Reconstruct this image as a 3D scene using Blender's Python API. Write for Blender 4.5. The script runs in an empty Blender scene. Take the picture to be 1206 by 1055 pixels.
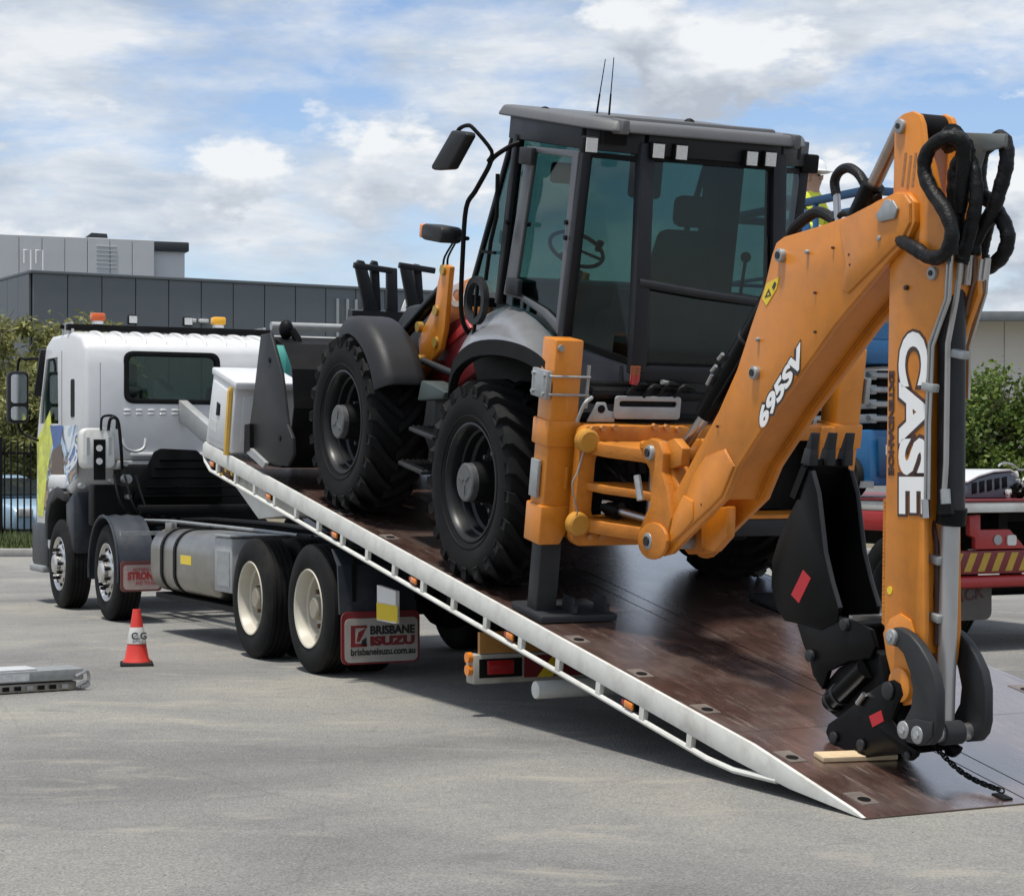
import bpy, bmesh, math, random
from mathutils import Vector, Matrix, noise
random.seed(7)
R = math.radians
scn = bpy.context.scene
col = scn.collection
# ------------------------------------------------------------------ camera, sky, sun, exposure
FPX = 2369.6; HY = 548.6; CAMH = 1.6           # focal length and horizon in photo pixels (1206 wide), eye height in metres
cam = bpy.data.cameras.new('camera'); camo = bpy.data.objects.new('camera', cam); col.objects.link(camo)
cam.sensor_width = 36; cam.lens = FPX / 1206 * 36; cam.shift_y = (HY - 527.5) / 1206
cam.clip_start = .1; cam.clip_end = 5000
camo.location = (0, 0, CAMH); camo.rotation_euler = (R(90), 0, 0); scn.camera = camo
SUN_EL, SUN_AZ = 77, 222                        # azimuth clockwise from +Y (the view direction)
sun = bpy.data.lights.new('sun', 'SUN'); suno = bpy.data.objects.new('sun', sun); col.objects.link(suno)
sun.energy = 3.6; sun.angle = R(6); sun.color = (1, .95, .87)
sd = Vector((math.sin(R(SUN_AZ)) * math.cos(R(SUN_EL)), math.cos(R(SUN_AZ)) * math.cos(R(SUN_EL)), math.sin(R(SUN_EL))))
suno.rotation_euler = sd.to_track_quat('Z', 'Y').to_euler(); suno.location = (0, 0, 40)
vs = scn.view_settings; vs.view_transform = 'Standard'; vs.look = 'None'; vs.exposure = 0.28; vs.gamma = 1; vs.use_curve_mapping = False

def nd(nt, typ, **kw):
    n = nt.nodes.new(typ)
    for k, v in kw.items():
        if k.startswith('i_'): n.inputs[k[2:].replace('_', ' ')].default_value = v
        else: setattr(n, k, v)
    return n
def ramp(nt, stops):
    n = nt.nodes.new('ShaderNodeValToRGB'); e = n.color_ramp.elements
    while len(e) < len(stops): e.new(.5)
    for el, (p, c) in zip(e, stops):
        el.position = p; el.color = (c, c, c, 1) if isinstance(c, (int, float)) else (*c, 1)
    return n
def mth(nt, op, a, b=None, clamp=False):
    n = nt.nodes.new('ShaderNodeMath'); n.operation = op; n.use_clamp = clamp
    for i, v in enumerate((a, b)):
        if v is None: continue
        if isinstance(v, (int, float)): n.inputs[i].default_value = v
        else: nt.links.new(v, n.inputs[i])
    return n.outputs[0]
def mixc(nt, fac, a, b, mode='MIX'):
    n = nt.nodes.new('ShaderNodeMix'); n.data_type = 'RGBA'; n.blend_type = mode
    for i, v in ((0, fac), (6, a), (7, b)):
        if isinstance(v, (int, float)): n.inputs[i].default_value = v if i == 0 else (v, v, v, 1)
        elif isinstance(v, tuple): n.inputs[i].default_value = (*v, 1)
        else: nt.links.new(v, n.inputs[i])
    return n.outputs[2]

def make_world():
    w = bpy.data.worlds.new('World'); scn.world = w; w.use_nodes = True
    nt = w.node_tree; nt.nodes.clear(); L = nt.links.new
    out = nd(nt, 'ShaderNodeOutputWorld'); bg = nd(nt, 'ShaderNodeBackground'); bg.inputs[1].default_value = .105
    L(bg.outputs[0], out.inputs[0])
    sky = nd(nt, 'ShaderNodeTexSky', sky_type='NISHITA', sun_disc=False, sun_elevation=R(SUN_EL), sun_rotation=R(SUN_AZ), altitude=20)
    sky.air_density = 1.0; sky.dust_density = .6; sky.ozone_density = 2.0
    tc = nd(nt, 'ShaderNodeTexCoord')
    def layer(sc, scale, detail, rough, off, dist=0.0):
        mp = nd(nt, 'ShaderNodeMapping'); mp.inputs['Scale'].default_value = sc; mp.inputs['Location'].default_value = off
        L(tc.outputs['Generated'], mp.inputs[0])
        n = nd(nt, 'ShaderNodeTexNoise'); n.inputs['Scale'].default_value = scale; n.inputs['Detail'].default_value = detail
        n.inputs['Roughness'].default_value = rough; n.inputs['Distortion'].default_value = dist
        L(mp.outputs[0], n.inputs['Vector']); return n.outputs['Fac']
    # high thin cloud sheet, stretched along the horizon
    hi = layer((1, 1, 3.0), 7.5, 10, .6, (11.2, .2, 1.3), .12)
    him = ramp(nt, [(.375, 0), (.57, 1)]); L(hi, him.inputs[0])
    hv = layer((1, 1, 3.6), 11.0, 9, .6, (9.2, 4.2, .3), .15)
    hvr = ramp(nt, [(.32, (3.6, 4.25, 5.2)), (.48, (5.0, 5.5, 6.15)), (.66, (6.6, 6.85, 7.15))]); L(hv, hvr.inputs[0])
    # lower cumulus: mask with firmer edge; tops are compared with a sample slightly higher up for light and shade
    cs = (1, 1, 2.1); co = (7.42, 5.3, 2.285)
    cu = layer(cs, 7.5, 9, .56, co)
    cu2 = layer(cs, 7.5, 6, .52, (co[0], co[1], co[2] + .045))
    cm = ramp(nt, [(.525, 0), (.575, 1)]); L(cu, cm.inputs[0])
    dl = mth(nt, 'SUBTRACT', cu, cu2); dl = mth(nt, 'MULTIPLY_ADD', dl, 4.5); nt.nodes[-1].inputs[2].default_value = .5
    cc = ramp(nt, [(.25, (3.7, 4.1, 4.7)), (.55, (5.0, 5.4, 5.95)), (.88, (7.0, 7.2, 7.4))]); L(dl, cc.inputs[0])
    skc = mixc(nt, 1.0, sky.outputs[0], (1.12, 1.12, 1.2), 'MULTIPLY')
    a = mixc(nt, him.outputs[0], skc, hvr.outputs[0])
    b = mixc(nt, cm.outputs[0], a, cc.outputs[0])
    L(b, bg.inputs[0])
make_world()

# ------------------------------------------------------------------ frames measured from the photograph
TH = .4594; S_, C_ = math.sin(TH), math.cos(TH)           # truck heading, left of the view direction
OX, OY = 1.5975, 9.0938                                   # tail corner of the tilt tray on the ground
Z0, SL = .0612, .1798; AL = math.atan(SL)                 # tray rail top: z = Z0 + SL * s
U = Vector((-S_, C_, 0)); LEFT = Vector((-C_, -S_, 0))
def q(px, py, t):                                         # pixel + lateral plane -> s, z (truck frame)
    r = (px - 603) / FPX
    s = (OX + C_ * t - r * (OY + S_ * t)) / (S_ + r * C_)
    return s, CAMH - (py - HY) * (OY + C_ * s + S_ * t) / FPX
def qs(px, py, s):                                        # pixel + cross plane -> t, z (truck frame)
    r = (px - 603) / FPX
    t = (r * (OY + C_ * s) - OX + S_ * s) / (C_ - r * S_)
    return t, CAMH - (py - HY) * (OY + C_ * s + S_ * t) / FPX
def A(px, py, t):                                         # pixel + lateral plane -> a, n (tray frame)
    s, z = q(px, py, t); ca, sa = math.cos(AL), math.sin(AL)
    return s * ca + (z - Z0) * sa, -s * sa + (z - Z0) * ca
def AT(px, py, a):                                        # pixel + plane across the tray -> t, n
    lo, hi = -4.0, 9.0
    for _ in range(50):
        m = (lo + hi) / 2
        if A(px, py, m)[0] < a: lo = m
        else: hi = m
    return m, A(px, py, m)[1]
def at(px, py, Y):                                        # pixel at a known depth
    return Vector(((px - 603) / FPX * Y, Y, CAMH - (py - HY) * Y / FPX))
def gnd(px, py): 
    Y = FPX * CAMH / (py - HY); return Vector(((px - 603) / FPX * Y, Y, 0))

# ------------------------------------------------------------------ materials
MATS = {}
def mat(name, c, rough=.5, metal=0, var=.12, vscale=6, bump=0, bscale=60, coat=0, dirt=0, dcol=(.12, .10, .08), emit=None, spec=.5):
    if name in MATS: return MATS[name]
    m = bpy.data.materials.new(name); m.use_nodes = True; nt = m.node_tree; b = nt.nodes['Principled BSDF']; L = nt.links.new
    b.inputs['Metallic'].default_value = metal; b.inputs['Specular IOR Level'].default_value = spec
    b.inputs['Coat Weight'].default_value = coat; b.inputs['Coat Roughness'].default_value = .08
    tc = nd(nt, 'ShaderNodeTexCoord'); n = nd(nt, 'ShaderNodeTexNoise'); n.inputs['Scale'].default_value = vscale; n.inputs['Detail'].default_value = 6
    n.inputs['Roughness'].default_value = .65
    L(tc.outputs['Object'], n.inputs['Vector'])
    lo = tuple(x * (1 - var) for x in c); hi = tuple(min(1, x * (1 + var)) for x in c)
    rp = ramp(nt, [(.3, lo), (.7, hi)]); L(n.outputs['Fac'], rp.inputs[0]); cs = rp.outputs[0]
    if dirt:
        n2 = nd(nt, 'ShaderNodeTexNoise'); n2.inputs['Scale'].default_value = vscale * .6; n2.inputs['Detail'].default_value = 9; n2.inputs['Roughness'].default_value = .72
        L(tc.outputs['Object'], n2.inputs['Vector']); r2 = ramp(nt, [(.48, 0), (.75, dirt)]); L(n2.outputs['Fac'], r2.inputs[0])
        cs = mixc(nt, r2.outputs[0], cs, dcol)
    L(cs, b.inputs['Base Color'])
    rr = nd(nt, 'ShaderNodeMapRange'); rr.inputs[3].default_value = max(.02, rough - .1); rr.inputs[4].default_value = min(1, rough + .12); L(n.outputs['Fac'], rr.inputs[0]); L(rr.outputs[0], b.inputs['Roughness'])
    if bump:
        n3 = nd(nt, 'ShaderNodeTexNoise'); n3.inputs['Scale'].default_value = bscale; n3.inputs['Detail'].default_value = 5; L(tc.outputs['Object'], n3.inputs['Vector'])
        bp = nd(nt, 'ShaderNodeBump'); bp.inputs['Strength'].default_value = bump; bp.inputs['Distance'].default_value = .01; L(n3.outputs['Fac'], bp.inputs['Height']); L(bp.outputs[0], b.inputs['Normal'])
    if emit: b.inputs['Emission Color'].default_value = (*emit[0], 1); b.inputs['Emission Strength'].default_value = emit[1]
    MATS[name] = m; return m
def glass(name, tint, gl=.9):
    if name in MATS: return MATS[name]
    m = bpy.data.materials.new(name); m.use_nodes = True; nt = m.node_tree; nt.nodes.clear(); L = nt.links.new
    o = nd(nt, 'ShaderNodeOutputMaterial'); mx = nd(nt, 'ShaderNodeMixShader'); tr = nd(nt, 'ShaderNodeBsdfTransparent'); g = nd(nt, 'ShaderNodeBsdfGlossy'); f = nd(nt, 'ShaderNodeLayerWeight')
    tr.inputs[0].default_value = (*tint, 1); g.inputs[0].default_value = (gl, gl, gl, 1); g.inputs['Roughness'].default_value = .03; f.inputs[0].default_value = .5
    fp = mth(nt, 'POWER', f.outputs['Facing'], 4.0); fq = mth(nt, 'MULTIPLY_ADD', fp, .42); nt.nodes[-1].inputs[2].default_value = .03
    L(fq, mx.inputs[0]); L(tr.outputs[0], mx.inputs[1]); L(g.outputs[0], mx.inputs[2]); L(mx.outputs[0], o.inputs[0])
    MATS[name] = m; return m
M = dict(
 orange=mat('orange_paint', (.60, .205, .016), .36, coat=.12, var=.10, dirt=.38, dcol=(.27, .095, .02)),
 orange_dull=mat('orange_cast', (.50, .172, .014), .48, var=.18, dirt=.55, dcol=(.2, .075, .015), bump=.2),
 black=mat('black_gloss_paint', (.0035, .0036, .0038), .3, var=.2, dirt=.1, dcol=(.02, .018, .016), spec=.10),
 blackmatt=mat('black_matt', (.006, .006, .0065), .55, var=.2, dirt=.25, dcol=(.03, .027, .024), spec=.12),
 charcoal=mat('charcoal_paint', (.026, .028, .031), .45, var=.12, dirt=.25, dcol=(.07, .063, .057), spec=.2),
 cabgrey=mat('cab_frame_grey', (.013, .014, .017), .42, var=.1, spec=.28),
 roofgrey=mat('roof_grey', (.10, .102, .106), .5, var=.08, dirt=.15, dcol=(.2, .19, .17)),
 silver=mat('silver_grey_panel', (.27, .275, .285), .32, var=.06, coat=.2, metal=.5, dirt=.15, dcol=(.25, .24, .22)),
 plastic=mat('black_plastic', (.018, .0185, .020), .48, var=.1, bump=.1, bscale=200, spec=.25),
 rubber=mat('rubber', (.0075, .0075, .008), .68, var=.2, dirt=.3, dcol=(.034, .031, .027), bump=.15, bscale=90, spec=.14),
 rubber2=mat('dusty_rubber', (.011, .011, .011), .72, var=.2, dirt=.4, dcol=(.05, .046, .04), bump=.15, bscale=90, spec=.14),
 hose=mat('hose_rubber', (.007, .007, .0075), .45, var=.2, bump=.5, bscale=70, spec=.2),
 rim=mat('dark_rim', (.010, .0115, .013), .36, var=.1, spec=.3),
 white=mat('white_paint', (.62, .625, .63), .38, var=.03, coat=.25, dirt=.1, dcol=(.45, .43, .4)),
 cream=mat('cream_paint', (.64, .64, .60), .45, var=.06, dirt=.62, dcol=(.33, .30, .25)),
 creamrim=mat('cream_rim', (.5, .47, .39), .45, var=.05, dirt=.4, dcol=(.3, .26, .2)),
 steel=mat('bright_steel', (.42, .42, .42), .3, metal=.9, var=.1),
 chrome=mat('polished_rim', (.62, .61, .59), .26, metal=.85, var=.15, dirt=.3, dcol=(.2, .17, .14)),
 alu=mat('brushed_aluminium', (.33, .315, .29), .34, metal=.95, var=.12, dirt=.25, dcol=(.2, .19, .17)),
 galv=mat('galvanised_steel', (.33, .345, .345), .45, metal=.5, var=.15, vscale=20),
 greyplate=mat('grey_steel_plate', (.36, .37, .37), .5, metal=.3, var=.1, dirt=.3, dcol=(.18, .17, .16)),
 navy=mat('navy_chassis', (.010, .013, .020), .45, var=.2, dirt=.25, dcol=(.04, .036, .032), spec=.15),
 guard=mat('mudguard_plastic', (.019, .024, .033), .42, var=.12, dirt=.3, dcol=(.12, .11, .1)),
 red=mat('red_paint', (.38, .022, .022), .4, var=.12, coat=.2, dirt=.15, dcol=(.12, .03, .02)),
 darkred=mat('maroon_paint', (.17, .014, .018), .42, var=.15, dirt=.2),
 decalred=mat('red_sticker', (.42, .012, .02), .45, var=.05),
 yellow=mat('yellow_sticker', (.75, .55, .03), .45, var=.05),
 hivis=mat('hivis_yellow_cloth', (.68, .72, .06), .8, var=.12, bump=.3, bscale=25),
 amber=mat('amber_lens', (.75, .22, .02), .2, var=.05, coat=.5),
 lensred=mat('red_lens', (.3, .015, .015), .2, var=.05, coat=.5),
 lampwhite=mat('lamp_lens', (.62, .62, .6), .18, var=.25, vscale=90, coat=.6),
 decalwhite=mat('white_sticker', (.8, .8, .79), .4, var=.02),
 decalblack=mat('black_sticker', (.02, .02, .022), .4, var=.02),
 decalbrown=mat('dark_brown_sticker', (.05, .02, .014), .4, var=.02),
 blue=mat('blue_paint', (.008, .10, .25), .4, var=.1, coat=.2, dirt=.12),
 blue2=mat('dark_blue_paint', (.012, .06, .14), .45, var=.1),
 timber=mat('pine_timber', (.55, .42, .26), .7, var=.15, vscale=14),
 skin=mat('skin', (.45, .27, .19), .6),
 cone=mat('orange_red_plastic', (.62, .04, .028), .5, var=.08, dirt=.2, dcol=(.3, .06, .04)),
 brasspl=mat('brassy_primer', (.42, .26, .05), .45, metal=.3, var=.1),
 seat=mat('seat_fabric', (.035, .035, .036), .8, var=.1),
 green=mat('green_rag', (.03, .22, .19), .7, var=.2),
 tint=glass('cab_glass', (.42, .555, .545)),
 tintd=glass('dark_glass', (.5, .6, .58), .8),
)
M['mirror'] = mat('mirror_glass', (.6, .63, .66), .04, metal=1, var=.02)

# ------------------------------------------------------------------ mesh helpers
class MB:
    """collects shapes given in (a, t, n): forward, to the right, up"""
    def __init__(s, o=(0, 0, 0)): s.bm = bmesh.new(); s.o = o
    def c(s, p): return Vector((p[0] - s.o[0], s.o[1] - p[1], p[2] - s.o[2]))
    def face(s, vs):
        try: return s.bm.faces.new(vs)
        except ValueError: return None
    def verts(s, pts): return [s.bm.verts.new(s.c(p)) for p in pts]
    def hull(s, lo, hi):                                   # two rings of points -> closed prism
        a, b = s.verts(lo), s.verts(hi); n = len(a)
        s.face(a[::-1]); s.face(b)
        for i in range(n): s.face((a[i], a[(i + 1) % n], b[(i + 1) % n], b[i]))
        return s
    def box(s, a0, a1, t0, t1, n0, n1):
        return s.hull([(a0, t0, n0), (a1, t0, n0), (a1, t1, n0), (a0, t1, n0)], [(a0, t0, n1), (a1, t0, n1), (a1, t1, n1), (a0, t1, n1)])
    def side(s, pts, t0, t1): return s.hull([(a, t0, n) for a, n in pts], [(a, t1, n) for a, n in pts])      # outline in (a, n)
    def cross(s, pts, a0, a1): return s.hull([(a0, t, n) for t, n in pts], [(a1, t, n) for t, n in pts])     # outline in (t, n)
    def plan(s, pts, n0, n1): return s.hull([(a, t, n0) for a, t in pts], [(a, t, n1) for a, t in pts])      # outline in (a, t)
    def bar(s, p, q2, w, h, up=(0, 0, 1)):                 # square bar
        p, q2 = Vector(p), Vector(q2); d = (q2 - p).normalized(); x = d.cross(Vector(up))
        if x.length < 1e-4: x = d.cross(Vector((1, 0, 0)))
        x.normalize(); y = x.cross(d)
        k = [(-1, -1), (1, -1), (1, 1), (-1, 1)]
        return s.hull([p + x * i * w / 2 + y * j * h / 2 for i, j in k], [q2 + x * i * w / 2 + y * j * h / 2 for i, j in k])
    def cyl(s, p, q2, r, r2=None, seg=16):
        p, q2 = Vector(p), Vector(q2); r2 = r if r2 is None else r2
        d = (q2 - p).normalized(); x = d.orthogonal().normalized(); y = d.cross(x)
        f = lambda c0, rr: [c0 + (x * math.cos(2 * math.pi * i / seg) + y * math.sin(2 * math.pi * i / seg)) * rr for i in range(seg)]
        return s.hull(f(p, r), f(q2, r2))
    def tube(s, pts, r, seg=8, sm=0):
        P = [Vector(p) for p in pts]
        if sm:
            o = []
            for i in range(len(P) - 1):
                p0, p1, p2, p3 = P[max(0, i - 1)], P[i], P[i + 1], P[min(len(P) - 1, i + 2)]
                for k in range(sm):
                    u = k / sm
                    o.append(.5 * ((2 * p1) + (p2 - p0) * u + (2 * p0 - 5 * p1 + 4 * p2 - p3) * u * u + (3 * p1 - p0 - 3 * p2 + p3) * u ** 3))
            P = o + [P[-1]]
        rings = []; x = None
        for i, p in enumerate(P):
            d = (P[min(i + 1, len(P) - 1)] - P[max(i - 1, 0)]).normalized()
            x = d.orthogonal().normalized() if x is None else (x - d * x.dot(d)).normalized()
            y = d.cross(x); rr = r(i / (len(P) - 1)) if callable(r) else r
            rings.append(s.verts([p + (x * math.cos(2 * math.pi * k / seg) + y * math.sin(2 * math.pi * k / seg)) * rr for k in range(seg)]))
        for a, b in zip(rings, rings[1:]):
            for k in range(seg): s.face((a[k], a[(k + 1) % seg], b[(k + 1) % seg], b[k]))
        s.face(rings[0][::-1]); s.face(rings[-1]); return s
    def lathe(s, c0, axis, prof, seg=32, closed=False):    # prof: (radius, height along axis)
        c0, d = Vector(c0), Vector(axis).normalized(); x = d.orthogonal().normalized(); y = d.cross(x); rings = []
        for r, h in prof:
            rings.append(s.verts([c0 + d * h + (x * math.cos(2 * math.pi * k / seg) + y * math.sin(2 * math.pi * k / seg)) * max(r, 1e-4) for k in range(seg)]))
        prs = list(zip(rings, rings[1:])) + ([(rings[-1], rings[0])] if closed else [])
        for a, b in prs:
            for k in range(seg): s.face((a[k], a[(k + 1) % seg], b[(k + 1) % seg], b[k]))
        if not closed: s.face(rings[0][::-1]); s.face(rings[-1])
        return s
    def loft(s, rows, thick=None):                         # grid of points; thick = offset vector for a closed sheet
        g = [s.verts(r) for r in rows]
        def fill(g):
            for r0, r1 in zip(g, g[1:]):
                for k in range(len(r0) - 1): s.face((r0[k], r0[k + 1], r1[k + 1], r1[k]))
        fill(g)
        if thick is not None:
            h = [s.verts([Vector(p) + Vector(thick) for p in r]) for r in rows]; fill(h)
            def rim(a, b):
                for k in range(len(a) - 1): s.face((a[k], a[k + 1], b[k + 1], b[k]))
            rim(g[0], h[0]); rim(g[-1], h[-1]); rim([r[0] for r in g], [r[0] for r in h]); rim([r[-1] for r in g], [r[-1] for r in h])
        return s
    def ball(s, c0, r, seg=12, ring=8):
        c0 = Vector(c0); r = Vector((r, r, r)) if isinstance(r, (int, float)) else Vector(r)
        rows = []
        for i in range(ring + 1):
            th = math.pi * i / ring
            rows.append(s.verts([c0 + Vector((r.x * math.sin(th) * math.cos(2 * math.pi * k / seg), r.y * math.sin(th) * math.sin(2 * math.pi * k / seg), r.z * math.cos(th))) for k in range(seg)]))
        for a, b in zip(rows, rows[1:]):
            for k in range(seg): s.face((a[k], a[(k + 1) % seg], b[(k + 1) % seg], b[k]))
        return s
    def mesh(s, name, m, bevel=0, seg=2, sharp=35, dd=True):
        bm = s.bm
        if dd: bmesh.ops.remove_doubles(bm, verts=bm.verts, dist=1e-5)
        bmesh.ops.recalc_face_normals(bm, faces=bm.faces)
        if bevel:
            fl = bm.faces.layers.int.new('fl')
            for f in bm.faces: f[fl] = 1 if all(len(e.link_faces) == 2 and e.calc_face_angle(0) > R(28) for e in f.edges) else 0
            ed = [e for e in bm.edges if len(e.link_faces) == 2 and e.calc_face_angle(0) > R(28)]
            rt = bmesh.ops.bevel(bm, geom=ed, offset=bevel, segments=seg, affect='EDGES', profile=.5, clamp_overlap=True)
            for f in rt['faces']: f[fl] = 0
            flat = [not f[fl] for f in bm.faces]; bm.faces.layers.int.remove(fl)
        me = bpy.data.meshes.new(name); bm.to_mesh(me); bm.free()
        me.polygons.foreach_set('use_smooth', flat if bevel else [True] * len(me.polygons))
        me.set_sharp_from_angle(angle=R(sharp)); me.materials.append(m); return me
    def build(s, name, m, parent=None, bevel=0, seg=2, sharp=35, loc=None, dd=True):
        return link(name, s.mesh(name, m, bevel, seg, sharp, dd), parent, loc)
def link(name, me, parent=None, loc=None, rot=None, scale=None):
    o = bpy.data.objects.new(name, me); col.objects.link(o)
    if parent: o.parent = parent
    if loc is not None: o.location = loc
    if rot is not None: o.rotation_euler = rot
    if scale is not None: o.scale = scale
    return o
def tag(o, label=None, cat=None, group=None, kind=None):
    if label: o['label'] = label
    if cat: o['category'] = cat
    if group: o['group'] = group
    if kind: o['kind'] = kind
    return o
def thing(name, label, cat, mtx, group=None):
    o = bpy.data.objects.new(name, None); col.objects.link(o); o.empty_display_size = .3; o.matrix_world = mtx
    return tag(o, label, cat, group)
def frame(s, t, z, pitch=0.0, yaw=0.0):                    # matrix with x forward, y left, z up standing at truck coords
    p = Vector((OX, OY, 0)) + U * s - LEFT * t + Vector((0, 0, z))
    return Matrix.Translation(p) @ Matrix.Rotation(math.atan2(C_, -S_) + yaw, 4, 'Z') @ Matrix.Rotation(-pitch, 4, 'Y')
def wframe(x, y, z, yaw=0.0): return Matrix.Translation((x, y, z)) @ Matrix.Rotation(yaw, 4, 'Z')
def copy_tree(o, parent=None, loc=None, rot=None):
    c = o.copy(); col.objects.link(c)
    if parent is not None: c.parent = parent
    if loc is not None: c.location = loc
    if rot is not None: c.rotation_euler = rot
    for ch in list(o.children): copy_tree(ch, c)
    return c
def decal(name, body, m, parent, mb, org, xd, yd, size, bold=0.0, shear=0.0, depth=.0012, width=None, align='LEFT'):
    """flat lettering: org, xd, yd in (a, t, n); text runs along xd with its top towards yd"""
    cu = bpy.data.curves.new(name, 'FONT'); cu.body = body; cu.size = size; cu.offset = bold; cu.shear = shear; cu.extrude = depth; cu.align_x = align; cu.resolution_u = 4
    ob = bpy.data.objects.new(name, cu); col.objects.link(ob); bpy.context.view_layer.update()
    dg = bpy.context.evaluated_depsgraph_get(); me = bpy.data.meshes.new_from_object(ob.evaluated_get(dg))
    bpy.data.objects.remove(ob); me.name = name
    x0_ = min(v.co.x for v in me.vertices)
    for v in me.vertices: v.co.x -= x0_ if width else 0
    x = Vector(xd).normalized(); y = Vector(yd); y = (y - x * y.dot(x)).normalized()
    sx = 1.0
    if width and len(me.vertices):
        xs = [v.co.x for v in me.vertices]; sx = width / (max(xs) - min(xs))
    fl = lambda v: Vector((v[0], -v[1], v[2]))
    X, Y = fl(x), fl(y); Z = X.cross(Y); o0 = mb(org)
    for v in me.vertices: co = v.co.copy(); v.co = o0 + X * co.x * sx + Y * co.y + Z * co.z
    me.materials.clear(); me.materials.append(m)
    return link(name, me, parent)
# ================================================================== SETTING
def ground_mat():
    m = bpy.data.materials.new('worn_asphalt'); m.use_nodes = True; nt = m.node_tree; b = nt.nodes['Principled BSDF']; L = nt.links.new
    tc = nd(nt, 'ShaderNodeTexCoord')
    def nz(scale, det=8, ro=.6, sc=(1, 1, 1), dist=0):
        mp = nd(nt, 'ShaderNodeMapping'); mp.inputs['Scale'].default_value = sc; L(tc.outputs['Object'], mp.inputs[0])
        n = nd(nt, 'ShaderNodeTexNoise'); n.inputs['Scale'].default_value = scale; n.inputs['Detail'].default_value = det; n.inputs['Roughness'].default_value = ro; n.inputs['Distortion'].default_value = dist
        L(mp.outputs[0], n.inputs[0]); return n.outputs['Fac']
    fine = nz(85, 6, .75); agg = nd(nt, 'ShaderNodeTexVoronoi'); agg.inputs['Scale'].default_value = 75; L(tc.outputs['Object'], agg.inputs['Vector'])
    r1 = ramp(nt, [(.32, (.125, .123, .117)), (.5, (.24, .237, .226)), (.68, (.37, .366, .35))]); L(fine, r1.inputs[0])
    bw = nd(nt, 'ShaderNodeRGBToBW'); L(agg.outputs['Color'], bw.inputs[0]); c = mixc(nt, .3, r1.outputs[0], bw.outputs[0], 'SOFT_LIGHT')
    big = nz(.35, 7, .62, (1, 1, 1), .6); r2 = ramp(nt, [(.34, (.58, .58, .585)), (.5, (.82, .82, .815)), (.66, (1.05, 1.03, .95))]); L(big, r2.inputs[0])
    c = mixc(nt, 1, c, r2.outputs[0], 'MULTIPLY')
    st = nz(1.4, 9, .7, (.7, 1.5, 1), .5); r3 = ramp(nt, [(.54, 0), (.70, .6)]); L(st, r3.inputs[0]); c = mixc(nt, r3.outputs[0], c, (.36, .33, .27))
    st2 = nz(2.3, 8, .66, (.8, 1.3, 1), .9); r4 = ramp(nt, [(.58, 0), (.70, .6)]); L(st2, r4.inputs[0]); c = mixc(nt, r4.outputs[0], c, (.13, .128, .122))
    mg = nd(nt, 'ShaderNodeTexVoronoi', feature='DISTANCE_TO_EDGE'); mg.inputs['Scale'].default_value = .33
    wn = nd(nt, 'ShaderNodeTexNoise'); wn.inputs['Scale'].default_value = 1.3; wn.inputs['Detail'].default_value = 6
    L(tc.outputs['Object'], wn.inputs[0]); wv = mixc(nt, .12, tc.outputs['Object'], wn.outputs['Color'], 'ADD'); L(wv, mg.inputs['Vector'])
    r5 = ramp(nt, [(.0, .22), (.004, 0)]); L(mg.outputs['Distance'], r5.inputs[0]); c = mixc(nt, r5.outputs[0], c, (.07, .068, .064))
    # older, paler surface further back in the yard
    sx = nd(nt, 'ShaderNodeSeparateXYZ'); L(tc.outputs['Object'], sx.inputs[0]); wob = nz(.5, 4)
    far = mth(nt, 'MULTIPLY_ADD', wob, 6.0); L(sx.outputs[1], nt.nodes[-1].inputs[2])
    mr = nd(nt, 'ShaderNodeMapRange'); mr.inputs[1].default_value = 15.5; mr.inputs[2].default_value = 20; L(far, mr.inputs[0])
    c = mixc(nt, mr.outputs[0], c, mixc(nt, 1, c, (1.18, 1.12, .99), 'MULTIPLY'))
    L(c, b.inputs['Base Color']); b.inputs['Roughness'].default_value = .88
    bp = nd(nt, 'ShaderNodeBump'); bp.inputs['Strength'].default_value = .7; bp.inputs['Distance'].default_value = .008
    hh = mth(nt, 'ADD', fine, agg.outputs['Distance']); L(hh, bp.inputs['Height']); L(bp.outputs[0], b.inputs['Normal'])
    return m
bm_ = bmesh.new(); bmesh.ops.create_grid(bm_, x_segments=8, y_segments=8, size=1500)
me_ = bpy.data.meshes.new('yard_ground'); bm_.to_mesh(me_); bm_.free(); me_.materials.append(ground_mat())
tag(link('yard_ground', me_, loc=(0, 400, 0)), kind='structure')
M['kerb'] = mat('kerb_concrete', (.33, .32, .3), .85, var=.15, bump=.3)
M['soil'] = mat('verge_soil', (.16, .14, .09), .95, var=.3, vscale=4, bump=.5)
def W(name, pts_lo, pts_hi, m, parent=None, bevel=0):      # prism in plain world axes
    b = MB(); b.hull([(p[0], -p[1], p[2]) for p in pts_lo], [(p[0], -p[1], p[2]) for p in pts_hi]); return b.build(name, m, parent, bevel)
def WB(name, x0, x1, y0, y1, z0, z1, m, parent=None, bevel=0):
    k = [(x0, y0), (x1, y0), (x1, y1), (x0, y1)]
    return W(name, [(x, y, z0) for x, y in k], [(x, y, z1) for x, y in k], m, parent, bevel)
KY = 35.5                                                   # kerb line behind the truck
tag(WB('kerb', -60, 60, KY, KY + .16, 0, .14, M['kerb'], bevel=.02), kind='structure')
tag(WB('verge', -60, 60, KY + .16, KY + 22, 0, .12, M['soil']), kind='structure')
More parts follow.
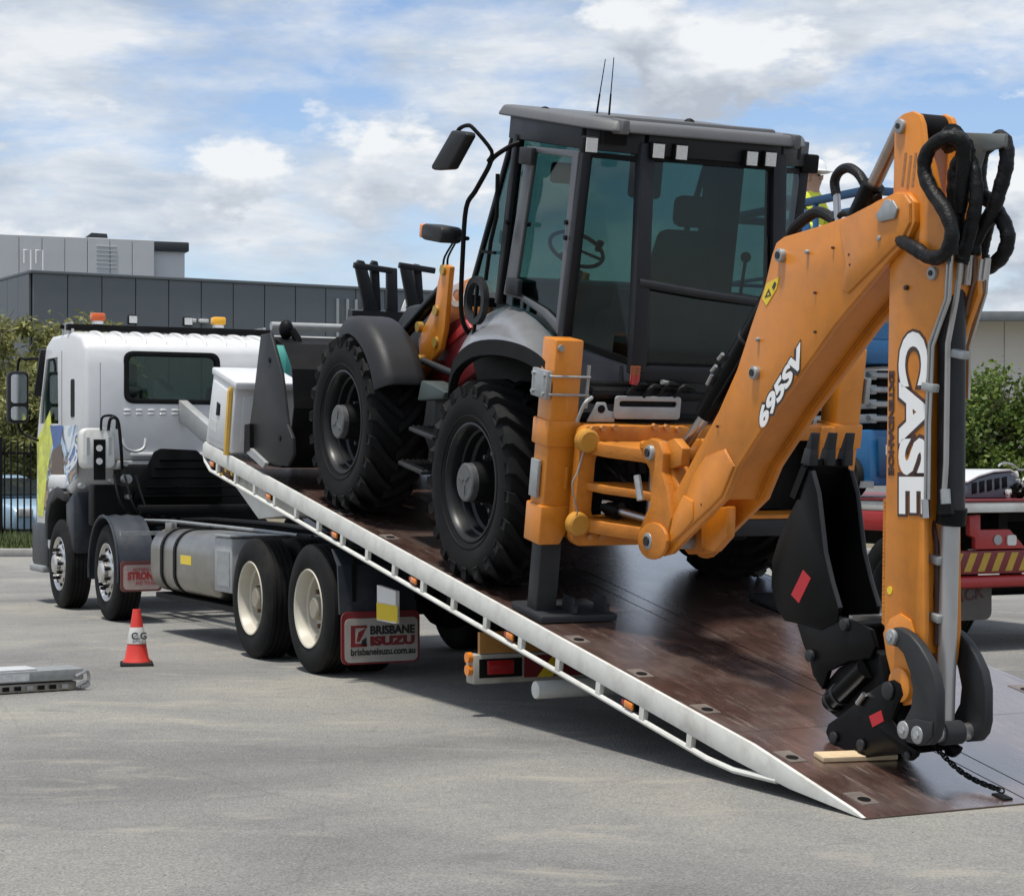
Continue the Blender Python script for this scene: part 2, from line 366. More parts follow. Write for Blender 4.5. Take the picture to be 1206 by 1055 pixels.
# grass along the fence
def grass():
    rnd = random.Random(3); vs_, fs = [], []
    for i in range(14000):
        x = rnd.uniform(-20, -6.5); y = KY + .25 + abs(rnd.gauss(0, 1.6)); h = rnd.uniform(.08, .34); a = rnd.uniform(0, 6.28); dx, dy = math.cos(a) * .02, math.sin(a) * .02
        lx, ly = rnd.uniform(-.12, .12), rnd.uniform(-.12, .12); k = len(vs_)
        vs_ += [(x - dx, y - dy, .1), (x + dx, y + dy, .1), (x + lx, y + ly, .1 + h)]; fs.append((k, k + 1, k + 2))
    me = bpy.data.meshes.new('verge_grass'); me.from_pydata(vs_, [], fs); me.materials.append(mat('grass_blades', (.09, .12, .035), .8, var=.5, vscale=3)); return me
tag(link('verge_grass', grass()), 'unmown grass along the foot of the black fence', 'grass', kind='stuff')

# ------------------------------------------------------------------ buildings
M['panel'] = mat('dark_grey_cladding', (.098, .115, .128), .55, var=.06, vscale=.6, dirt=.12, dcol=(.1, .11, .12))
M['panel2'] = mat('pale_grey_cladding', (.46, .475, .485), .6, var=.05, vscale=.5, dirt=.15, dcol=(.2, .21, .21))
M['roofdark'] = mat('dark_roof_trim', (.02, .024, .03), .6)
M['wallwhite'] = mat('off_white_wall', (.62, .61, .59), .7, var=.05, vscale=.5, dirt=.2, dcol=(.4, .39, .37))
def warehouse():
    c0 = at(38, 320, 60); c1 = at(520, 345, 67.2); zt = c0.z
    p0 = Vector((c0.x, c0.y, 0)); p1 = Vector((c1.x, c1.y, 0)); d = (p1 - p0).normalized(); nrm = Vector((d.y, -d.x, 0)); Ln = (p1 - p0).length
    r = thing('warehouse', 'dark grey metal-clad warehouse behind the white truck cab', 'building', Matrix.Translation(p0) @ Matrix.Rotation(math.atan2(d.y, d.x), 4, 'Z'))
    b = MB(); b.box(.02, Ln - .02, -14, -.02, 0, zt - .06); b.build('wall', M['roofdark'], r)
    n = round(Ln / 1.07); w = Ln / n
    pm = MB(); pm.box(.012, w - .012, -.02, .05, 0, zt - .05); pme = pm.mesh('wall_panel', M['panel'], bevel=.012, seg=1)
    for i in range(n): link('wall_panel', pme, r, (i * w, 0, 0))
    for i in range(9):
        link('wall_panel', pme, r, (-.02, .1 + (i + 1) * w, 0), (0, 0, R(-90)))
    f = MB(); f.box(-.08, Ln, -14, .10, zt - .05, zt + .05); f.build('roof_cap', M['panel'], r, bevel=.02)
    # raised bars and lettering of a sign on the wall
    for px in (381, 396, 409, 421):
        a_ = at(px, 375, 66); b2 = r.matrix_world.inverted() @ Vector((a_.x, a_.y, a_.z)); t0 = .1
        bb = MB(); bb.box(b2.x - .045, b2.x + .045, .06, .12, zt - 1.75, zt - .38); bb.build('sign_bar', M['galv'], r)
    lt = at(468, 372, 66.4); l2 = r.matrix_world.inverted() @ lt
    cv = MB(); decal('sign_letter', 'A', M['decalwhite'], r, cv.c, (l2.x, .1, l2.z), (1, 0, 0), (0, 0, 1), .75, bold=.02, depth=.03)
    for px in (216, 234):
        a_ = at(px, 379, 63); b2 = r.matrix_world.inverted() @ a_
        fl = MB(); fl.box(b2.x - .15, b2.x + .15, .06, .22, b2.z - .06, b2.z + .06); fl.build('wall_light', M['lampwhite'], r, bevel=.02)
    return r
warehouse()
def tall_hall():
    Y = 82; x0 = at(-60, 300, Y).x; x1 = at(182, 300, 85).x; x2 = at(217, 300, 86).x
    zt0 = at(182, 283, 85).z; zt1 = at(0, 272, 82).z
    r = thing('distribution_hall', 'pale grey industrial hall rising behind the dark warehouse', 'building', Matrix.Translation((x0, Y, 0)) @ Matrix.Rotation(math.atan2(3, x1 - x0), 4, 'Z'))
    Ln = math.hypot(x1 - x0, 3); n = 9; w = Ln / n
    pm = MB(); pm.box(.01, w - .01, -18, .0, 0, zt0); pme = pm.mesh('wall_panel', M['panel2'], bevel=.02, seg=1)
    for i in range(n): link('wall_panel', pme, r, (i * w, 0, 0))
    b = MB(); b.box(Ln + .02, Ln + 1.35, -18, -.3, 0, zt0 - .35); b.build('side_wing', M['panel2'], r, bevel=.02)
    b = MB(); b.box(Ln, Ln + 1.5, -18, -.1, zt0 - .42, zt0 - .02); b.build('gutter', M['roofdark'], r, bevel=.05)
    b = MB(); a_ = r.matrix_world.inverted() @ at(119, 275, 84); b.side([(a_.x - .5, zt0), (a_.x + .5, zt0), (a_.x + .45, zt0 + .3), (a_.x - .2, zt0 + .32)], -3, -1); b.build('roof_vent', M['roofdark'], r)
    for px in (40, 55):
        a_ = r.matrix_world.inverted() @ at(px, 310, 82); b = MB(); b.tube([(a_.x, .3, a_.z - .6), (a_.x, .3, a_.z + .65), (a_.x - .25, .12, a_.z + .65), (a_.x - .25, .12, a_.z + .1)], .035); b.build('ladder_rail', M['decalwhite'], r)
    for k in range(6):
        a_ = r.matrix_world.inverted() @ at(127, 289 + k * 5, 84); b = MB(); b.box(a_.x - .42, a_.x + .42, 0, .04, a_.z - .04, a_.z); b.build('louvre', M['panel2'], r)
tall_hall()
def white_shed():
    Y = 46; x0 = at(1085, 400, Y).x; zt = at(1170, 378, Y).z
    r = thing('white_shed', 'off-white factory shed with dark eaves behind the green hedge', 'building', Matrix.Translation((x0, Y, 0)))
    n = 7; w = 1.9
    pm = MB(); pm.box(.006, w - .006, -10, 0, 0, zt); pme = pm.mesh('wall_panel', M['wallwhite'], bevel=.012, seg=1)
    for i in range(n): link('wall_panel', pme, r, (i * w, 0, 0))
    b = MB(); b.box(-.8, n * w + .8, -10.5, 1.3, zt + .02, zt + .07); b.build('roof', mat('grey_roof_sheet', (.3, .32, .34), .5, metal=.3), r)
    b = MB(); b.box(-.8, n * w + .8, 1.25, 1.36, zt - .1, zt + .12); b.build('gutter', mat('gutter_grey', (.14, .155, .16), .5), r, bevel=.02)
    for i in range(4): b = MB(); b.bar((.6 + i * 3.4, 0, zt - .5), (.6 + i * 3.4, 1.2, zt), .08, .1); b.build('bracket', M['roofdark'], r)
white_shed()

# ------------------------------------------------------------------ trees
def leaf_mat(name, c1, c2, c3):
    m = bpy.data.materials.new(name); m.use_nodes = True; nt = m.node_tree; b = nt.nodes['Principled BSDF']; L = nt.links.new
    tc = nd(nt, 'ShaderNodeTexCoord'); n = nd(nt, 'ShaderNodeTexNoise'); n.inputs['Scale'].default_value = 2.2; n.inputs['Detail'].default_value = 5; L(tc.outputs['Object'], n.inputs[0])
    at_ = nd(nt, 'ShaderNodeAttribute', attribute_name='v'); f = mth(nt, 'ADD', mth(nt, 'MULTIPLY', n.outputs['Fac'], .6), mth(nt, 'MULTIPLY', at_.outputs['Fac'], .4))
    r = ramp(nt, [(.25, c1), (.5, c2), (.78, c3)]); L(f, r.inputs[0]); L(r.outputs[0], b.inputs['Base Color']); b.inputs['Roughness'].default_value = .6
    tr = nd(nt, 'ShaderNodeBsdfTranslucent'); L(r.outputs[0], tr.inputs[0]); mx = nd(nt, 'ShaderNodeMixShader'); mx.inputs[0].default_value = .3
    o = nt.nodes['Material Output']; L(b.outputs[0], mx.inputs[1]); L(tr.outputs[0], mx.inputs[2]); L(mx.outputs[0], o.inputs[0]); return m
M['bark'] = mat('bark', (.09, .07, .05), .9, var=.3, vscale=20, bump=.6)
LEAF_A = leaf_mat('olive_leaves', (.09, .10, .03), (.23, .235, .075), (.38, .37, .14))
LEAF_B = leaf_mat('fresh_green_leaves', (.035, .06, .012), (.10, .16, .026), (.24, .30, .055))
def tree(name, label, x, y, h, rx, ry, z0, lm, leafn, ls, seed, droop=0.0, group=None, long=1.6):
    rnd = random.Random(seed); r = thing(name, label, 'tree', Matrix.Translation((x, y, .1)), group)
    t = MB(); tips = []
    nt_ = 4
    for k in range(nt_):
        a = 6.28 * k / nt_ + rnd.random(); p = Vector((0, 0, 0)); pts = [p.copy()]; d = Vector((math.cos(a) * .35, math.sin(a) * .35, 1)).normalized()
        for j in range(6): p = p + d * h * .13; d = (d + Vector((rnd.uniform(-.25, .25), rnd.uniform(-.25, .25), 0))).normalized(); pts.append(p.copy())
        t.tube([(v.x, -v.y, v.z) for v in pts], lambda u: (.055 - .045 * u) * h / 5, 6)
        for v in pts[2:]: 
            for _ in range(3):
                e = v + Vector((rnd.uniform(-1, 1) * rx * .7, rnd.uniform(-1, 1) * ry * .7, rnd.uniform(.0, .3) * h)); t.tube([(v.x, -v.y, v.z), ((v.x + e.x) / 2, -(v.y + e.y) / 2, (v.z + e.z) / 2 + .05 * h), (e.x, -e.y, e.z)], lambda u: .016 - .012 * u, 5)
    t.build('trunk', M['bark'], r)
    cl = []
    for _ in range(70):
        while True:
            u, v, w = rnd.uniform(-1, 1), rnd.uniform(-1, 1), rnd.uniform(-1, 1)
            if u * u + v * v + w * w < 1: break
        cl.append((Vector((u * rx, v * ry, z0 + (w + 1) / 2 * (h - z0))), rnd.uniform(.16, .34) * rx * rnd.uniform(.7, 1.2)))
    vs_, fs, va = [], [], []
    for i in range(leafn):
        c, cr = cl[rnd.randrange(len(cl))]; g = Vector((rnd.gauss(0, 1), rnd.gauss(0, 1), rnd.gauss(0, .85))); p = c + g * cr * .6
        ax = Vector((rnd.gauss(0, 1), rnd.gauss(0, 1), rnd.gauss(0, .7) - droop)).normalized(); s_ = ax.orthogonal().normalized(); s_ = (Matrix.Rotation(rnd.uniform(0, 6.28), 3, ax) @ s_)
        l = ls * rnd.uniform(.6, 1.4); wd = l / long * .5; k = len(vs_); val = rnd.random()
        vs_ += [p, p + ax * l * .5 + s_ * wd, p + ax * l, p + ax * l * .5 - s_ * wd]; fs.append((k, k + 1, k + 2, k + 3)); va += [val] * 4
    me = bpy.data.meshes.new('crown'); me.from_pydata([tuple(v) for v in vs_], [], fs); atr = me.attributes.new('v', 'FLOAT', 'POINT'); atr.data.foreach_set('value', va)
    me.materials.append(lm); link('crown', me, r); return r
def tx(px, Y): return (px - 603) / FPX * Y
tree('wattle_tree', 'tall olive-leaved wattle tree beside the truck mirror, behind the fence', tx(18, 44), 44, 5.0, 1.3, 1.3, .3, LEAF_A, 26000, .17, 5, .5, long=3.2)
tree('wattle_tree', 'small wispy wattle tree whose top shows above the truck roof bar', tx(108, 47), 47, 4.9, .95, 1.0, 1.4, LEAF_A, 9000, .17, 9, .5, long=3.2)
tree('wattle_tree', 'low olive shrub-like tree between the mirror and the fence', tx(52, 43), 43, 3.9, .9, 1.0, .2, LEAF_A, 18000, .17, 12, .5, long=3.2)
tree('hedge_tree', 'dense bright green hedge tree in front of the white shed', tx(1185, 36), 36, 3.15, 1.25, 1.1, .2, LEAF_B, 22000, .10, 21)
tree('hedge_tree', 'lower green hedge tree mostly hidden behind the digging arm', tx(1128, 37), 37, 3.05, .8, 1.0, .2, LEAF_B, 13000, .10, 22)

# ------------------------------------------------------------------ fence with separate palings
def fence():
    Y = 38.5; x0, x1 = -19.5, -6.2
    r = thing('palisade_fence', 'black steel palisade fence along the grass verge beside the truck', 'fence', Matrix.Translation((x0, Y, .1)))
    for z in (.25, 1.72): b = MB(); b.box(0, x1 - x0, -.02, .02, z, z + .04); b.build('rail', M['blackmatt'], r)
    b = MB(); b.hull([(-.014, -.014, .08), (.014, -.014, .08), (.014, .014, .08), (-.014, .014, .08)], [(-.014, -.014, 1.92), (.014, -.014, 1.92), (.014, .014, 1.92), (-.014, .014, 1.92)])
    b.hull([(-.014, -.014, 1.92), (.014, -.014, 1.92), (.014, .014, 1.92), (-.014, .014, 1.92)], [(-.002, -.002, 1.99), (.002, -.002, 1.99), (.002, .002, 1.99), (-.002, .002, 1.99)])
    pm = b.mesh('paling', M['blackmatt'])
    n = int((x1 - x0) / .125)
    for i in range(n): link('paling', pm, r, (i * .125 + .05, -.035, 0))
    for i in range(6): b = MB(); b.box(i * 2.4 + .1, i * 2.4 + .16, .02, .08, 0, 2.05); b.build('post', M['blackmatt'], r)
fence()

# loose grit on the yard
def grit():
    rnd = random.Random(11); vs_, fs = [], []
    for i in range(420):
        y = rnd.uniform(7.5, 19); x = rnd.uniform(-.27, .27) * y; r_ = rnd.uniform(.003, .009); k = len(vs_)
        for dx, dy, dz in ((1, 0, 0), (-.5, .87, 0), (-.5, -.87, 0), (0, 0, 1)): vs_.append((x + dx * r_ * rnd.uniform(.6, 1.3), y + dy * r_ * rnd.uniform(.6, 1.3), dz * r_ * .8))
        fs += [(k, k + 1, k + 3), (k + 1, k + 2, k + 3), (k + 2, k, k + 3)]
    me = bpy.data.meshes.new('loose_grit'); me.from_pydata(vs_, [], fs); me.materials.append(mat('grit_stone', (.2, .19, .175), .9, var=.4, vscale=3)); return me
tag(link('loose_grit', grit()), 'fine loose grit scattered over the asphalt yard', 'grit', kind='stuff')
# ================================================================== TILT-TRAY TRUCK
def boolean(o, cutters):
    for c in cutters:
        md = o.modifiers.new('b', 'BOOLEAN'); md.operation = 'DIFFERENCE'; md.solver = 'EXACT'; md.object = c
    bpy.context.view_layer.update(); dg = bpy.context.evaluated_depsgraph_get()
    me = bpy.data.meshes.new_from_object(o.evaluated_get(dg)); o.modifiers.clear(); old = o.data; o.data = me
    for p in me.polygons: p.use_smooth = p.area < .12
    me.set_sharp_from_angle(angle=R(35))
    for c in cutters: bpy.data.objects.remove(c)
    return o
def rrect(x0, x1, y0, y1, r, k=4):
    o = []
    for cx, cy, a0 in ((x1 - r, y1 - r, 0), (x0 + r, y1 - r, 90), (x0 + r, y0 + r, 180), (x1 - r, y0 + r, 270)):
        for i in range(k + 1): a = R(a0 + 90 * i / k); o.append((cx + r * math.cos(a), cy + r * math.sin(a)))
    return o
def ring(mb, outer, inner, f0, f1):                         # closed frame between two outlines of equal length
    n = len(outer)
    A0, A1, B0, B1 = mb.verts([f0(p) for p in outer]), mb.verts([f1(p) for p in outer]), mb.verts([f0(p) for p in inner]), mb.verts([f1(p) for p in inner])
    for i in range(n):
        j = (i + 1) % n
        for a, b, c, d in ((A0, A1, 0, 0), (B0, B1, 0, 0), (A0, B0, 0, 0), (A1, B1, 0, 0)): mb.face((a[i], a[j], b[j], b[i]))
    return mb
TS, TT = 10.0, 1.22
truck = thing('tilt_tray_truck', 'white eight-wheel tilt tray truck with its tray tipped to the ground under the backhoe', 'truck', frame(TS, TT, 0))
def K(): return MB((TS, TT, 0))
# --- chassis
for t0 in (.78, 1.58):
    b = K(); b.box(6.2, 16.0, t0, t0 + .08, .70, .94); b.build('chassis_rail', M['navy'], truck, bevel=.008)
b = K()
for s in (6.3, 7.85, 9.4, 10.6, 12.0, 13.2, 14.4): b.box(s, s + .1, .865, 1.575, .74, .9)
b.build('cross_member', M['navy'], truck)
b = K(); b.tube([(13.9, .55, 1.0), (12.6, .62, 1.0), (9.6, .6, .99), (8.9, .7, .98)], .022); b.build('air_line', M['blackmatt'], truck)
b = K(); b.tube([(13.8, .45, 1.02), (12.4, .5, 1.04), (9.6, .5, 1.02), (9.0, .6, 1.0)], .016); b.build('air_line', M['galv'], truck)
b = K(); b.tube([(13.9, .95, 1.0), (12.6, .98, 1.04), (10.6, 1.0, 1.04), (9.1, 1.0, 1.0)], .03); b.build('air_line', M['blackmatt'], truck)
b = K(); b.box(8.0, 13.3, .76, .9, .945, .985); b.build('subframe', M['blackmatt'], truck)
b = K(); b.box(8.0, 13.3, 1.56, 1.7, .945, .985); b.build('subframe', M['blackmatt'], truck)
b = K(); b.box(9.0, 11.4, .95, 1.5, .55, .9); b.build('gearbox', M['blackmatt'], truck, bevel=.05)
for s in (15.13, 13.11, 8.53, 7.16):
    b = K(); b.cyl((s, .1, .5), (s, 2.35, .5), .075); b.ball((s, 1.22, .5), (.2, .26, .2)); b.build('axle', M['blackmatt'], truck)
    b = K(); b.bar((s - .6, .7, .62), (s, .7, .58), .08, .05); b.bar((s, .7, .58), (s + .6, .7, .62), .08, .05); b.build('leaf_spring', M['blackmatt'], truck)
# --- wheels (built at the origin with the outer side at t = 0)
def tyre_mesh(name, Rr, w, rim, m, seg=56, grooves=4):
    b = MB(); h = Rr - rim; pr = [(rim, .03), (rim + h * .15, .006), (rim + h * .5, -.002), (rim + h * .78, .006), (Rr - .022, .018), (Rr - .004, .034)]
    x = .04
    gw = (w - .08) / (grooves * 2 + 1)
    for g in range(grooves): pr += [(Rr, x + gw), (Rr - .012, x + gw + .003), (Rr - .012, x + 2 * gw - .003), (Rr, x + 2 * gw)]; x += 2 * gw
    pr += [(Rr, w - .04), (Rr - .022, w - .018), (rim + h * .5, w + .002), (rim, w - .03)]
    b.lathe((0, 0, 0), (0, 1, 0), pr, seg, closed=True); return b.mesh(name, m, sharp=40)
TY = tyre_mesh('tyre', .5, .28, .285, M['rubber2'])
def steer_wheel():
    b = MB(); b.lathe((0, 0, 0), (0, 1, 0), [(.292, .035), (.305, .014), (.30, .006), (.285, .01), (.27, .04), (.25, .055), (.225, .03), (.17, .0), (.14, -.004), (.135, .02), (.09, .02), (.09, .25), (.292, .25)], 40, True)
    rim = b.mesh('wheel', M['chrome'], sharp=30)
    b = MB(); b.lathe((0, 0, 0), (0, 1, 0), [(.11, .02), (.11, -.035), (.095, -.055), (.06, -.06), (.001, -.06)], 24); hub = b.mesh('hub', M['chrome'])
    b = MB()
    for k in range(10):
        a = 2 * math.pi * k / 10; b.cyl((.165 * math.cos(a), .02, .165 * math.sin(a)), (.165 * math.cos(a), -.045, .165 * math.sin(a)), .021, seg=6)
        a += math.pi / 10; b.cyl((.225 * math.cos(a), .045, .225 * math.sin(a)), (.225 * math.cos(a), .024, .225 * math.sin(a)), .03, seg=10)
    nuts = b.mesh('wheel_nuts', M['blackmatt']); return rim, hub, nuts
def drive_wheel():
    b = MB(); b.lathe((0, 0, 0), (0, 1, 0), [(.292, .03), (.308, .008), (.303, .0), (.29, .006), (.278, .03), (.268, .09), (.245, .1), (.24, .155), (.225, .165), (.16, .165), (.145, .15), (.10, .15), (.1, .2), (.292, .25)], 40, True)
    rim = b.mesh('wheel', M['creamrim'], sharp=30)
    b = MB(); b.lathe((0, 0, 0), (0, 1, 0), [(.095, .16), (.09, .06), (.075, .045), (.001, .045)], 20); hub = b.mesh('hub', mat('dull_cream_hub', (.3, .27, .21), .6, var=.2, dirt=.5, dcol=(.1, .07, .05)))
    b = MB()
    for k in range(10):
        a = 2 * math.pi * k / 10; b.cyl((.165 * math.cos(a), .17, .165 * math.sin(a)), (.165 * math.cos(a), .115, .165 * math.sin(a)), .019, seg=6)
    nuts = b.mesh('wheel_nuts', mat('rusty_nuts', (.12, .06, .035), .7, var=.3)); return rim, hub, nuts
SW, DW = steer_wheel(), drive_wheel()
def put_wheel(s, side, kit, tyre=True):
    y = TT - 0.0 if side == 'L' else TT - 2.45
    o = link('wheel', kit[0], truck, (s - TS, y, .5), (0, 0, 0 if side == 'L' else math.pi))
    o.rotation_euler.y = random.uniform(0, 6)
    link('tyre', TY, o); link('hub', kit[1], o); link('wheel_nuts', kit[2], o)['kind'] = 'stuff'; return o
for side in 'LR':
    put_wheel(15.13, side, SW); put_wheel(13.11, side, SW); put_wheel(8.53, side, DW); put_wheel(7.16, side, DW)
for s in (8.53, 7.16):
    for t0 in (.33, 1.84):
        o = link('inner_tyre', TY, truck, (s - TS, TT - t0, .5)); 
# --- cab
def wrap_mat():
    m = bpy.data.materials.new('printed_door_wrap'); m.use_nodes = True; nt = m.node_tree; b = nt.nodes['Principled BSDF']; L = nt.links.new
    tc = nd(nt, 'ShaderNodeTexCoord'); n = nd(nt, 'ShaderNodeTexNoise'); n.inputs['Scale'].default_value = 2.2; n.inputs['Detail'].default_value = 3; n.inputs['Distortion'].default_value = .8; L(tc.outputs['Object'], n.inputs[0])
    r = ramp(nt, [(.0, (.08, .045, .03)), (.38, (.34, .24, .16)), (.44, (.10, .08, .09)), (.5, (.36, .5, .66)), (.55, (.7, .72, .72)), (.61, (.06, .13, .36)), (.68, (.62, .62, .06))]); r.color_ramp.interpolation = 'CONSTANT'
    L(n.outputs['Fac'], r.inputs[0]); L(r.outputs[0], b.inputs['Base Color']); b.inputs['Roughness'].default_value = .35; return m
def cab():
    T0, T1 = .06, 2.36; SR = 14.15
    prof = [(SR, 1.66), (SR, 2.70), (SR + .05, 2.90), (SR + .2, 3.02), (SR + .6, 3.09), (15.7, 3.09), (15.98, 3.0), (16.35, 2.2), (16.45, 1.9), (16.48, 1.0), (16.4, .62), (15.78, .62), (15.72, 1.05), (15.5, 1.28), (15.2, 1.33), (14.85, 1.28), (14.62, 1.42), (14.55, 1.66)]
    b = K(); b.side(prof, T0, T1); o = b.build('cab', M['white'], truck, bevel=.05, seg=3, sharp=30)
    cut = K(); cut.side([(SR + .05, 1.75), (SR + .05, 2.85), (SR + .5, 3.03), (15.7, 3.03), (15.9, 2.97), (16.28, 2.2), (16.38, 1.75)], T0 + .06, T1 - .06); c1 = cut.build('cut', M['white'], truck)
    (ta, za), (tb, zb) = qs(148, 473, SR), qs(257, 418, SR)
    win = rrect(ta, tb, za, zb, .09)
    cut = K(); cut.cross(win, SR - .1, SR + .2); c2 = cut.build('cut', M['white'], truck)
    sw = [(16.27, 2.10), (16.17, 2.4), (15.93, 2.84), (15.40, 2.84), (15.36, 2.08)]
    cut = K(); cut.side(sw, T0 - .1, T0 + .2); c3 = cut.build('cut', M['white'], truck)
    cut = K(); cut.side(sw, T1 - .2, T1 + .1); c3b = cut.build('cut', M['white'], truck)
    cut = K(); cut.hull([(15.8, T0 + .14, 2.95), (15.8, T1 - .14, 2.95), (16.1, T1 - .14, 2.1), (16.1, T0 + .14, 2.1)], [(16.2, T0 + .14, 2.95), (16.2, T1 - .14, 2.95), (16.6, T1 - .14, 2.1), (16.6, T0 + .14, 2.1)]); c4 = cut.build('cut', M['white'], truck)
    boolean(o, [c1, c2, c3, c3b, c4])
    b = K(); inner = rrect(ta + .035, tb - .035, za + .035, zb - .035, .07); outer = rrect(ta - .02, tb + .02, za - .02, zb + .02, .1)
    ring(b, outer, inner, lambda p: (SR - .012, p[0], p[1]), lambda p: (SR + .06, p[0], p[1])); g = b.build('window_seal', M['rubber'], o, bevel=.006)
    b = K(); b.cross(inner, SR + .02, SR + .026); b.build('rear_window', glass('truck_glass', (.66, .76, .70)), o)
    b = K(); b.side(sw, T0 + .02, T0 + .026); b.build('side_window', M['tintd'], o)
    b = K(); b.side(sw, T1 - .026, T1 - .02); b.build('side_window', M['tintd'], o)
    b = K(); b.hull([(15.98, T0 + .1, 2.95), (15.98, T1 - .1, 2.95), (16.36, T1 - .1, 2.06), (16.36, T0 + .1, 2.06)], [(15.986, T0 + .1, 2.95), (15.986, T1 - .1, 2.95), (16.366, T1 - .1, 2.06), (16.366, T0 + .1, 2.06)]); b.build('windscreen', M['tintd'], o)
    # inside: seats, dash
    for t in (.62, 1.78):
        b = K(); b.box(14.75, 15.25, t - .25, t + .25, 1.75, 1.98); b.hull([(14.7, t - .23, 1.98), (14.85, t - .23, 1.98), (14.85, t + .23, 1.98), (14.7, t + .23, 1.98)], [(14.55, t - .2, 2.5), (14.66, t - .2, 2.5), (14.66, t + .2, 2.5), (14.55, t + .2, 2.5)]); b.box(14.5, 14.6, t - .12, t + .12, 2.54, 2.74); b.build('seat', M['seat'], o, bevel=.04)
    b = K(); b.box(15.85, 16.25, .2, 2.2, 1.76, 2.05); b.build('dashboard', M['blackmatt'], o, bevel=.05)
    # stamped ribs and slots of the rear wall, shoulder crease
    for i, px in enumerate((148, 162, 176, 190, 204)):
        for py in (483, 487.5): tc, zc = qs(px + 2, py, SR); b = K(); b.ball((SR - .004, tc, zc), (.014, .045, .013), 10, 6); b.build('vent_rib', M['white'], o)
    b = K(); b.box(SR - .03, SR + .02, T0 + .5, T1 - .05, 1.70, 1.745); b.build('lower_crease', M['white'], o, bevel=.012)
    seam = mat('panel_seam', (.16, .16, .16), .6)
    for t in (T0 + .16, T1 - .2): b = K(); b.box(SR - .0015, SR + .004, t, t + .006, 1.78, 2.72); b.build('panel_seam', seam, o)
    b = K(); b.box(SR - .02, SR + .3, T0 + .35, T1 - .05, 1.56, 1.66); b.build('rear_skirt', M['greyplate'], o, bevel=.02)
    for i in range(9):
        t = .3 + i * .23; b = K(); b.tube([(SR + .1, t, 2.9), (SR + .22, t, 3.025), (SR + .6, t, 3.085), (15.5, t, 3.09)], lambda u: .024, 8, sm=4); b.build('roof_rib', M['white'], o)
    # left side: door outline, vent, handle, printed wrap
    b = K(); b.side(rrect(14.62, 14.78, 2.14, 2.56, .03), T0 - .006, T0 + .004); b.build('side_vent', M['blackmatt'], o)
    for s in (15.2,): b = K(); b.side([(s - .006, 1.3), (s + .006, 1.3), (s + .006, 2.9), (s - .006, 2.9)], T0 - .002, T0 + .004); b.build('door_gap', M['blackmatt'], o)
    wr = {'wrap_yellow': ((.62, .66, .08), [(16.36, 1.02), (16.40, 1.9), (15.75, 2.24), (15.62, 1.9), (15.9, 1.5), (16.1, 1.0)]), 'wrap_blue': ((.05, .12, .35), [(15.75, 2.07), (15.6, 2.06), (15.3, 2.06), (15.12, 2.05), (15.25, 1.86), (15.55, 1.76)]),
          'wrap_pale_blue': ((.35, .52, .68), [(15.12, 2.04), (14.6, 2.06), (14.52, 1.8), (15.2, 1.82)]), 'wrap_brown': ((.10, .06, .04), [(15.6, 1.78), (15.2, 1.84), (15.05, 1.46), (15.3, 1.38), (15.7, 1.5)]), 'wrap_tan': ((.42, .30, .2), [(15.0, 1.8), (14.75, 1.8), (14.7, 1.6), (15.0, 1.55)]),
          'wrap_lime': ((.6, .62, .05), [(14.85, 1.58), (14.6, 1.6), (14.6, 1.46), (14.9, 1.36)]), 'wrap_white': ((.72, .73, .74), [(15.5, 1.5), (15.35, 1.82), (15.28, 1.6), (15.3, 1.42)])}
    b = K(); b.side([(16.38, 1.06), (16.40, 1.92), (15.8, 2.05), (14.5, 2.05), (14.5, 1.5), (14.9, 1.38), (15.6, 1.4), (15.85, 1.1)], T0 - .0028, T0 + .004); b.build('door_wrap', wrap_mat(), o)
    for i, (k, (c, pts)) in enumerate(list(wr.items())[:2] + list(wr.items())[3:4]):
        b = K(); b.side(pts, T0 - .003 - .0012 * (i + 1), T0 - .0025 - .0011 * i); b.build('door_wrap', mat(k, c, .4, var=.35, vscale=9), o)
    b = K(); b.side([(15.7, 1.34), (15.62, 1.5), (14.98, 1.5), (14.95, 1.34)], T0 - .05, T0 + .02); b.build('arch_trim', M['white'], o, bevel=.03)
    b = K(); b.side([(15.78, .75), (15.78, 1.05), (15.6, 1.3), (15.2, 1.37), (14.9, 1.31), (14.86, 1.2), (15.2, 1.24), (15.5, 1.16), (15.64, .98), (15.64, .75)], T0 - .06, T0 + .3); b.build('wheel_arch', M['plastic'], o, bevel=.02)
    b = K(); b.side([(14.62, .62), (14.9, .62), (14.98, 1.2), (14.62, 1.32)], T0 - .02, T0 + .26); b.build('splash_guard', M['guard'], o, bevel=.05)
    b = K(); b.box(15.85, 16.62, T0 - .02, T1 + .02, .42, .95); b.build('bumper', M['guard'], o, bevel=.06)
    b = K(); b.box(15.9, 16.55, T0 - .06, T0 + .1, .36, .44); b.build('step', M['galv'], o, bevel=.02)
    # mirror
    b = K(); b.tube([(16.2, .06, 2.86), (16.45, -.06, 2.86), (16.52, -.14, 2.8), (16.52, -.14, 2.1), (16.4, -.04, 1.95), (16.3, .05, 1.9)], .016, sm=4); b.build('mirror_arm', M['blackmatt'], o)
    m0, m1 = qs(8, 490, 16.5)[0], qs(33, 490, 16.5)[0]
    b = K(); b.cross(rrect(m0, m1, 2.10, 2.72, .06), 16.44, 16.56); mo = b.build('mirror', M['plastic'], o, bevel=.025)
    b = K(); b.cross(rrect(m0 + .035, m1 - .03, 2.34, 2.68, .04), 16.43, 16.436); b.build('mirror_glass', M['mirror'], o)
    b = K(); b.cross(rrect(m0 + .035, m1 - .03, 2.14, 2.30, .04), 16.43, 16.436); b.build('mirror_glass', M['mirror'], o)
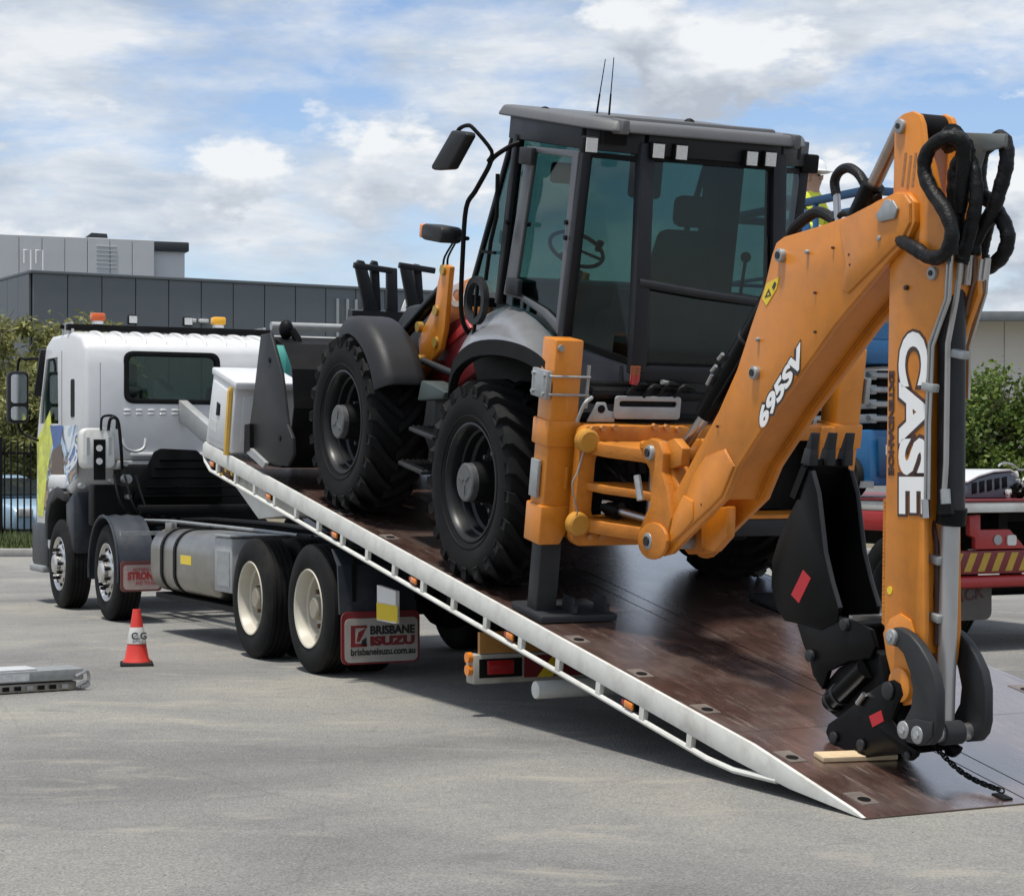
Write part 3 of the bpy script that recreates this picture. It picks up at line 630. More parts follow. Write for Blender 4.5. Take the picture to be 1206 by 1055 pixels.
    b = K(); b.hull([(16.05, .02, 2.95), (16.3, .0, 2.42), (16.34, .0, 2.42), (16.1, .02, 2.97)], [(16.05, .1, 2.95), (16.3, .08, 2.42), (16.34, .08, 2.42), (16.1, .1, 2.97)]); b.build('weather_shield', M['plastic'], o)
    # roof bar with beacons and lamps
    sb = 14.9
    b = K(); b.bar((sb, .04, 3.15), (sb, 2.42, 3.15), .1, .07); b.bar((sb + .3, .04, 3.17), (sb + .3, 2.42, 3.17), .06, .05); b.build('roof_bar', M['blackmatt'], truck, bevel=.01)
    for t in (.08, 2.34): b = K(); b.hull([(sb - .1, t, 3.0), (sb + .4, t, 3.0), (sb + .4, t + .03, 3.0), (sb - .1, t + .03, 3.0)], [(sb - .02, t, 3.21), (sb + .33, t, 3.21), (sb + .33, t + .03, 3.21), (sb - .02, t + .03, 3.21)]); b.build('roof_bar_end', M['greyplate'], truck)
    for px, k in ((115, 0), (257, 1)):
        t, z = qs(px, 378, sb); b = K(); b.cyl((sb, t, 3.19), (sb, t, 3.225), .065); ob = b.build('beacon', M['decalwhite'], truck)
        b = K(); b.box(sb - .07, sb + .07, t - .075, t + .075, 3.225, 3.315); b.build('lens', mat('orange_red_lens', (.62, .12, .03), .3) if k == 0 else mat('amber_bright_lens', (.85, .42, .03), .25), ob, bevel=.02)
    for px in (156, 221):
        t, z = qs(px, 375, sb); b = K(); b.box(sb - .03, sb + .05, t - .055, t + .055, 3.2, 3.31); ob = b.build('work_lamp', M['blackmatt'], truck, bevel=.015)
        b = K(); b.box(sb - .036, sb - .03, t - .045, t + .045, 3.215, 3.295); b.build('lens', M['lampwhite'], ob)
    b = K(); b.tube([(14.2, 2.28, 2.95), (14.12, 2.3, 2.8), (14.1, 2.28, 2.5)], lambda u: .06 + .05 * math.sin(u * 3), 8, sm=4); b.build('rag', M['green'], truck)
cab()
# --- gear behind the cab
def behind_cab():
    s = 13.75
    (t0, z1), (t1, z0) = qs(97, 504, s), qs(136, 552, s)
    b = K(); b.cross(rrect(t0, t1, z0, z1, .07), s, s + .2); o = b.build('coolant_tank', M['cream'], truck, bevel=.03)
    b = K(); b.box(s - .012, s, t0 + .12, t1 - .11, z0 - .12, z1 - .12); b.build('strap', M['blackmatt'], o)
    for zz in (z0 + .08, z0 + .22): b = K(); b.cyl((s - .02, (t0 + t1) / 2, zz), (s - .012, (t0 + t1) / 2, zz), .035); b.build('reflector', M['lampwhite'], o)
    for dt in (.06, -.06): tt = t0 + .06 if dt > 0 else t1 - .06; b = K(); b.box(s - .01, s, tt - .015, tt + .015, z0 + .15, z1 - .1); b.build('groove', M['greyplate'], o)
    b = K(); b.tube([(s, t0 + .28, z1 - .02), (s - .02, t0 + .3, z1 + .1), (s - .02, t1 + .02, z1 + .08), (s, t1 + .06, z1 - .2), (s + .1, t1 + .1, z0)], .018, sm=5); b.build('hose', M['hose'], truck)
    b = K(); b.tube([(s, t0 + .2, z1 - .02), (s, t0 + .22, z1 + .12), (s, t1, z1 + .12), (s + .1, t1 + .04, z1)], .014, sm=5); b.build('hose', M['hose'], truck)
    # ribbed black noise shield
    s = 13.9
    pts = [qs(158, 592, s), (qs(158, 592, s)[0], 1.28), qs(182, 532, s), qs(190, 528, s), qs(232, 530, s), qs(262, 560, s), qs(262, 592, s)]
    b = K(); b.cross(pts, s, s + .05); o = b.build('noise_shield', M['black'], truck, bevel=.015)
    for k, zz in enumerate((.98 + .28, 1.16 + .2, 1.47, 1.57, 1.66)):
        w = .33 + .05 * k; b = K(); b.box(s - .03, s, 1.16 - .55 + .05 * k, 1.16 + .55 - .05 * k, zz, zz + .02); b.build('rib', M['black'], o, bevel=.006)
    b = K(); b.box(s - .35, s - .2, .5, 1.95, 1.08, 1.18); b.build('cross_tube', M['blackmatt'], truck, bevel=.02)
    b = K(); b.box(14.0, 14.5, .45, 2.0, .8, 1.62); b.build('engine_block', M['blackmatt'], truck, bevel=.05)
    b = K(); b.box(13.95, 14.2, .1, .55, .95, 1.4); b.build('battery_box', M['blackmatt'], truck, bevel=.03)
    # silver brackets, valves, small cylinders
    for (px, py, r_) in ((148, 546, .028), (150, 564, .05), (133, 566, .03), (152, 585, .025), (97, 572, .03)):
        t, z = qs(px, py, 13.8); b = K(); b.cyl((13.78, t, z), (13.9, t, z), r_, seg=12); b.build('valve', M['galv'], truck)
    t, z = qs(156, 520, 13.95); b = K(); b.tube([(13.9, t - .13, z + .03), (13.86, t - .1, z - .07), (13.86, t, z - .11), (13.86, t + .1, z - .07), (13.9, t + .13, z + .03)], .018, sm=4); b.build('bracket', M['greyplate'], truck)
    for k in range(3): b = K(); b.tube([(13.7, .25 + k * .12, 1.5), (13.6, .3 + k * .15, 1.2 - .05 * k), (13.75, .5 + k * .16, 1.05)], .013, sm=4); b.build('hose', M['hose'], truck)
    # mudguard over the second axle: arched shell
    for t0, t1 in ((-.02, .36), (2.09, 2.47)):
        rows = []
        for k in range(15):
            a = R(-8 + 196 * k / 14); rr = .585
            rows.append([(13.11 + math.cos(a) * rr, t0 + (t1 - t0) * j / 6, .5 + math.sin(a) * rr + (.012 if j in (2, 4) else 0)) for j in range(7)])
        b = K(); b.loft(rows, (0, 0, -.02)); o = b.build('mudguard', M['guard'], truck, sharp=50)
        b = K(); b.tube([(13.11 + math.cos(R(-8 + 196 * k / 14)) * .585, t0, .5 + math.sin(R(-8 + 196 * k / 14)) * .585) for k in range(15)], .014, 6); b.build('mudguard_lip', M['guard'], o)
    b = K(); b.bar((12.45, -.02, .92), (12.45, .9, .92), .04, .04); b.build('mudguard_stay', M['galv'], truck)
    (t0, z1), (t1, z0) = (-.01, .62), (.42, .33)
    b = K(); b.cross(rrect(t0, t1, z0, z1 + .02, .04), 12.48, 12.495); o = b.build('mudflap', mat('red_edged_flap', (.16, .05, .045), .6), truck); o['label'] = 'red and pale mudflap behind the second axle'
    b = K(); b.cross(rrect(t0 + .03, t1 - .02, z0 + .02, z1 - .02, .04), 12.474, 12.48); b.build('flap_panel', mat('faded_pink_white', (.40, .30, .27), .6, dirt=.4), o)
    rt = mat('flap_red_print', (.35, .03, .03), .6)
    cv = K().c
    decal('flap_text', 'NOTHING BUT', rt, o, cv, (12.472, .12, .535), (0, 1, 0), (0, 0, 1), .05, width=.24)
    decal('flap_text', 'STRONG', rt, o, cv, (12.472, .06, .455), (0, 1, 0), (0, 0, 1), .10, bold=.006, width=.32)
    decal('flap_text', 'AND TOUGH', rt, o, cv, (12.472, .14, .40), (0, 1, 0), (0, 0, 1), .05, width=.22)
behind_cab()
# --- fuel tank
def tank():
    s0, s1 = 9.62, 11.55
    pr = rrect(.02, .66, .40, 1.0, .2, 8)
    b = K(); b.cross(pr, s0, s1); o = b.build('fuel_tank', M['alu'], truck, bevel=.05, seg=3, sharp=50)
    for s in (11.1, 10.68):
        b = K(); ring(b, rrect(.008, .672, .388, 1.012, .212, 8), rrect(.018, .662, .398, 1.002, .202, 8), lambda p: (s, p[0], p[1]), lambda p: (s + .06, p[0], p[1])); b.build('strap', M['blackmatt'], o)
    b = K(); b.cyl((11.3, .16, .97), (11.3, .16, 1.06), .055); b.build('filler_cap', M['alu'], o, bevel=.008)
    b = K(); b.box(10.2, 10.52, .0155, .03, .70, .78); b.build('sticker', M['yellow'], o)
    b = K(); b.box(9.12, 9.6, .04, .55, .5, .98); o2 = b.build('toolbox', M['greyplate'], truck, bevel=.02)
    b = K(); b.box(9.16, 9.5, .034, .04, .56, .86); b.build('door', M['galv'], o2)
    b = K(); b.box(9.1, 11.6, .1, .6, .33, .38); b.build('tank_cradle', M['blackmatt'], truck)
    b = K(); b.box(9.1, 9.62, .02, .6, .985, 1.0); b.build('toolbox_lid', M['galv'], truck)
tank()
# --- rear guards, flap, lights
def rear_end():
    for t0, t1 in ((.0, .62), (1.83, 2.45)):
        b = K(); b.loft([[(6.64 - .0, t0, 1.0 - .02), (6.64, t1, .98)], [(6.52, t0, .86), (6.52, t1, .86)], [(6.48, t0, .5), (6.48, t1, .5)]], (.02, 0, 0)); b.build('rear_guard', M['guard'], truck)
        b = K(); b.cross(rrect(t0 - .01, t1 + .0, .13, .52, .05), 6.42, 6.435); fl = b.build('mudflap', M['darkred'], truck); 
        b = K(); b.cross(rrect(t0 + .015, t1 - .02, .145, .47, .04), 6.412, 6.42); p = b.build('flap_panel', mat('dusty_white_flap', (.33, .31, .285), .7, var=.12, dirt=.4, dcol=(.3, .27, .23)), fl)
        if t0 < 1:
            fl['label'] = 'white mudflap with red border behind the rear wheels'
            cv = K().c; f = 6.411
            decal('flap_text', 'BRISBANE', M['decalblack'], fl, cv, (f, .215, .352), (0, 1, 0), (0, 0, 1), .085, bold=.004, width=.36)
            decal('flap_text', 'ISUZU', M['darkred'], fl, cv, (f, .215, .272), (0, 1, 0), (0, 0, 1), .085, bold=.006, width=.36)
            decal('flap_text', 'brisbaneisuzu.com.au', M['decalblack'], fl, cv, (f, .06, .2), (0, 1, 0), (0, 0, 1), .07, bold=.002, width=.52)
            b = K(); b.cross([(.06, .26), (.19, .26), (.19, .285), (.095, .285), (.095, .40), (.19, .40), (.19, .42), (.06, .42)], f - .001, f); b.build('flap_logo', M['darkred'], fl)
            b = K(); b.cross([(.105, .3), (.13, .3), (.185, .40), (.12, .37)], f - .001, f); b.build('flap_logo', M['darkred'], fl)
            b = K(); b.cross([(.14, .265), (.185, .265), (.185, .33), (.15, .31)], f - .001, f); b.build('flap_logo', M['decalblack'], fl)
    b = K(); b.cyl((6.62, .06, .84), (6.62, 2.4, .84), .028); b.build('guard_stay', M['greyplate'], truck)
    for k in range(3): b = K(); b.bar((6.5, .12 + .5 * k, .55), (6.5, .12 + .5 * k, .95), .03, .02); b.build('guard_bracket', M['blackmatt'], truck)
    # marker plate and small lamp box
    s, z = q(450, 705, .5)
    b = K(); b.hull([(6.2, .33, .44), (6.2, .36, .44), (6.2, .36, .68), (6.2, .33, .68)], [(6.34, .24, .46), (6.34, .27, .46), (6.34, .27, .72), (6.34, .24, .72)]); o = b.build('number_plate', M['decalwhite'], truck)
    b = K(); b.hull([(6.185, .338, .45), (6.185, .341, .45), (6.185, .341, .57), (6.185, .338, .57)], [(6.33, .232, .47), (6.33, .236, .47), (6.33, .236, .59), (6.33, .232, .59)]); b.build('plate_sticker', M['yellow'], o)
    b = K(); b.box(5.7, 5.85, .62, .74, .6, .74); o = b.build('lamp_box', M['brasspl'], truck, bevel=.01)
    b = K(); b.cyl((5.69, .66, .67), (5.66, .66, .67), .03); b.build('lens', M['lampwhite'], o)
    b = K(); b.box(5.4, 6.3, .72, 1.7, .55, .9); b.build('tilt_hinge_frame', M['blackmatt'], truck, bevel=.02)
    b = K(); b.cyl((5.6, .5, .62), (5.6, 1.95, .62), .07); b.build('hinge_tube', M['blackmatt'], truck)
    # rear light bar hung under the tray
    s0 = 4.15
    ta, zb = qs(556, 790, s0); tb, zt = qs(665, 765, s0)
    b = K(); b.box(s0 - .02, s0 + .1, ta, 2.45 - ta, .21, .40); lb = b.build('light_bar', mat('grimy_shaded_cream', (.36, .34, .29), .55, var=.12, dirt=.6, dcol=(.14, .12, .1)), truck, bevel=.015)  # grimy cream, also darkened for the shade under the tray
    b = K(); b.box(s0 - .03, s0 - .02, ta + .04, ta + .34, .25, .37); b.build('lamp_housing', M['blackmatt'], lb)
    b = K(); b.box(s0 - .042, s0 - .03, ta + .09, ta + .28, .27, .36); b.build('tail_lamp', M['lensred'], lb, bevel=.005)
    b = K(); b.box(s0 - .03, s0 - .02, ta + .36, ta + 1.0, .24, .38); b.build('hazard_plate', M['darkred'], lb)
    b = K(); b.hull([(s0 - .033, ta + .45, .24), (s0 - .033, ta + .56, .24), (s0 - .033, ta + .68, .38), (s0 - .033, ta + .57, .38)], [(s0 - .031, ta + .45, .24), (s0 - .031, ta + .56, .24), (s0 - .031, ta + .68, .38), (s0 - .031, ta + .57, .38)]); b.build('hazard_stripe', M['yellow'], lb)
    b = K(); b.box(s0 - .01, s0 + .02, ta + .05, ta + .55, .405, .54); b.build('marker_board', mat('orange_marker', (.42, .2, .05), .5, var=.2), lb)
    for zz in (.3, .38): b = K(); b.cyl((s0 + .02, ta, zz), (s0 + .02, ta - .03, zz), .035); b.build('side_lamp', M['amber'], lb)
    b = K(); b.box(s0, s0 + .08, .8, .9, .35, .62); b.box(s0, s0 + .08, 1.6, 1.7, .35, .62); b.build('light_bar_bracket', M['blackmatt'], truck)
    s0 = 3.45; ta, zz = qs(630, 800, s0)
    b = K(); b.cyl((s0, ta, .24), (s0, 2.45 - ta, .24), .055, seg=20); b.build('ground_roller', M['cream'], truck, bevel=.008)
    for t in (.6, 1.85): b = K(); b.bar((s0, t, .24), (s0 + .15, t, .52), .05, .05); b.build('roller_bracket', M['blackmatt'], truck)
rear_end()
# --- tilt tray (own inclined frame: a along the deck, t across, n up from the rail top)
TL = 9.95; WD = 2.45
def ply_mat():
    m = bpy.data.materials.new('brown_film_ply'); m.use_nodes = True; nt = m.node_tree; b = nt.nodes['Principled BSDF']; L = nt.links.new
    tc = nd(nt, 'ShaderNodeTexCoord')
    def nz(scale, sc, det=8, ro=.65):
        mp = nd(nt, 'ShaderNodeMapping'); mp.inputs['Scale'].default_value = sc; L(tc.outputs['Object'], mp.inputs[0]); n = nd(nt, 'ShaderNodeTexNoise'); n.inputs['Scale'].default_value = scale; n.inputs['Detail'].default_value = det; n.inputs['Roughness'].default_value = ro; n.inputs['Distortion'].default_value = .4; L(mp.outputs[0], n.inputs[0]); return n.outputs['Fac']
    g = nz(4, (1, 3.2, 1)); r1 = ramp(nt, [(.3, (.036, .017, .012)), (.5, (.07, .033, .024)), (.72, (.13, .072, .054))]); L(g, r1.inputs[0])
    w = nz(1.1, (1, 1.5, 1)); r2 = ramp(nt, [(.5, 0), (.72, .45)]); L(w, r2.inputs[0]); c = mixc(nt, r2.outputs[0], r1.outputs[0], (.19, .155, .14))
    sc_ = nz(9, (.35, 5, 1), 9, .75); r3 = ramp(nt, [(.57, 0), (.64, .75)]); L(sc_, r3.inputs[0]); c = mixc(nt, r3.outputs[0], c, (.26, .215, .185))
    dk = nz(2.6, (1, 1.3, 1)); r4 = ramp(nt, [(.62, 0), (.75, .7)]); L(dk, r4.inputs[0]); c = mixc(nt, r4.outputs[0], c, (.03, .017, .013))
    L(c, b.inputs['Base Color']); rr = nd(nt, 'ShaderNodeMapRange'); rr.inputs[3].default_value = .10; rr.inputs[4].default_value = .42; L(w, rr.inputs[0]); L(rr.outputs[0], b.inputs['Roughness'])
    bp = nd(nt, 'ShaderNodeBump'); bp.inputs['Strength'].default_value = .25; bp.inputs['Distance'].default_value = .004; L(sc_, bp.inputs['Height']); L(bp.outputs[0], b.inputs['Normal'])
    b.inputs['Specular IOR Level'].default_value = .8; b.inputs['IOR'].default_value = 1.9; b.inputs['Coat Weight'].default_value = 1; b.inputs['Coat IOR'].default_value = 1.95; b.inputs['Coat Roughness'].default_value = .27
    return m
M['ply'] = ply_mat()
def DK(a): return -.055 + .025 * min(1, a / 1.2)            # deck surface
def tray():
    fm = truck.matrix_world.inverted() @ frame(0, 0, Z0, AL)
    b = MB()
    for t in (.72, 1.58): b.hull([(.9, t, -.13), (TL, t, -.28), (TL, t + .15, -.28), (.9, t + .15, -.13)], [(.9, t, -.085), (TL, t, -.06), (TL, t + .15, -.06), (.9, t + .15, -.085)])
    tr = b.build('tilt_tray', M['blackmatt'], truck); tr.matrix_local = fm; tr['label'] = 'white railed steel tray with brown ply deck'
    for i in range(17): b = MB(); a = 1.2 + i * .53; b.box(a, a + .06, .07, 2.38, -.115, -.0585); b.build('cross_bearer', M['blackmatt'], tr)
    # deck sheets
    lanes = ((.026, .965), (.975, 1.105), (1.115, 2.382)); cuts = [0.0, 1.22, 3.66, 6.10, 8.54, TL]
    for t0, t1 in lanes:
        for a0, a1 in zip(cuts, cuts[1:]):
            g = .002; b = MB(); th = .012 if a0 == 0 else .022
            b.hull([(a0 + g, t0, DK(a0) - (.004 if a0 == 0 else .022)), (a1 - g, t0, DK(a1) - .022), (a1 - g, t1, DK(a1) - .022), (a0 + g, t1, DK(a0) - (.004 if a0 == 0 else .022))], [(a0 + g, t0, DK(a0)), (a1 - g, t0, DK(a1)), (a1 - g, t1, DK(a1)), (a0 + g, t1, DK(a0))])
            b.build('deck_sheet', M['ply'], tr)
    for t in (.970, 1.110): b = MB(); b.bar((.1, t, DK(.1) - .012), (1.2, t, DK(1.2) - .01), .0085, .012); b.bar((1.2, t, DK(1.2) - .01), (TL, t, DK(TL) - .01), .0085, .012); b.build('joint_strip', M['blackmatt'], tr)
    b = MB(); b.hull([(-.006, .0, -.062), (.14, .0, -.1), (.14, WD, -.1), (-.006, WD, -.062)], [(-.006, .0, -.054), (.001, .0, -.054), (.001, WD, -.054), (-.006, WD, -.054)]); b.build('tail_edge', mat('scuffed_edge_steel', (.10, .07, .055), .5, metal=.4, var=.25), tr)
    # side rails
    out = [(-.005, -.06), (.10, -.045), (.95, 0.0), (TL - .05, 0), (TL, -.03), (TL, -.13), (1.15, -.13), (.6, -.115)]
    for t0 in (0.0, WD - .065):
        b = MB(); b.side(out if t0 == 0 else [(a_, min(n_, DK(a_) + .001)) for a_, n_ in out], *((0.0, .022) if t0 == 0 else (t0, t0 + .065))); o = b.build('side_rail', M['cream'] if t0 == 0 else M['ply'], tr, bevel=.002)
        tm = t0 + .014 if t0 == 0 else t0 + .045
        b = MB(); b.tube([(TL - .02, tm, -.12), (TL - .06, tm, -.17), (TL - .22, tm, -.225), (1.35, tm, -.205), (1.1, tm, -.185), (.72, tm, -.115)], .017, 8); b.build('rub_tube', M['cream'], o)
        k = 0; a = 1.5
        while a < TL - .3:
            b = MB(); b.box(a, a + .05, tm - .014, tm + .014, -.2, -.13); b.build('rail_post', M['cream'], o)
            if k % 3 == 1:
                b = MB(); b.box(a + .12, a + .26, tm + .0, tm + .03, -.185, -.135); l = b.build('marker_lamp', M['blackmatt'], tr, bevel=.005)
                b = MB(); b.box(a + .13, a + .22, tm - .016, tm, -.18, -.14); b.build('marker_lens', M['amber'], tr, bevel=.006)
                b = MB(); b.cyl((a + .24, tm - .01, -.16), (a + .24, tm + .01, -.16), .017, seg=10); b.build('marker_lens', M['lensred'], tr)
            a += .5; k += 1
    # tie-down slots beside the left rail
    ar = (.15, .75, 1.55, 2.25, 3.0, 5.9, 6.8)
    for t in (.10, 2.24):
        for a in ar:
            n = DK(a) + .003
            b = MB(); b.hull([(a, t, DK(a) - .004), (a + .16, t, DK(a + .16) - .004), (a + .16, t + .1, DK(a + .16) - .004), (a, t + .1, DK(a) - .004)], [(a, t, n), (a + .16, t, DK(a + .16) + .003), (a + .16, t + .1, DK(a + .16) + .003), (a, t + .1, n)]); sl = b.build('tie_down_plate', mat('worn_plate', (.2, .17, .15), .5, metal=.4, var=.3), tr)
            b = MB(); b.lathe((a + .06, t + .05, n), (0, 0, 1), [(.032, -.004), (.032, .0035), (.001, .0035)], 14); b.build('tie_down_hole', M['blackmatt'], tr)
    # headboard locker
    lo = [A(237, 534, 0), A(259, 437, 0), A(279, 439, 0), A(262, 545, 0)]
    a1, n1 = lo[1]; a0 = lo[2][0] - .18
    af, ar_ = 9.78, 9.18
    b = MB(); b.side([(ar_, .02), (ar_ - .02, .60), (af - .02, .64), (af + .10, .0)], .0, .56); lk = b.build('locker', M['white'], tr, bevel=.02, seg=3)
    b = MB(); b.side([(ar_ - .07, .58), (ar_ - .07, .645), (af - .0, .685), (af - .0, .62)], -.01, .60); b.build('locker_lid', M['white'], lk, bevel=.015)
    b = MB(); b.side([(ar_ + .13, .08), (ar_ + .11, .54), (af - .08, .58), (af - .0, .06)], -.012, .001); dr = b.build('locker_door', M['white'], lk, bevel=.008)
    b = MB(); b.side([(9.48, .30), (9.48, .40), (9.56, .41), (9.57, .29)], -.022, -.011); b.build('latch', M['blackmatt'], lk, bevel=.008)
    b = MB(); b.side([(9.55, .14), (9.55, .24), (9.72, .24), (9.72, .14)], -.0135, -.0115); b.build('rating_sticker', mat('faded_print', (.55, .55, .53), .6, var=.3, vscale=60), lk)
    b = MB(); b.tube([(ar_ + .06, -.012, .0), (ar_ + .04, -.014, .55), (ar_ + .04, .0, .58)], .03, 8); b.build('edge_trim', mat('yellow_ochre_trim', (.62, .38, .07), .5, var=.12), lk)
    b = MB(); b.hull([(ar_ - .008, .08, .12), (ar_ - .008, .5, .12), (ar_ - .022, .5, .52), (ar_ - .022, .08, .52)], [(ar_ + .01, .08, .12), (ar_ + .01, .5, .12), (ar_ - .008, .5, .52), (ar_ - .008, .08, .52)]); b.build('locker_panel', M['white'], lk, bevel=.006)
    b = MB(); b.box(9.15, 9.4, .62, 1.8, -.03, .55); b.build('headboard', M['greyplate'], tr, bevel=.02)
    # grey channel of the loading arm leaning on the headboard
    a_, n_ = A(186, 457, 1.15); a2, n2 = A(262, 505, 1.15)
    b = MB(); b.bar((a_, 1.15, n_), (a2 - .5, 1.15, n2 - .22), .10, .22); o = b.build('arm_channel', M['greyplate'], tr, bevel=.008)
    # white hinge bracket under the rail
    br = [A(262, 552, .12), A(304, 611, .12), A(350, 606, .12), A(352, 595, .12)]
    b = MB(); b.side(br, .12, .55); b.build('lift_bracket', M['cream'], tr, bevel=.01)
    for i in range(2):
        t = .5 + i * 1.35; b = MB(); b.cyl((8.5, t, -.35), (6.0, t, -.42), .06); b.build('lift_ram', M['blackmatt'], tr)
    b = MB(); a_, n_ = A(262, 553, .0); b.box(a_ - .1, a_ + .14, .03, .2, n_ - .1, n_ + .06); b.build('latch_block', mat('rusty_iron', (.12, .065, .04), .8, var=.4), tr, bevel=.02)
    for k, (px, py) in enumerate(((268, 553), (262, 560), (275, 557))): a_, n_ = A(px, py, .02); b = MB(); b.cyl((a_, .0, n_), (a_, .08, n_), .025, seg=10); b.build('latch_pin', M['brasspl'], tr)
    return tr
TRAY = tray()
# ================================================================== BACKHOE LOADER (standing on the tray)
BA, BT, BN = 5.0, 1.23, -.03
hoe = thing('backhoe_loader', 'orange and black backhoe loader with dark glazed cab, standing on the tipped tray', 'backhoe', frame(BA * math.cos(AL) - BN * math.sin(AL), BT, Z0 + BA * math.sin(AL) + BN * math.cos(AL), AL))
def B(): return MB((BA, BT, BN))
bc = B().c
def TR(pts, t): return [A(x, y, t) for x, y in pts]
# ---------------- wheels
RW = .675
def hoe_tyre():
    w = .44; hw = w / 2; rim = .37; b = MB()
    pr = [(rim, .05), (.42, .012), (.50, -.004), (.565, .0), (.605, .02), (.622, .05), (.628, hw), (.622, w - .05), (.605, w - .02), (.565, w), (.50, w + .004), (.42, w - .012), (rim, w - .05)]
    b.lathe((0, 0, 0), (0, 1, 0), pr, 64, closed=True)
    b.lathe((0, 0, 0), (0, 1, 0), [(.425, .012), (.43, .004), (.437, .004), (.442, .010)], 64, closed=True)
    nl = 21
    for k in range(nl):
        for sd in (0, 1):
            th0 = 2 * math.pi * (k + .5 * sd) / nl
            secs = []
            for (x, da, r1, wd, r0) in ((hw + .015, 0.0, RW, .048, .60), (hw - .07, -.10, RW + .002, .05, .60), (hw - .13, -.20, RW - .004, .056, .60), (.034, -.30, RW - .014, .066, .595), (-.006, -.315, .632, .066, .57), (.002, -.318, .585, .05, .55)):
                t = x if sd == 0 else w - x
                th = th0 + da
                secs.append([(rr * math.cos(th + dd), t, rr * math.sin(th + dd)) for rr, dd in ((r0, -wd), (r1, -wd * .78), (r1, wd * .78), (r0, wd))])
            for s0, s1 in zip(secs, secs[1:]): pass
            rings = [b.verts(s) for s in secs]
            for a_, c_ in zip(rings, rings[1:]):
                for i in range(4): b.face((a_[i], a_[(i + 1) % 4], c_[(i + 1) % 4], c_[i]))
            b.face(rings[0][::-1]); b.face(rings[-1])
    return b.mesh('tyre', M['rubber'], sharp=32, dd=False)
HT = hoe_tyre()
def hoe_rim():
    b = MB(); b.lathe((0, 0, 0), (0, 1, 0), [(.37, .055), (.392, .035), (.392, .022), (.378, .02), (.366, .035), (.356, .06), (.35, .11), (.335, .118), (.33, .17), (.312, .185), (.30, .25), (.24, .262), (.17, .262), (.165, .38), (.365, .38)], 48, True)
    rim = b.mesh('wheel', M['rim'], sharp=28)
    b = MB(); b.lathe((0, 0, 0), (0, 1, 0), [(.205, .265), (.205, .20), (.15, .188), (.142, .17), (.135, .08), (.13, .03), (.112, .022), (.001, .022)], 32); hub = b.mesh('hub', M['blackmatt'], sharp=28)
    b = MB(); b.lathe((0, 0, 0), (0, 1, 0), [(.126, .03), (.126, -.012), (.116, -.02), (.001, -.02)], 32); cap = b.mesh('hub_cap', mat('hub_cap_grey', (.075, .078, .08), .45, var=.25, vscale=30))
    b = MB()
    for k in range(10):
        a = 2 * math.pi * k / 10; b.cyl((.187 * math.cos(a), .2, .187 * math.sin(a)), (.187 * math.cos(a), .165, .187 * math.sin(a)), .016, seg=6)
    for k in range(3): a = 2 * math.pi * k / 3 + .5; b.bar((.02 * math.cos(a), -.022, .02 * math.sin(a)), (.085 * math.cos(a), -.022, .085 * math.sin(a)), .018, .008, up=(0, 1, 0))
    nuts = b.mesh('wheel_nuts', mat('dull_nut_steel', (.10, .102, .105), .45, metal=.3, var=.15))
    b = MB(); b.cyl((.325, .11, -.06), (.31, .06, -.06), .012, seg=8); b.bar((.33, .13, -.02), (.33, .13, -.1), .03, .03); valve = b.mesh('valve', M['blackmatt'])
    return rim, hub, cap, nuts, valve
HR = hoe_rim()
TW = .085
for (a, n) in ((4.62, .625), (6.93, .655)):
    for sd in (0, 1):
        t = TW if sd == 0 else 2 * BT - TW
        o = link('wheel', HR[0], hoe, (a - BA, BT - t, n - BN), (0, R(37 + 20 * a), 0 if sd == 0 else math.pi))
        link('tyre', HT, o)
        for nm, me in zip(('hub', 'hub_cap', 'wheel_nuts', 'valve'), HR[1:]):
            oo = link(nm, me, o)
            if nm == 'wheel_nuts': oo['kind'] = 'stuff'
    b = B(); b.cyl((a, .45, n), (a, 2.0, n), .11); b.ball((a, BT, n), (.2, .24, .2)); b.build('axle', M['blackmatt'], hoe)
# ---------------- chassis, hood, cab floor, steps
b = B(); b.box(3.62, 7.6, .82, 1.64, .42, .98); b.build('chassis', M['blackmatt'], hoe, bevel=.03)
b = B(); b.side([(5.45, .95), (5.45, 1.72), (6.2, 1.70), (7.5, 1.5), (7.75, 1.3), (7.75, .8)], .80, 1.66); b.build('engine_hood', M['charcoal'], hoe, bevel=.06, seg=3)
b = B(); b.box(3.62, 5.4, .60, 1.86, .85, 1.56); b.build('cab_floor', M['cabgrey'], hoe, bevel=.03)
b = B(); b.box(5.05, 5.75, .42, .80, .62, 1.08); b.build('fuel_tank', M['charcoal'], hoe, bevel=.05)
for k, (px, py) in enumerate(((487, 545), (500, 505))):
    a, n = A(px, py, .28); b = B(); b.box(a - .32, a + .1, .2, .46, n - .03, n); st = b.build('step', M['charcoal'], hoe, bevel=.008)
    for j in range(6): b = B(); b.box(a - .31, a + .09, .22 + j * .04, .232 + j * .04, n, n + .012); b.build('tread', M['blackmatt'], st)
b = B(); b.side(TR([(497, 508), (505, 452), (530, 460), (528, 500), (512, 550)], .40), .40, .48); b.build('step_side', M['charcoal'], hoe, bevel=.01)
b = B(); b.side(TR([(497, 472), (502, 448), (518, 455), (530, 462), (527, 470)], .30), .26, .44); b.build('step_top', mat('dark_green_grey', (.03, .045, .042), .5), hoe, bevel=.012)
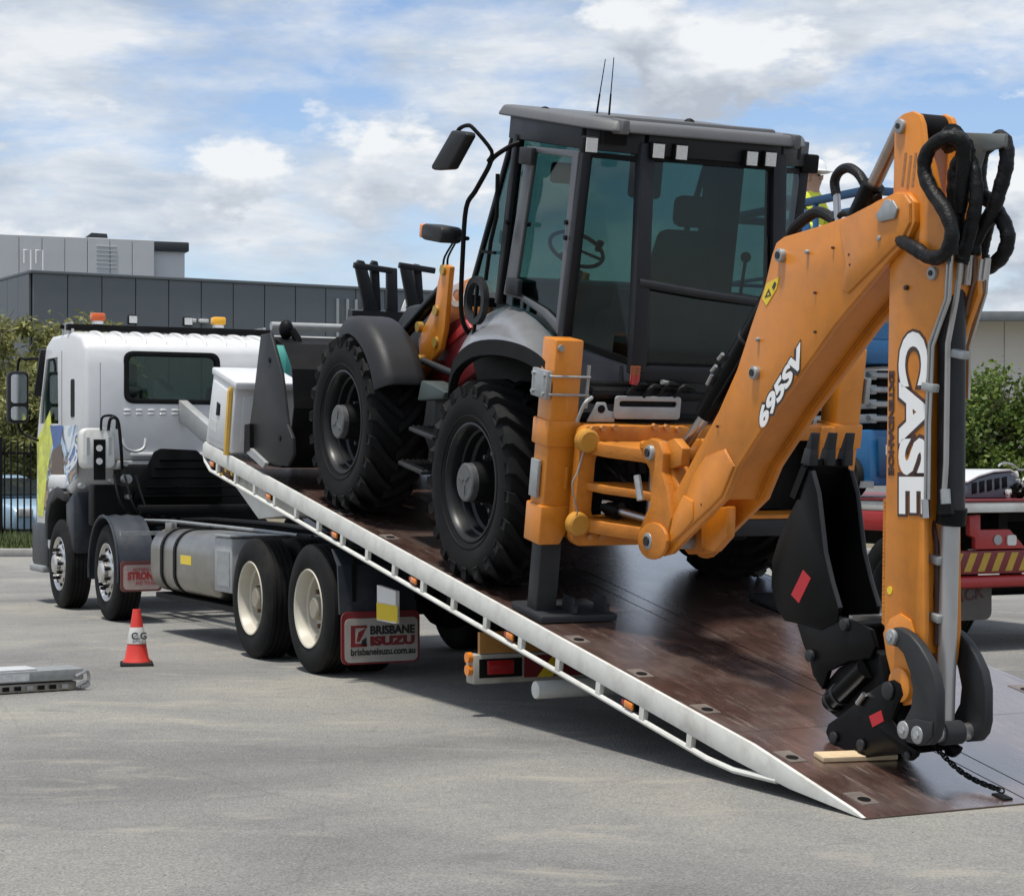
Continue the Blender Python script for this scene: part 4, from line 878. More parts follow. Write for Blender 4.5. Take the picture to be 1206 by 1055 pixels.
# ---------------- rear fenders: lofted from outer lip arc to the cab wall
def fender(mir):
    out = TR([(529, 452), (536, 424), (556, 406), (585, 402), (614, 408), (634, 419), (643, 428)], .10)
    inn = TR([(548, 415), (560, 384), (581, 366), (607, 359), (628, 370), (644, 385), (655, 398)], .44)
    f = lambda t: t if not mir else 2 * BT - t
    rows = []
    for (ao, no), (ai, ni) in zip(out, inn):
        r = []
        for k in range(9):
            u = k / 8; r.append((ao + (ai - ao) * u, f(.10 + .34 * u), no + (ni - no) * (1 - (1 - u) ** 1.5)))
        rows.append(r)
    # resample along the arc for smoothness
    def cr(P, u):
        n = len(P) - 1; i = min(int(u * n), n - 1); w = u * n - i; p0, p1, p2, p3 = (Vector(P[max(i - 1, 0)]), Vector(P[i]), Vector(P[i + 1]), Vector(P[min(i + 2, n)]))
        return .5 * ((2 * p1) + (p2 - p0) * w + (2 * p0 - 5 * p1 + 4 * p2 - p3) * w * w + (3 * p1 - p0 - 3 * p2 + p3) * w ** 3)
    cols = list(zip(*rows)); rows2 = [[tuple(cr(c, i / 20)) for c in cols] for i in range(21)]
    b = B(); b.loft(rows2, (0, 0, -.02)); o = b.build('rear_fender', M['silver'], hoe, sharp=60)
    lip = [r[0] for r in rows2]
    b = B(); b.loft([[(p[0], p[1] + (-.006 if not mir else .006), p[2] + .012), (p[0], p[1] - (.004 if not mir else -.004), p[2] - .085), (p[0] - .0, p[1] + (.05 if not mir else -.05), p[2] - .09)] for p in lip], (0, .004 if not mir else -.004, -.003)); b.build('fender_lip', M['blackmatt'], o, sharp=50)
    b = B(); b.side([(a, n - .05) for a, n in inn] + [(3.9, 1.0), (5.3, 1.0)], .50 if not mir else 1.9, .56 if not mir else 1.96); b.build('wheel_house', M['blackmatt'], hoe)
for mir in (False, True): fender(mir)
# front mudguards: part of a cylinder round the tyre
for t0 in (.10, 2 * BT - .10 - .42):
    rows = []
    for k in range(17):
        a = R(76 + 74 * k / 16); r = .80
        row = []
        for j in range(11):
            u = j / 10; dr = -.11 * max(0, abs(u - .5) * 2 - .55) ** 1.6 / .45 ** 1.6
            row.append((6.93 + math.cos(a) * (r + dr), t0 + .42 * u, .655 + math.sin(a) * (r + dr)))
        rows.append(row)
    b = B(); b.loft(rows, (.0, 0, -.018)); b.build('front_mudguard', M['plastic'], hoe, sharp=60)
    b = B(); b.bar((6.3, t0 + .36, 1.0), (6.5, .8 if t0 < 1 else 1.66, .9), .05, .03); b.build('mudguard_stay', M['blackmatt'], hoe)
# ---------------- cab
def cab2():
    gl = M['tint']; g = M['cabgrey']
    mir = lambda p: (p[0], 2 * BT - .06 - p[1], p[2])
    Fb, Ft = (5.52, .42, 1.74), (5.05, .44, 2.88); Ab, At_ = (4.98, .40, 1.76), (4.93, .42, 2.88); Bb, Bt = (4.03, .40, 1.60), (3.99, .42, 2.88); Cb, Ct = (3.55, .66, 1.50), (3.75, .70, 2.88)
    Db, Dt = (3.55, 1.67, 1.50), (3.75, 1.66, 2.88); Eb, Et = (4.0, 2.0, 1.60), (3.97, 2.0, 2.88)
    def post(p, q2, w, h, nm='cab_post'): b = B(); b.bar(p, q2, w, h, up=(1, 0, 0)); return b.build(nm, g, hoe, bevel=.01)
    post(Fb, Ft, .035, .04); post(Ab, At_, .06, .07); post(Bb, Bt, .07, .08); post(Cb, Ct, .10, .08); post(Db, Dt, .10, .07); post(Eb, Et, .07, .08)
    post(mir(Fb), mir(Ft), .035, .04); post(mir(Ab), mir(At_), .06, .07)
    for p, q2 in ((Ft, mir(Ft)), (Ft, Bt), (mir(Ft), Et), (Bt, Ct), (Ct, Dt), (Dt, Et)): b = B(); b.bar((p[0], p[1], p[2] + .012 + (p[0] - 3.75) * .03), (q2[0], q2[1], q2[2] + .012 + (q2[0] - 3.75) * .03), .08, .16); b.build('roof_rail', g, hoe, bevel=.01)
    for p, q2 in ((Fb, mir(Fb)), (Cb, Db)): b = B(); b.bar(p, q2, .06, .1); b.build('sill', g, hoe, bevel=.01)
    # lower rear panels
    b = B(); b.hull([(4.03, .40, 1.62), (3.57, .64, 1.54), (3.60, .68, 1.54), (4.05, .45, 1.62)], [(4.03, .42, 1.1), (3.60, .66, 1.1), (3.63, .70, 1.1), (4.05, .47, 1.1)]); b.build('corner_panel', mat('slate_panel', (.038, .043, .055), .42, var=.08), hoe, bevel=.012)
    b = B(); b.hull([(4.0, 2.02, 1.62), (3.57, 1.69, 1.54), (3.6, 1.65, 1.54), (4.02, 1.97, 1.62)], [(4.0, 2.0, 1.1), (3.6, 1.67, 1.1), (3.63, 1.63, 1.1), (4.02, 1.95, 1.1)]); b.build('corner_panel', mat('slate_panel', (0, 0, 0)), hoe, bevel=.012)
    b = B(); b.hull([(3.54, .64, 1.50), (3.54, 1.69, 1.50), (3.6, 1.69, 1.50), (3.6, .64, 1.50)], [(3.56, .64, 1.0), (3.56, 1.69, 1.0), (3.64, 1.69, 1.0), (3.64, .64, 1.0)]); b.build('rear_panel', g, hoe, bevel=.01)
    # glass panes
    def quad(nm, p, q2, r_, s_, off, m=gl):
        pts = [Vector(v) for v in (p, q2, r_, s_)]; nv = Vector(off); b = B(); b.hull(pts, [v + nv for v in pts]); return b.build(nm, m, hoe)
    def lerp(p, q2, u): return tuple(a + (c - a) * u for a, c in zip(p, q2))
    def pane(nm, p0, p1, q0, q1, i=.05, j=.03, off=(0, .005, 0)):
        l0, l1 = lerp(p0, p1, j), lerp(p0, p1, 1 - j * .5); r0, r1 = lerp(q0, q1, j), lerp(q0, q1, 1 - j * .5)
        return quad(nm, lerp(l0, r0, i), lerp(l0, r0, 1 - i), lerp(l1, r1, 1 - i), lerp(l1, r1, i), off)
    pane('front_side_window', Fb, Ft, Ab, At_, .02); pane('front_side_window', mir(Fb), mir(Ft), mir(Ab), mir(At_), .02)
    pane('door_window', Ab, At_, Bb, Bt, .03); pane('door_window', mir(Ab), mir(At_), Eb, Et, .03)
    pane('corner_window', Bb, Bt, Cb, Ct, .06); pane('corner_window', Db, Dt, Eb, Et, .06); pane('rear_window', Cb, Ct, Db, Dt, .02, off=(.005, 0, 0)); pane('windscreen', Fb, Ft, mir(Fb), mir(Ft), .01, off=(.005, 0, 0))
    # door frame with rounded glass edge, hinges, bump stops
    pts_o = TR([(622, 172), (683, 178), (660, 396), (640, 372), (612, 352), (594, 347)], .385); pts_i = TR([(631, 180), (675, 186), (656, 378), (642, 364), (622, 352), (607, 344)], .385)
    b = B(); ring(b, pts_o, pts_i, lambda p: (p[0], .375, p[1]), lambda p: (p[0], .405, p[1])); d = b.build('door', mat('door_frame_grey', (.075, .078, .085), .42, var=.06, coat=.2), hoe, bevel=.008)
    for px, py in ((622, 184), (606, 338)): a, n = A(px, py, .36); b = B(); b.box(a - .09, a + .09, .335, .375, n - .055, n + .055); b.build('hinge', M['charcoal'], d, bevel=.01)
    for px, py in ((621, 264), (597, 262), (667, 262), (666, 280)): a, n = A(px, py, .37); b = B(); b.cyl((a, .36, n), (a, .39, n), .016, seg=10); b.build('bump_stop', M['blackmatt'], d)
    # frames round the corner and rear panes
    def frame_quad(p0, p1, q0, q1, w=.035):
        for x, y in ((p0, q0), (p1, q1)): b = B(); b.bar(x, y, .03, w); b.build('window_frame', M['blackmatt'], hoe)
    frame_quad(lerp(Bb, Bt, .04), lerp(Bb, Bt, .93), lerp(Cb, Ct, .04), lerp(Cb, Ct, .93)); frame_quad(lerp(Cb, Ct, .035), lerp(Cb, Ct, .94), lerp(Db, Dt, .035), lerp(Db, Dt, .94)); frame_quad(lerp(Db, Dt, .04), lerp(Db, Dt, .93), lerp(Eb, Et, .04), lerp(Eb, Et, .93))
    for t in (.74, 1.6): b = B(); b.bar((3.575, t, 1.55), (3.755, t, 2.82), .025, .03); b.build('window_frame', M['blackmatt'], hoe)
    # roof
    pl = [(5.28, .46), (5.28, 1.94), (5.15, 2.0), (3.95, 2.02), (3.72, 1.82), (3.66, 1.6), (3.66, .72), (3.72, .46), (3.92, .35), (5.15, .35)]
    lo = [(a, t, 2.935 + (a - 3.7) * .045) for a, t in pl]; hi = [(a + (.03 if a < 4 else -.03), t + (.03 if t < 1.2 else -.03), 3.005 + (a - 3.7) * .045) for a, t in pl]
    b = B(); b.hull(lo, hi); rf = b.build('roof', M['roofgrey'], hoe, bevel=.022, seg=3)
    b = B(); b.plan([(5.1, .46), (5.1, 1.9), (3.85, 1.9), (3.76, 1.7), (3.76, .66), (3.85, .46)], 2.86, 2.96); b.build('headliner', M['blackmatt'], rf)
    b = B(); b.plan([(5.0, .6), (5.0, 1.8), (4.0, 1.8), (4.0, .6)], 3.0, 3.04); b.build('roof_hatch', M['roofgrey'], rf, bevel=.03)
    for t in (.50, 1.74): b = B(); b.side([(3.69, 2.925), (3.69, 3.012), (3.85, 3.02), (3.85, 2.925)], t, t + .05); b.build('roof_rib', M['roofgrey'], rf, bevel=.012)
    for px, py, t in ((642, 129, .62), (812, 143, 1.55)): a, n = A(px, py, t); b = B(); b.ball((a, t, n - .03), (.045, .045, .05)); b.build('roof_light', M['blackmatt'], rf)
    for (x0, y0, x1, y1) in ((702, 138, 713, 70), (717, 139, 723, 68)): a, n = A(x0, y0, .95); a1, n1 = A(x1, y1, .95); b = B(); b.cyl((a, .95, n - .03), (a * .6 + a1 * .4, .95, n * .6 + n1 * .4), .008, .006, 8); b.cyl((a * .6 + a1 * .4, .95, n * .6 + n1 * .4), (a1, .95, n1), .004, .003, 8); b.build('aerial', M['blackmatt'], rf)
    for px, py in ((697, 171), (776, 178), (803, 180), (886, 187), (908, 188)):
        t, n = AT(px, py, 3.66); b = B(); b.box(3.665, 3.73, t - .045, t + .045, n - .05, n + .05); wl = b.build('work_lamp', M['blackmatt'], rf, bevel=.012)
        b = B(); b.box(3.655, 3.665, t - .037, t + .037, n - .042, n + .042); b.build('lens', M['lampwhite'], wl)
    t, n = AT(950, 187, 3.95); b = B(); b.box(3.9, 4.0, t - .06, t + .07, n - .09, n + .03); b.build('side_lamp', M['blackmatt'], rf, bevel=.015)
    # interior
    b = B(); b.box(4.2, 4.75, .98, 1.5, 1.56, 1.78); b.hull([(4.16, 1.0, 1.76), (4.3, 1.0, 1.76), (4.3, 1.48, 1.76), (4.16, 1.48, 1.76)], [(4.02, 1.04, 2.36), (4.12, 1.04, 2.36), (4.12, 1.44, 2.36), (4.02, 1.44, 2.36)]); b.box(4.0, 4.1, 1.12, 1.36, 2.38, 2.58); b.build('operator_seat', M['seat'], hoe, bevel=.05)
    b = B(); b.box(5.1, 5.4, .55, 1.8, 1.56, 1.92); b.build('dashboard', M['plastic'], hoe, bevel=.06)
    a, n = A(705, 290, .92)
    c0 = Vector((5.0, .95, 2.15)); ax = Vector((-.55, 0, .83)).normalized(); b = B(); x = Vector((0, 1, 0)); y = ax.cross(x)
    b.tube([c0 + (x * math.cos(2 * math.pi * k / 28) + y * math.sin(2 * math.pi * k / 28)) * .19 for k in range(29)], .014, 8); b.cyl(c0, c0 - ax * .35, .03)
    for k in range(3): an = 2 * math.pi * k / 3 + .6; b.bar(c0, c0 + (x * math.cos(an) + y * math.sin(an)) * .19, .02, .012, up=ax)
    b.cyl(c0 + x * .16, c0 + x * .16 + ax * .07, .02, .026, 10); b.build('steering_wheel', M['blackmatt'], hoe)
    b = B(); b.cyl((5.0, .95, 2.0), (5.25, .95, 1.6), .06); b.build('steering_column', M['plastic'], hoe)
    for t in (.82, 1.58):
        b = B(); b.hull([(3.75, t - .12, 1.5), (4.1, t - .12, 1.5), (4.1, t + .12, 1.5), (3.75, t + .12, 1.5)], [(3.8, t - .09, 1.98), (4.05, t - .09, 1.98), (4.05, t + .09, 1.98), (3.8, t + .09, 1.98)]); b.cyl((3.9, t, 1.98), (3.88, t, 2.2), .012, .012, 8); b.ball((3.88, t, 2.22), .035); b.build('control_pod', M['plastic'], hoe, bevel=.03)
    b = B(); b.hull([(4.55, 1.72, 1.6), (4.75, 1.72, 1.6), (4.75, 1.92, 1.6), (4.55, 1.92, 1.6)], [(4.5, 1.72, 2.86), (4.7, 1.72, 2.86), (4.7, 1.9, 2.86), (4.5, 1.9, 2.86)]); b.build('inner_pillar', M['plastic'], hoe)
    b = B(); b.box(4.9, 4.98, 1.28, 1.52, 2.52, 2.84); b.build('sun_visor', M['plastic'], hoe, bevel=.03)
    b = B(); b.box(5.0, 5.05, .72, .92, 2.58, 2.72); b.build('inside_mirror', M['plastic'], hoe, bevel=.03)
    t0, n0 = AT(752, 333, 3.60); t1, n1 = AT(893, 356, 3.60); b = B(); b.tube([(3.60, t0, n0), (3.58, (t0 + t1) / 2, (n0 + n1) / 2 - .005), (3.60, t1, n1)], .028, 10); b.build('grab_bar', M['charcoal'], hoe)
    # rear lamp on the sill, exterior mirrors, side indicator lamp
    t, n = AT(748, 441, 3.5); b = B(); b.cyl((3.5, t, n - .06), (3.5, t, n + .0), .032, seg=14); l = b.build('tail_lamp', M['lensred'], hoe); b = B(); b.cyl((3.5, t, n), (3.5, t, n + .05), .032, seg=14); b.build('indicator_lens', mat('orange_brown_lens', (.22, .06, .02), .3), l)
    tm = .12
    pts = [(563, 400), (549, 388), (543, 362), (545, 300), (549, 245), (560, 225), (574, 200), (581, 186), (600, 173), (612, 168)]
    b = B(); b.tube([(*A(x, y, tm + .25 * max(0, (k - 5) / 4)), 0) for k, (x, y) in enumerate(pts)] and [(A(x, y, tt)[0], tt, A(x, y, tt)[1]) for (x, y), tt in zip(pts, (.38, .30, .2, .16, .16, .18, .22, .26, .34, .40))], .017, 8, sm=4); b.build('mirror_arm', M['blackmatt'], hoe)
    b = B(); b.tube([(A(x, y, tt)[0], tt, A(x, y, tt)[1]) for x, y, tt in ((575, 190, .22), (579, 178, .22), (558, 152, .12), (550, 148, .10), (541, 152, .10), (537, 160, .10))], .014, 8, sm=4); b.build('mirror_arm', M['blackmatt'], hoe)
    pm = TR([(541, 154), (557, 156), (559, 160), (537, 200), (518, 201), (516, 197)], .10); b = B(); b.side(pm, .04, .12); b.build('mirror', M['plastic'], hoe, bevel=.02)
    a, n = A(519, 275, .14); b = B(); b.cyl((a - .0, .14, n), (a + .0, .14, n), .01); 
    b = B(); b.side(rrect(a - .19, a + .16, n - .055, n + .055, .045), .06, .22); il = b.build('indicator_lamp', M['plastic'], hoe, bevel=.02)
    b = B(); b.side(rrect(a + .16, a + .21, n - .045, n + .05, .02), .07, .21); b.build('lens', M['amber'], il, bevel=.01)
    b = B(); b.tube([(A(x, y, .18)[0], .18, A(x, y, .18)[1]) for x, y in ((532, 282), (540, 281), (551, 281))], .014, 8); b.build('lamp_bracket', M['blackmatt'], il)
    for k in range(2): b = B(); b.tube([(A(x, y, .22)[0], .22, A(x, y, .22)[1]) for x, y in ((537 - 3 * k, 285), (528 - k * 4, 302), (527 - k * 5, 312))], .008, 6, sm=3); b.build('cable', M['hose'], hoe)
    # second mirror low on the arm (oval frame)
    cx, cy = A(561, 354, .22); b = B(); pts = [(cx + .13 * math.cos(2 * math.pi * k / 20) * (1 if 1 else 1), cy + .14 * math.sin(2 * math.pi * k / 20)) for k in range(20)]
    ring(b, [(cx + (x - cx) * 1.2, cy + (y - cy) * 1.15) for x, y in pts], [(cx + (x - cx) * .85, cy + (y - cy) * .85) for x, y in pts], lambda p: (p[0], .2, p[1]), lambda p: (p[0], .24, p[1])); b.build('wide_angle_mirror', M['plastic'], hoe)
    b = B(); b.bar((cx, .22, cy - .4), (cx, .22, cy + .12), .02, .02); b.build('wide_angle_mirror_stem', M['blackmatt'], hoe)
    # wiper on the front side glass
    b = B(); b.tube([(A(x, y, .36)[0], .36, A(x, y, .36)[1]) for x, y in ((586, 205), (585, 255), (578, 285), (572, 330))], lambda u: .014, 6); b.bar((A(566, 296, .36)[0], .36, A(566, 296, .36)[1]), (A(583, 298, .36)[0], .36, A(583, 298, .36)[1]), .02, .02); b.build('wiper', M['blackmatt'], hoe)
cab2()
# ---------------- loader front
def loader():
    for t0 in (.62, 2 * BT - .62 - .1):
        lf = t0 < 1; tt = .62
        P1 = TR([(519, 315), (524, 311), (530, 314), (529, 322), (523, 388), (518, 412), (505, 428), (495, 438), (492, 400), (498, 386), (512, 358), (514.6, 335)], tt)
        b = B(); b.side(P1, t0, t0 + .045); o = b.build('loader_arm', M['orange'], hoe, bevel=.012)
        P2 = TR([(527, 338), (554, 327), (566, 333), (575, 346), (570, 372), (549, 372), (524, 386)], tt + .14)
        b = B(); b.side(P2, t0 + (.14 if lf else -.14), t0 + .2 if lf else t0 - .05); o2 = b.build('loader_arm_web', M['orange'], hoe, bevel=.01)
        if lf:
            a, n = A(528, 360, .75); decal('arm_letters', 'CASE', M['decalwhite'], o2, bc, (a, t0 + .139, n), (-1, 0, .14), (0, 0, 1), .21, bold=.012, width=.72)
            for px, py in ((514.5, 366), (514, 403), (523, 318), (494, 424), (494, 385)): a, n = A(px, py, tt); b = B(); b.cyl((a, t0 - .02, n), (a, t0 + .02, n), .04, seg=14); b.build('pin', M['brasspl'], o)
        P3 = TR([(519, 411), (551, 376), (557, 386), (526, 410)], tt + .1); b = B(); b.side(P3, t0 + .08, t0 + .14); b.build('safety_strut', M['red'], hoe, bevel=.01)
        P4 = TR([(524, 386), (553, 370), (556, 377), (520, 406)], tt + .12); b = B(); b.side(P4, t0 + .1, t0 + .13); b.build('strut_bracket', M['darkred'], hoe)
        b = B(); b.side(TR([(500, 430), (520, 408), (556, 388), (560, 440), (515, 475), (497, 470)], tt + .12), t0 + .1, t0 + .2); b.build('loader_tower', M['darkred'], hoe, bevel=.01)
        # lift ram and front section of the arm down to the bucket
        a0, n0 = A(516, 336, tt); a1, n1 = A(486, 372, tt)
        b = B(); b.cyl((a0, t0 + .05, n0 - .02), (a0 + 1.2, t0 + .05, n0 - .75), .05); b.cyl((a0 + 1.2, t0 + .05, n0 - .75), (a0 + 1.6, t0 + .05, n0 - 1.0), .028); b.build('lift_ram', M['black'], hoe)
        b = B(); b.side([A(497, 432, tt), A(508, 424, tt), (7.75, .66), (7.95, .42), (7.9, .30), (7.6, .42)], t0, t0 + .10); b.build('loader_arm_tip', M['orange_dull'], hoe, bevel=.01)
        a0, n0 = A(505, 425, tt); b = B(); b.cyl(((a0 - .6), t0 - .05, n0 - .02), (a0 + .0, t0 - .05, n0), .026, seg=14); b.build('cross_ram', M['charcoal'], hoe)
    # front bucket
    so = TR([(307, 394), (318, 392), (331, 440), (338, 500), (344, 516), (345, 535), (338, 549), (322, 547), (290, 530), (298, 470)], .02)
    for t0 in (.02, 2 * BT - .05):
        b = B(); b.side(so, t0, t0 + .03); sp = b.build('bucket_side', mat('scuffed_bucket_steel', (.020, .021, .023), .5, var=.3, dirt=.4, dcol=(.06, .045, .035), spec=.2), hoe, bevel=.005)
        if t0 < 1:
            for px, py in ((318, 424), (330, 516)): a, n = A(px, py, .02); b = B(); b.cyl((a, .01, n), (a, .03, n), .022, seg=10); b.build('bucket_hole', M['blackmatt'], sp)
            b = B(); b.side(TR([(290, 500), (296, 499), (296, 530), (289, 534)], .0), -.015, .018); b.build('cutting_edge', M['blackmatt'], sp)
            b = B(); b.side(TR([(288, 530), (294, 526), (314, 545), (311, 551)], .0), -.012, .02); b.build('side_cutter', M['greyplate'], sp)
    sh = [(8.45, 1.10), (8.15, 1.08), (7.92, .92), (7.82, .62), (7.86, .32), (8.05, .1), (8.7, .02)]
    b = B(); b.loft([[(a, .05, n), (a, 2 * BT - .05, n)] for a, n in sh], (.02, 0, .012)); b.build('bucket_shell', M['blackmatt'], hoe, sharp=25)
    for t in (.3, .75, 1.7, 2.15): b = B(); b.side([(7.9, .95), (7.62, .7), (7.6, .4), (7.86, .3)], t, t + .03); b.build('bucket_bracket', M['charcoal'], hoe, bevel=.005)
    for (t, a0) in ((.5, 0), (1.9, 0)): b = B(); b.cyl((7.75, t, 1.05), (7.3, t, .35), .045); b.build('tilt_ram', M['black'], hoe); b = B(); b.cyl((7.78, t - .02, 1.12), (7.66, t - .02, .72), .022); b.build('ram_rod', M['steel'], hoe)
    a, n = A(322, 384, .12); b = B(); b.cyl((a, .10, n), (a, 2.3, n), .035); b.build('fork_tube', M['greyplate'], hoe)
    a, n = A(322, 399, .12); b = B(); b.cyl((a - .1, .06, n), (a - .1, 2.35, n), .04); b.build('bucket_top_tube', M['greyplate'], hoe)
    t, n = AT(337, 388, 8.4); b = B(); b.ball((8.4, t, n), (.07, .06, .08)); b.tube([(8.35, t + .03, n), (8.3, t + .08, n - .1), (8.3, t, n - .16)], .035, 8, sm=3); b.build('chain_shackle', M['blackmatt'], hoe)
    # folded pallet forks standing over the bucket
    for k, legs in enumerate(([[(417, 312), (421, 306), (427, 307), (430, 313), (444, 366), (428, 366)], [(437, 312), (440, 307), (445, 308), (447, 316), (449, 366), (440, 366), (438, 330)]], [[(471, 317), (475, 311), (480, 311), (483, 318), (494, 366), (480, 366)], [(487, 316), (490, 311), (495, 312), (497, 320), (500, 366), (491, 366), (489, 330)]])):
        for j, pg in enumerate(legs):
            b = B(); b.cross([AT(x, y, 8.2) for x, y in pg], 8.16 + .04 * j, 8.21 + .04 * j); fo = b.build('fork_bracket', M['charcoal'], hoe, bevel=.006)
        (t0, n0), (t1, n1) = AT(430 + 53 * k, 313, 8.18), AT(462 + 50 * k, 319, 8.18); b = B(); b.bar((8.18, t0 - .1, n0), (8.18, t1, n1), .05, .05); b.build('fork_pin', M['charcoal'], hoe, bevel=.01)
    b = B(); b.cross([AT(x, y, 8.18) for x, y in ((456, 316), (467, 316), (468, 370), (456, 370))], 8.16, 8.22); b.build('fork_tine', M['charcoal'], hoe, bevel=.006)
    b = B(); b.box(8.15, 8.25, .62, 1.45, 1.05, 1.38); b.build('fork_carriage', M['charcoal'], hoe)
loader()
# ---------------- rear frame, stabilisers
def rear():
    od = M['orange_dull']; r0, r1 = 3.47, 3.55
    for mirr in (0, 1):
        f = (lambda t: t) if not mirr else (lambda t: 2 * BT + .0 - t)
        t0, t1 = sorted((f(.095), f(.285)))
        b = B(); b.box(3.55, 3.73, t0, t1, .60, 1.69); s = b.build('stabiliser_tube', M['orange'], hoe, bevel=.012)
        b = B(); b.box(3.535, 3.745, t0 - .018, t1 + .018, 1.04, 1.20); b.build('collar', M['orange'], s, bevel=.012)
        b = B(); b.cross([(t0 - .018, .44), (t1 - .06, .44), (t1 - .02, .52), (t1 + .018, .54), (t1 + .018, .68), (t0 - .018, .68)], 3.535, 3.745); b.build('lower_collar', M['orange'], s, bevel=.012)
        b = B(); b.box(3.575, 3.705, t0 + .025, t1 - .025, -.0, .62); lg = b.build('stabiliser_leg', M['charcoal'], hoe, bevel=.008)
        p0, p1 = (.09, .62) if not mirr else (2 * BT - .62, 2 * BT - .09)
        b = B(); b.box(3.44, 3.86, p0, p1, -.027, .02); pd = b.build('stabiliser_pad', M['charcoal'], hoe, bevel=.012)
        for dt in (.12, .34): b = B(); b.cyl((3.47, p0 + dt + .12, .03), (3.47, p0 + dt + .12, .07), .02, seg=10); b.box(3.46, 3.6, p0 + dt + .1, p0 + dt + .112, .02, .12); b.build('pad_lug', M['charcoal'], pd)
        # clamp bracket with U-bolts
        bx = (t0 - .05, t0 - .012) if not mirr else (t1 + .012, t1 + .05)
        b = B(); b.box(3.54, 3.74, bx[0], bx[1], 1.33, 1.50); cl = b.build('clamp_plate', M['galv'], s, bevel=.008)
        for n in ((1.36, 1.47) if not mirr else ()):
            b = B(); b.tube([(3.54, t0 - .03, n), (3.53, t0, n), (3.53, t1 + .05, n)], .008, 6); b.build('u_bolt', M['galv'], s)
            for a in (3.57, 3.71): b = B(); tt = bx[0] if not mirr else bx[1]; b.cyl((a, tt - .012, n), (a, tt + .012, n), .014, seg=6); b.build('nut', M['galv'], s)
        if not mirr: b = B(); b.box(3.535, 3.55, t1 + .03, t1 + .05, 1.28, 1.54); b.build('clamp_plate', M['galv'], s)
        b = B(); b.box(3.6, 3.7, t0 - .03, t0 - .005, .72, .95); b.build('wear_plate', M['galv'], s, bevel=.005)
        b = B(); b.cyl((3.53, t0 + .03, 1.64), (3.55, t0 + .03, 1.64), .02, seg=12); b.build('bolt', M['galv'], s)
        b = B(); b.box(3.54, 3.55, t1 - .06, t1 - .035, .78, .92); b.build('rib', M['orange'], s, bevel=.004)
    # fixed rear frame: beams round a dark opening
    b = B(); b.box(r1 - .02, r1 + .12, .285, 2 * BT - .285, 1.09, 1.19); b.build('rear_frame_top', od, hoe, bevel=.015)
    b = B(); b.box(r1 - .02, r1 + .12, .285, 1.0, .47, .60); b.build('rear_frame_bottom', od, hoe, bevel=.015)
    b = B(); b.box(r1 - .02, r1 + .12, 1.01, 2 * BT - .285, .47, .585); b.build('rear_frame_bottom', M['charcoal'], hoe, bevel=.015)
    b = B(); b.box(r1 - .025, r1 + .12, 1.01, 2 * BT - .285, .587, .61); b.build('rear_frame_lip', od, hoe)
    b = B(); b.box(r1 - .04, r1 + .06, .285, .42, .47, 1.19); b.build('rear_frame_side', od, hoe, bevel=.03)
    b = B(); b.box(r1 - .04, r1 + .06, 2.04, 2.17, .47, 1.19); b.build('rear_frame_side', od, hoe, bevel=.03)
    b = B(); b.box(r1 + .13, r1 + .2, .35, 2.1, .62, 1.08); b.build('frame_backing', M['blackmatt'], hoe)
    # carriage plate: rounded frame facing rearwards, with window
    def fr(pxs, a): return [AT(x, y, a) for x, y in pxs]
    out = rrect(.245, 1.02, .455, 1.195, .06, 5); inn = rrect(.36, .93, .60, 1.06, .09, 5)
    b = B(); ring(b, out, inn, lambda p: (3.42, p[0], p[1]), lambda p: (3.50, p[0], p[1])); cp = b.build('carriage_plate', od, hoe, bevel=.01)
    for px, py in ((697, 505), (709, 504), (723, 503), (770, 502), (784, 503), (798, 505), (693, 632), (707, 632), (675, 628)):
        t, n = AT(px, py, 3.42); b = B(); b.cyl((3.425, t, n), (3.395, t, n), .02, seg=6); b.build('bolt', mat('orange_bolt', (.45, .2, .06), .5), cp)
    for px, py in ((692, 519), (681, 617)):
        t, n = AT(px, py, 3.40); b = B(); b.lathe((3.43, t, n), (-1, 0, 0), [(.075, 0), (.07, .05), (.058, .06), (.001, .06)], 20); b.build('clamp_boss', mat('ochre_cap', (.5, .24, .03), .45), cp)
    # hinge brackets reaching back to the swing post
    KA, KT = 3.12, .63
    def brk(n0, n1, w): b = B(); b.plan([(3.43, .30), (3.30, .36), (KA + .02, KT - .12), (KA - .08, KT - .08), (KA - .12, KT), (KA - .08, KT + .08), (KA + .02, KT + .12), (3.30, .90), (3.43, .96)], n0, n1); return b.build('swing_bracket', od, hoe, bevel=.008)
    brk(1.02, 1.10, 0); brk(.80, .85, 0); brk(.55, .63, 0)
    b = B(); b.lathe((KA, KT, 1.105), (0, 0, 1), [(.13, 0), (.13, .03), (.07, .035), (.06, .02), (.001, .02)], 24); b.build('king_pin_cap', od, hoe)
    b = B(); b.cyl((KA, KT, .50), (KA, KT, 1.15), .06); b.build('king_pin', M['steel'], hoe)
    # swing post casting
    post = [(757, 520), (766, 516), (776, 520), (781, 534), (779, 556), (786, 580), (790, 610), (783, 640), (776, 652), (762, 654), (752, 642), (751, 628), (757, 612), (765, 596), (766, 570), (764, 552), (757, 538)]
    for t0, t1 in ((.47, .53), (.75, .81)):
        b = B(); b.side(TR(post, .47), t0, t1); sp = b.build('swing_post_cheek', od, hoe, bevel=.008)
    for t0 in (.50,):
        b = B(); b.side(TR([(764, 552), (780, 548), (792, 585), (786, 622), (764, 604)], .47), .53, .75); b.build('swing_post', od, hoe, bevel=.02)
    for px, py, r_ in ((767, 533, .045), (766, 637, .052)):
        a, n = A(px, py, .47); b = B(); b.cyl((a, .445, n), (a, .84, n), r_); pn = b.build('pin', M['galv'], hoe, bevel=.008); b = B(); b.cyl((a, .435, n), (a, .446, n), r_ * .55, seg=12); b.build('pin_bolt', M['charcoal'], pn)
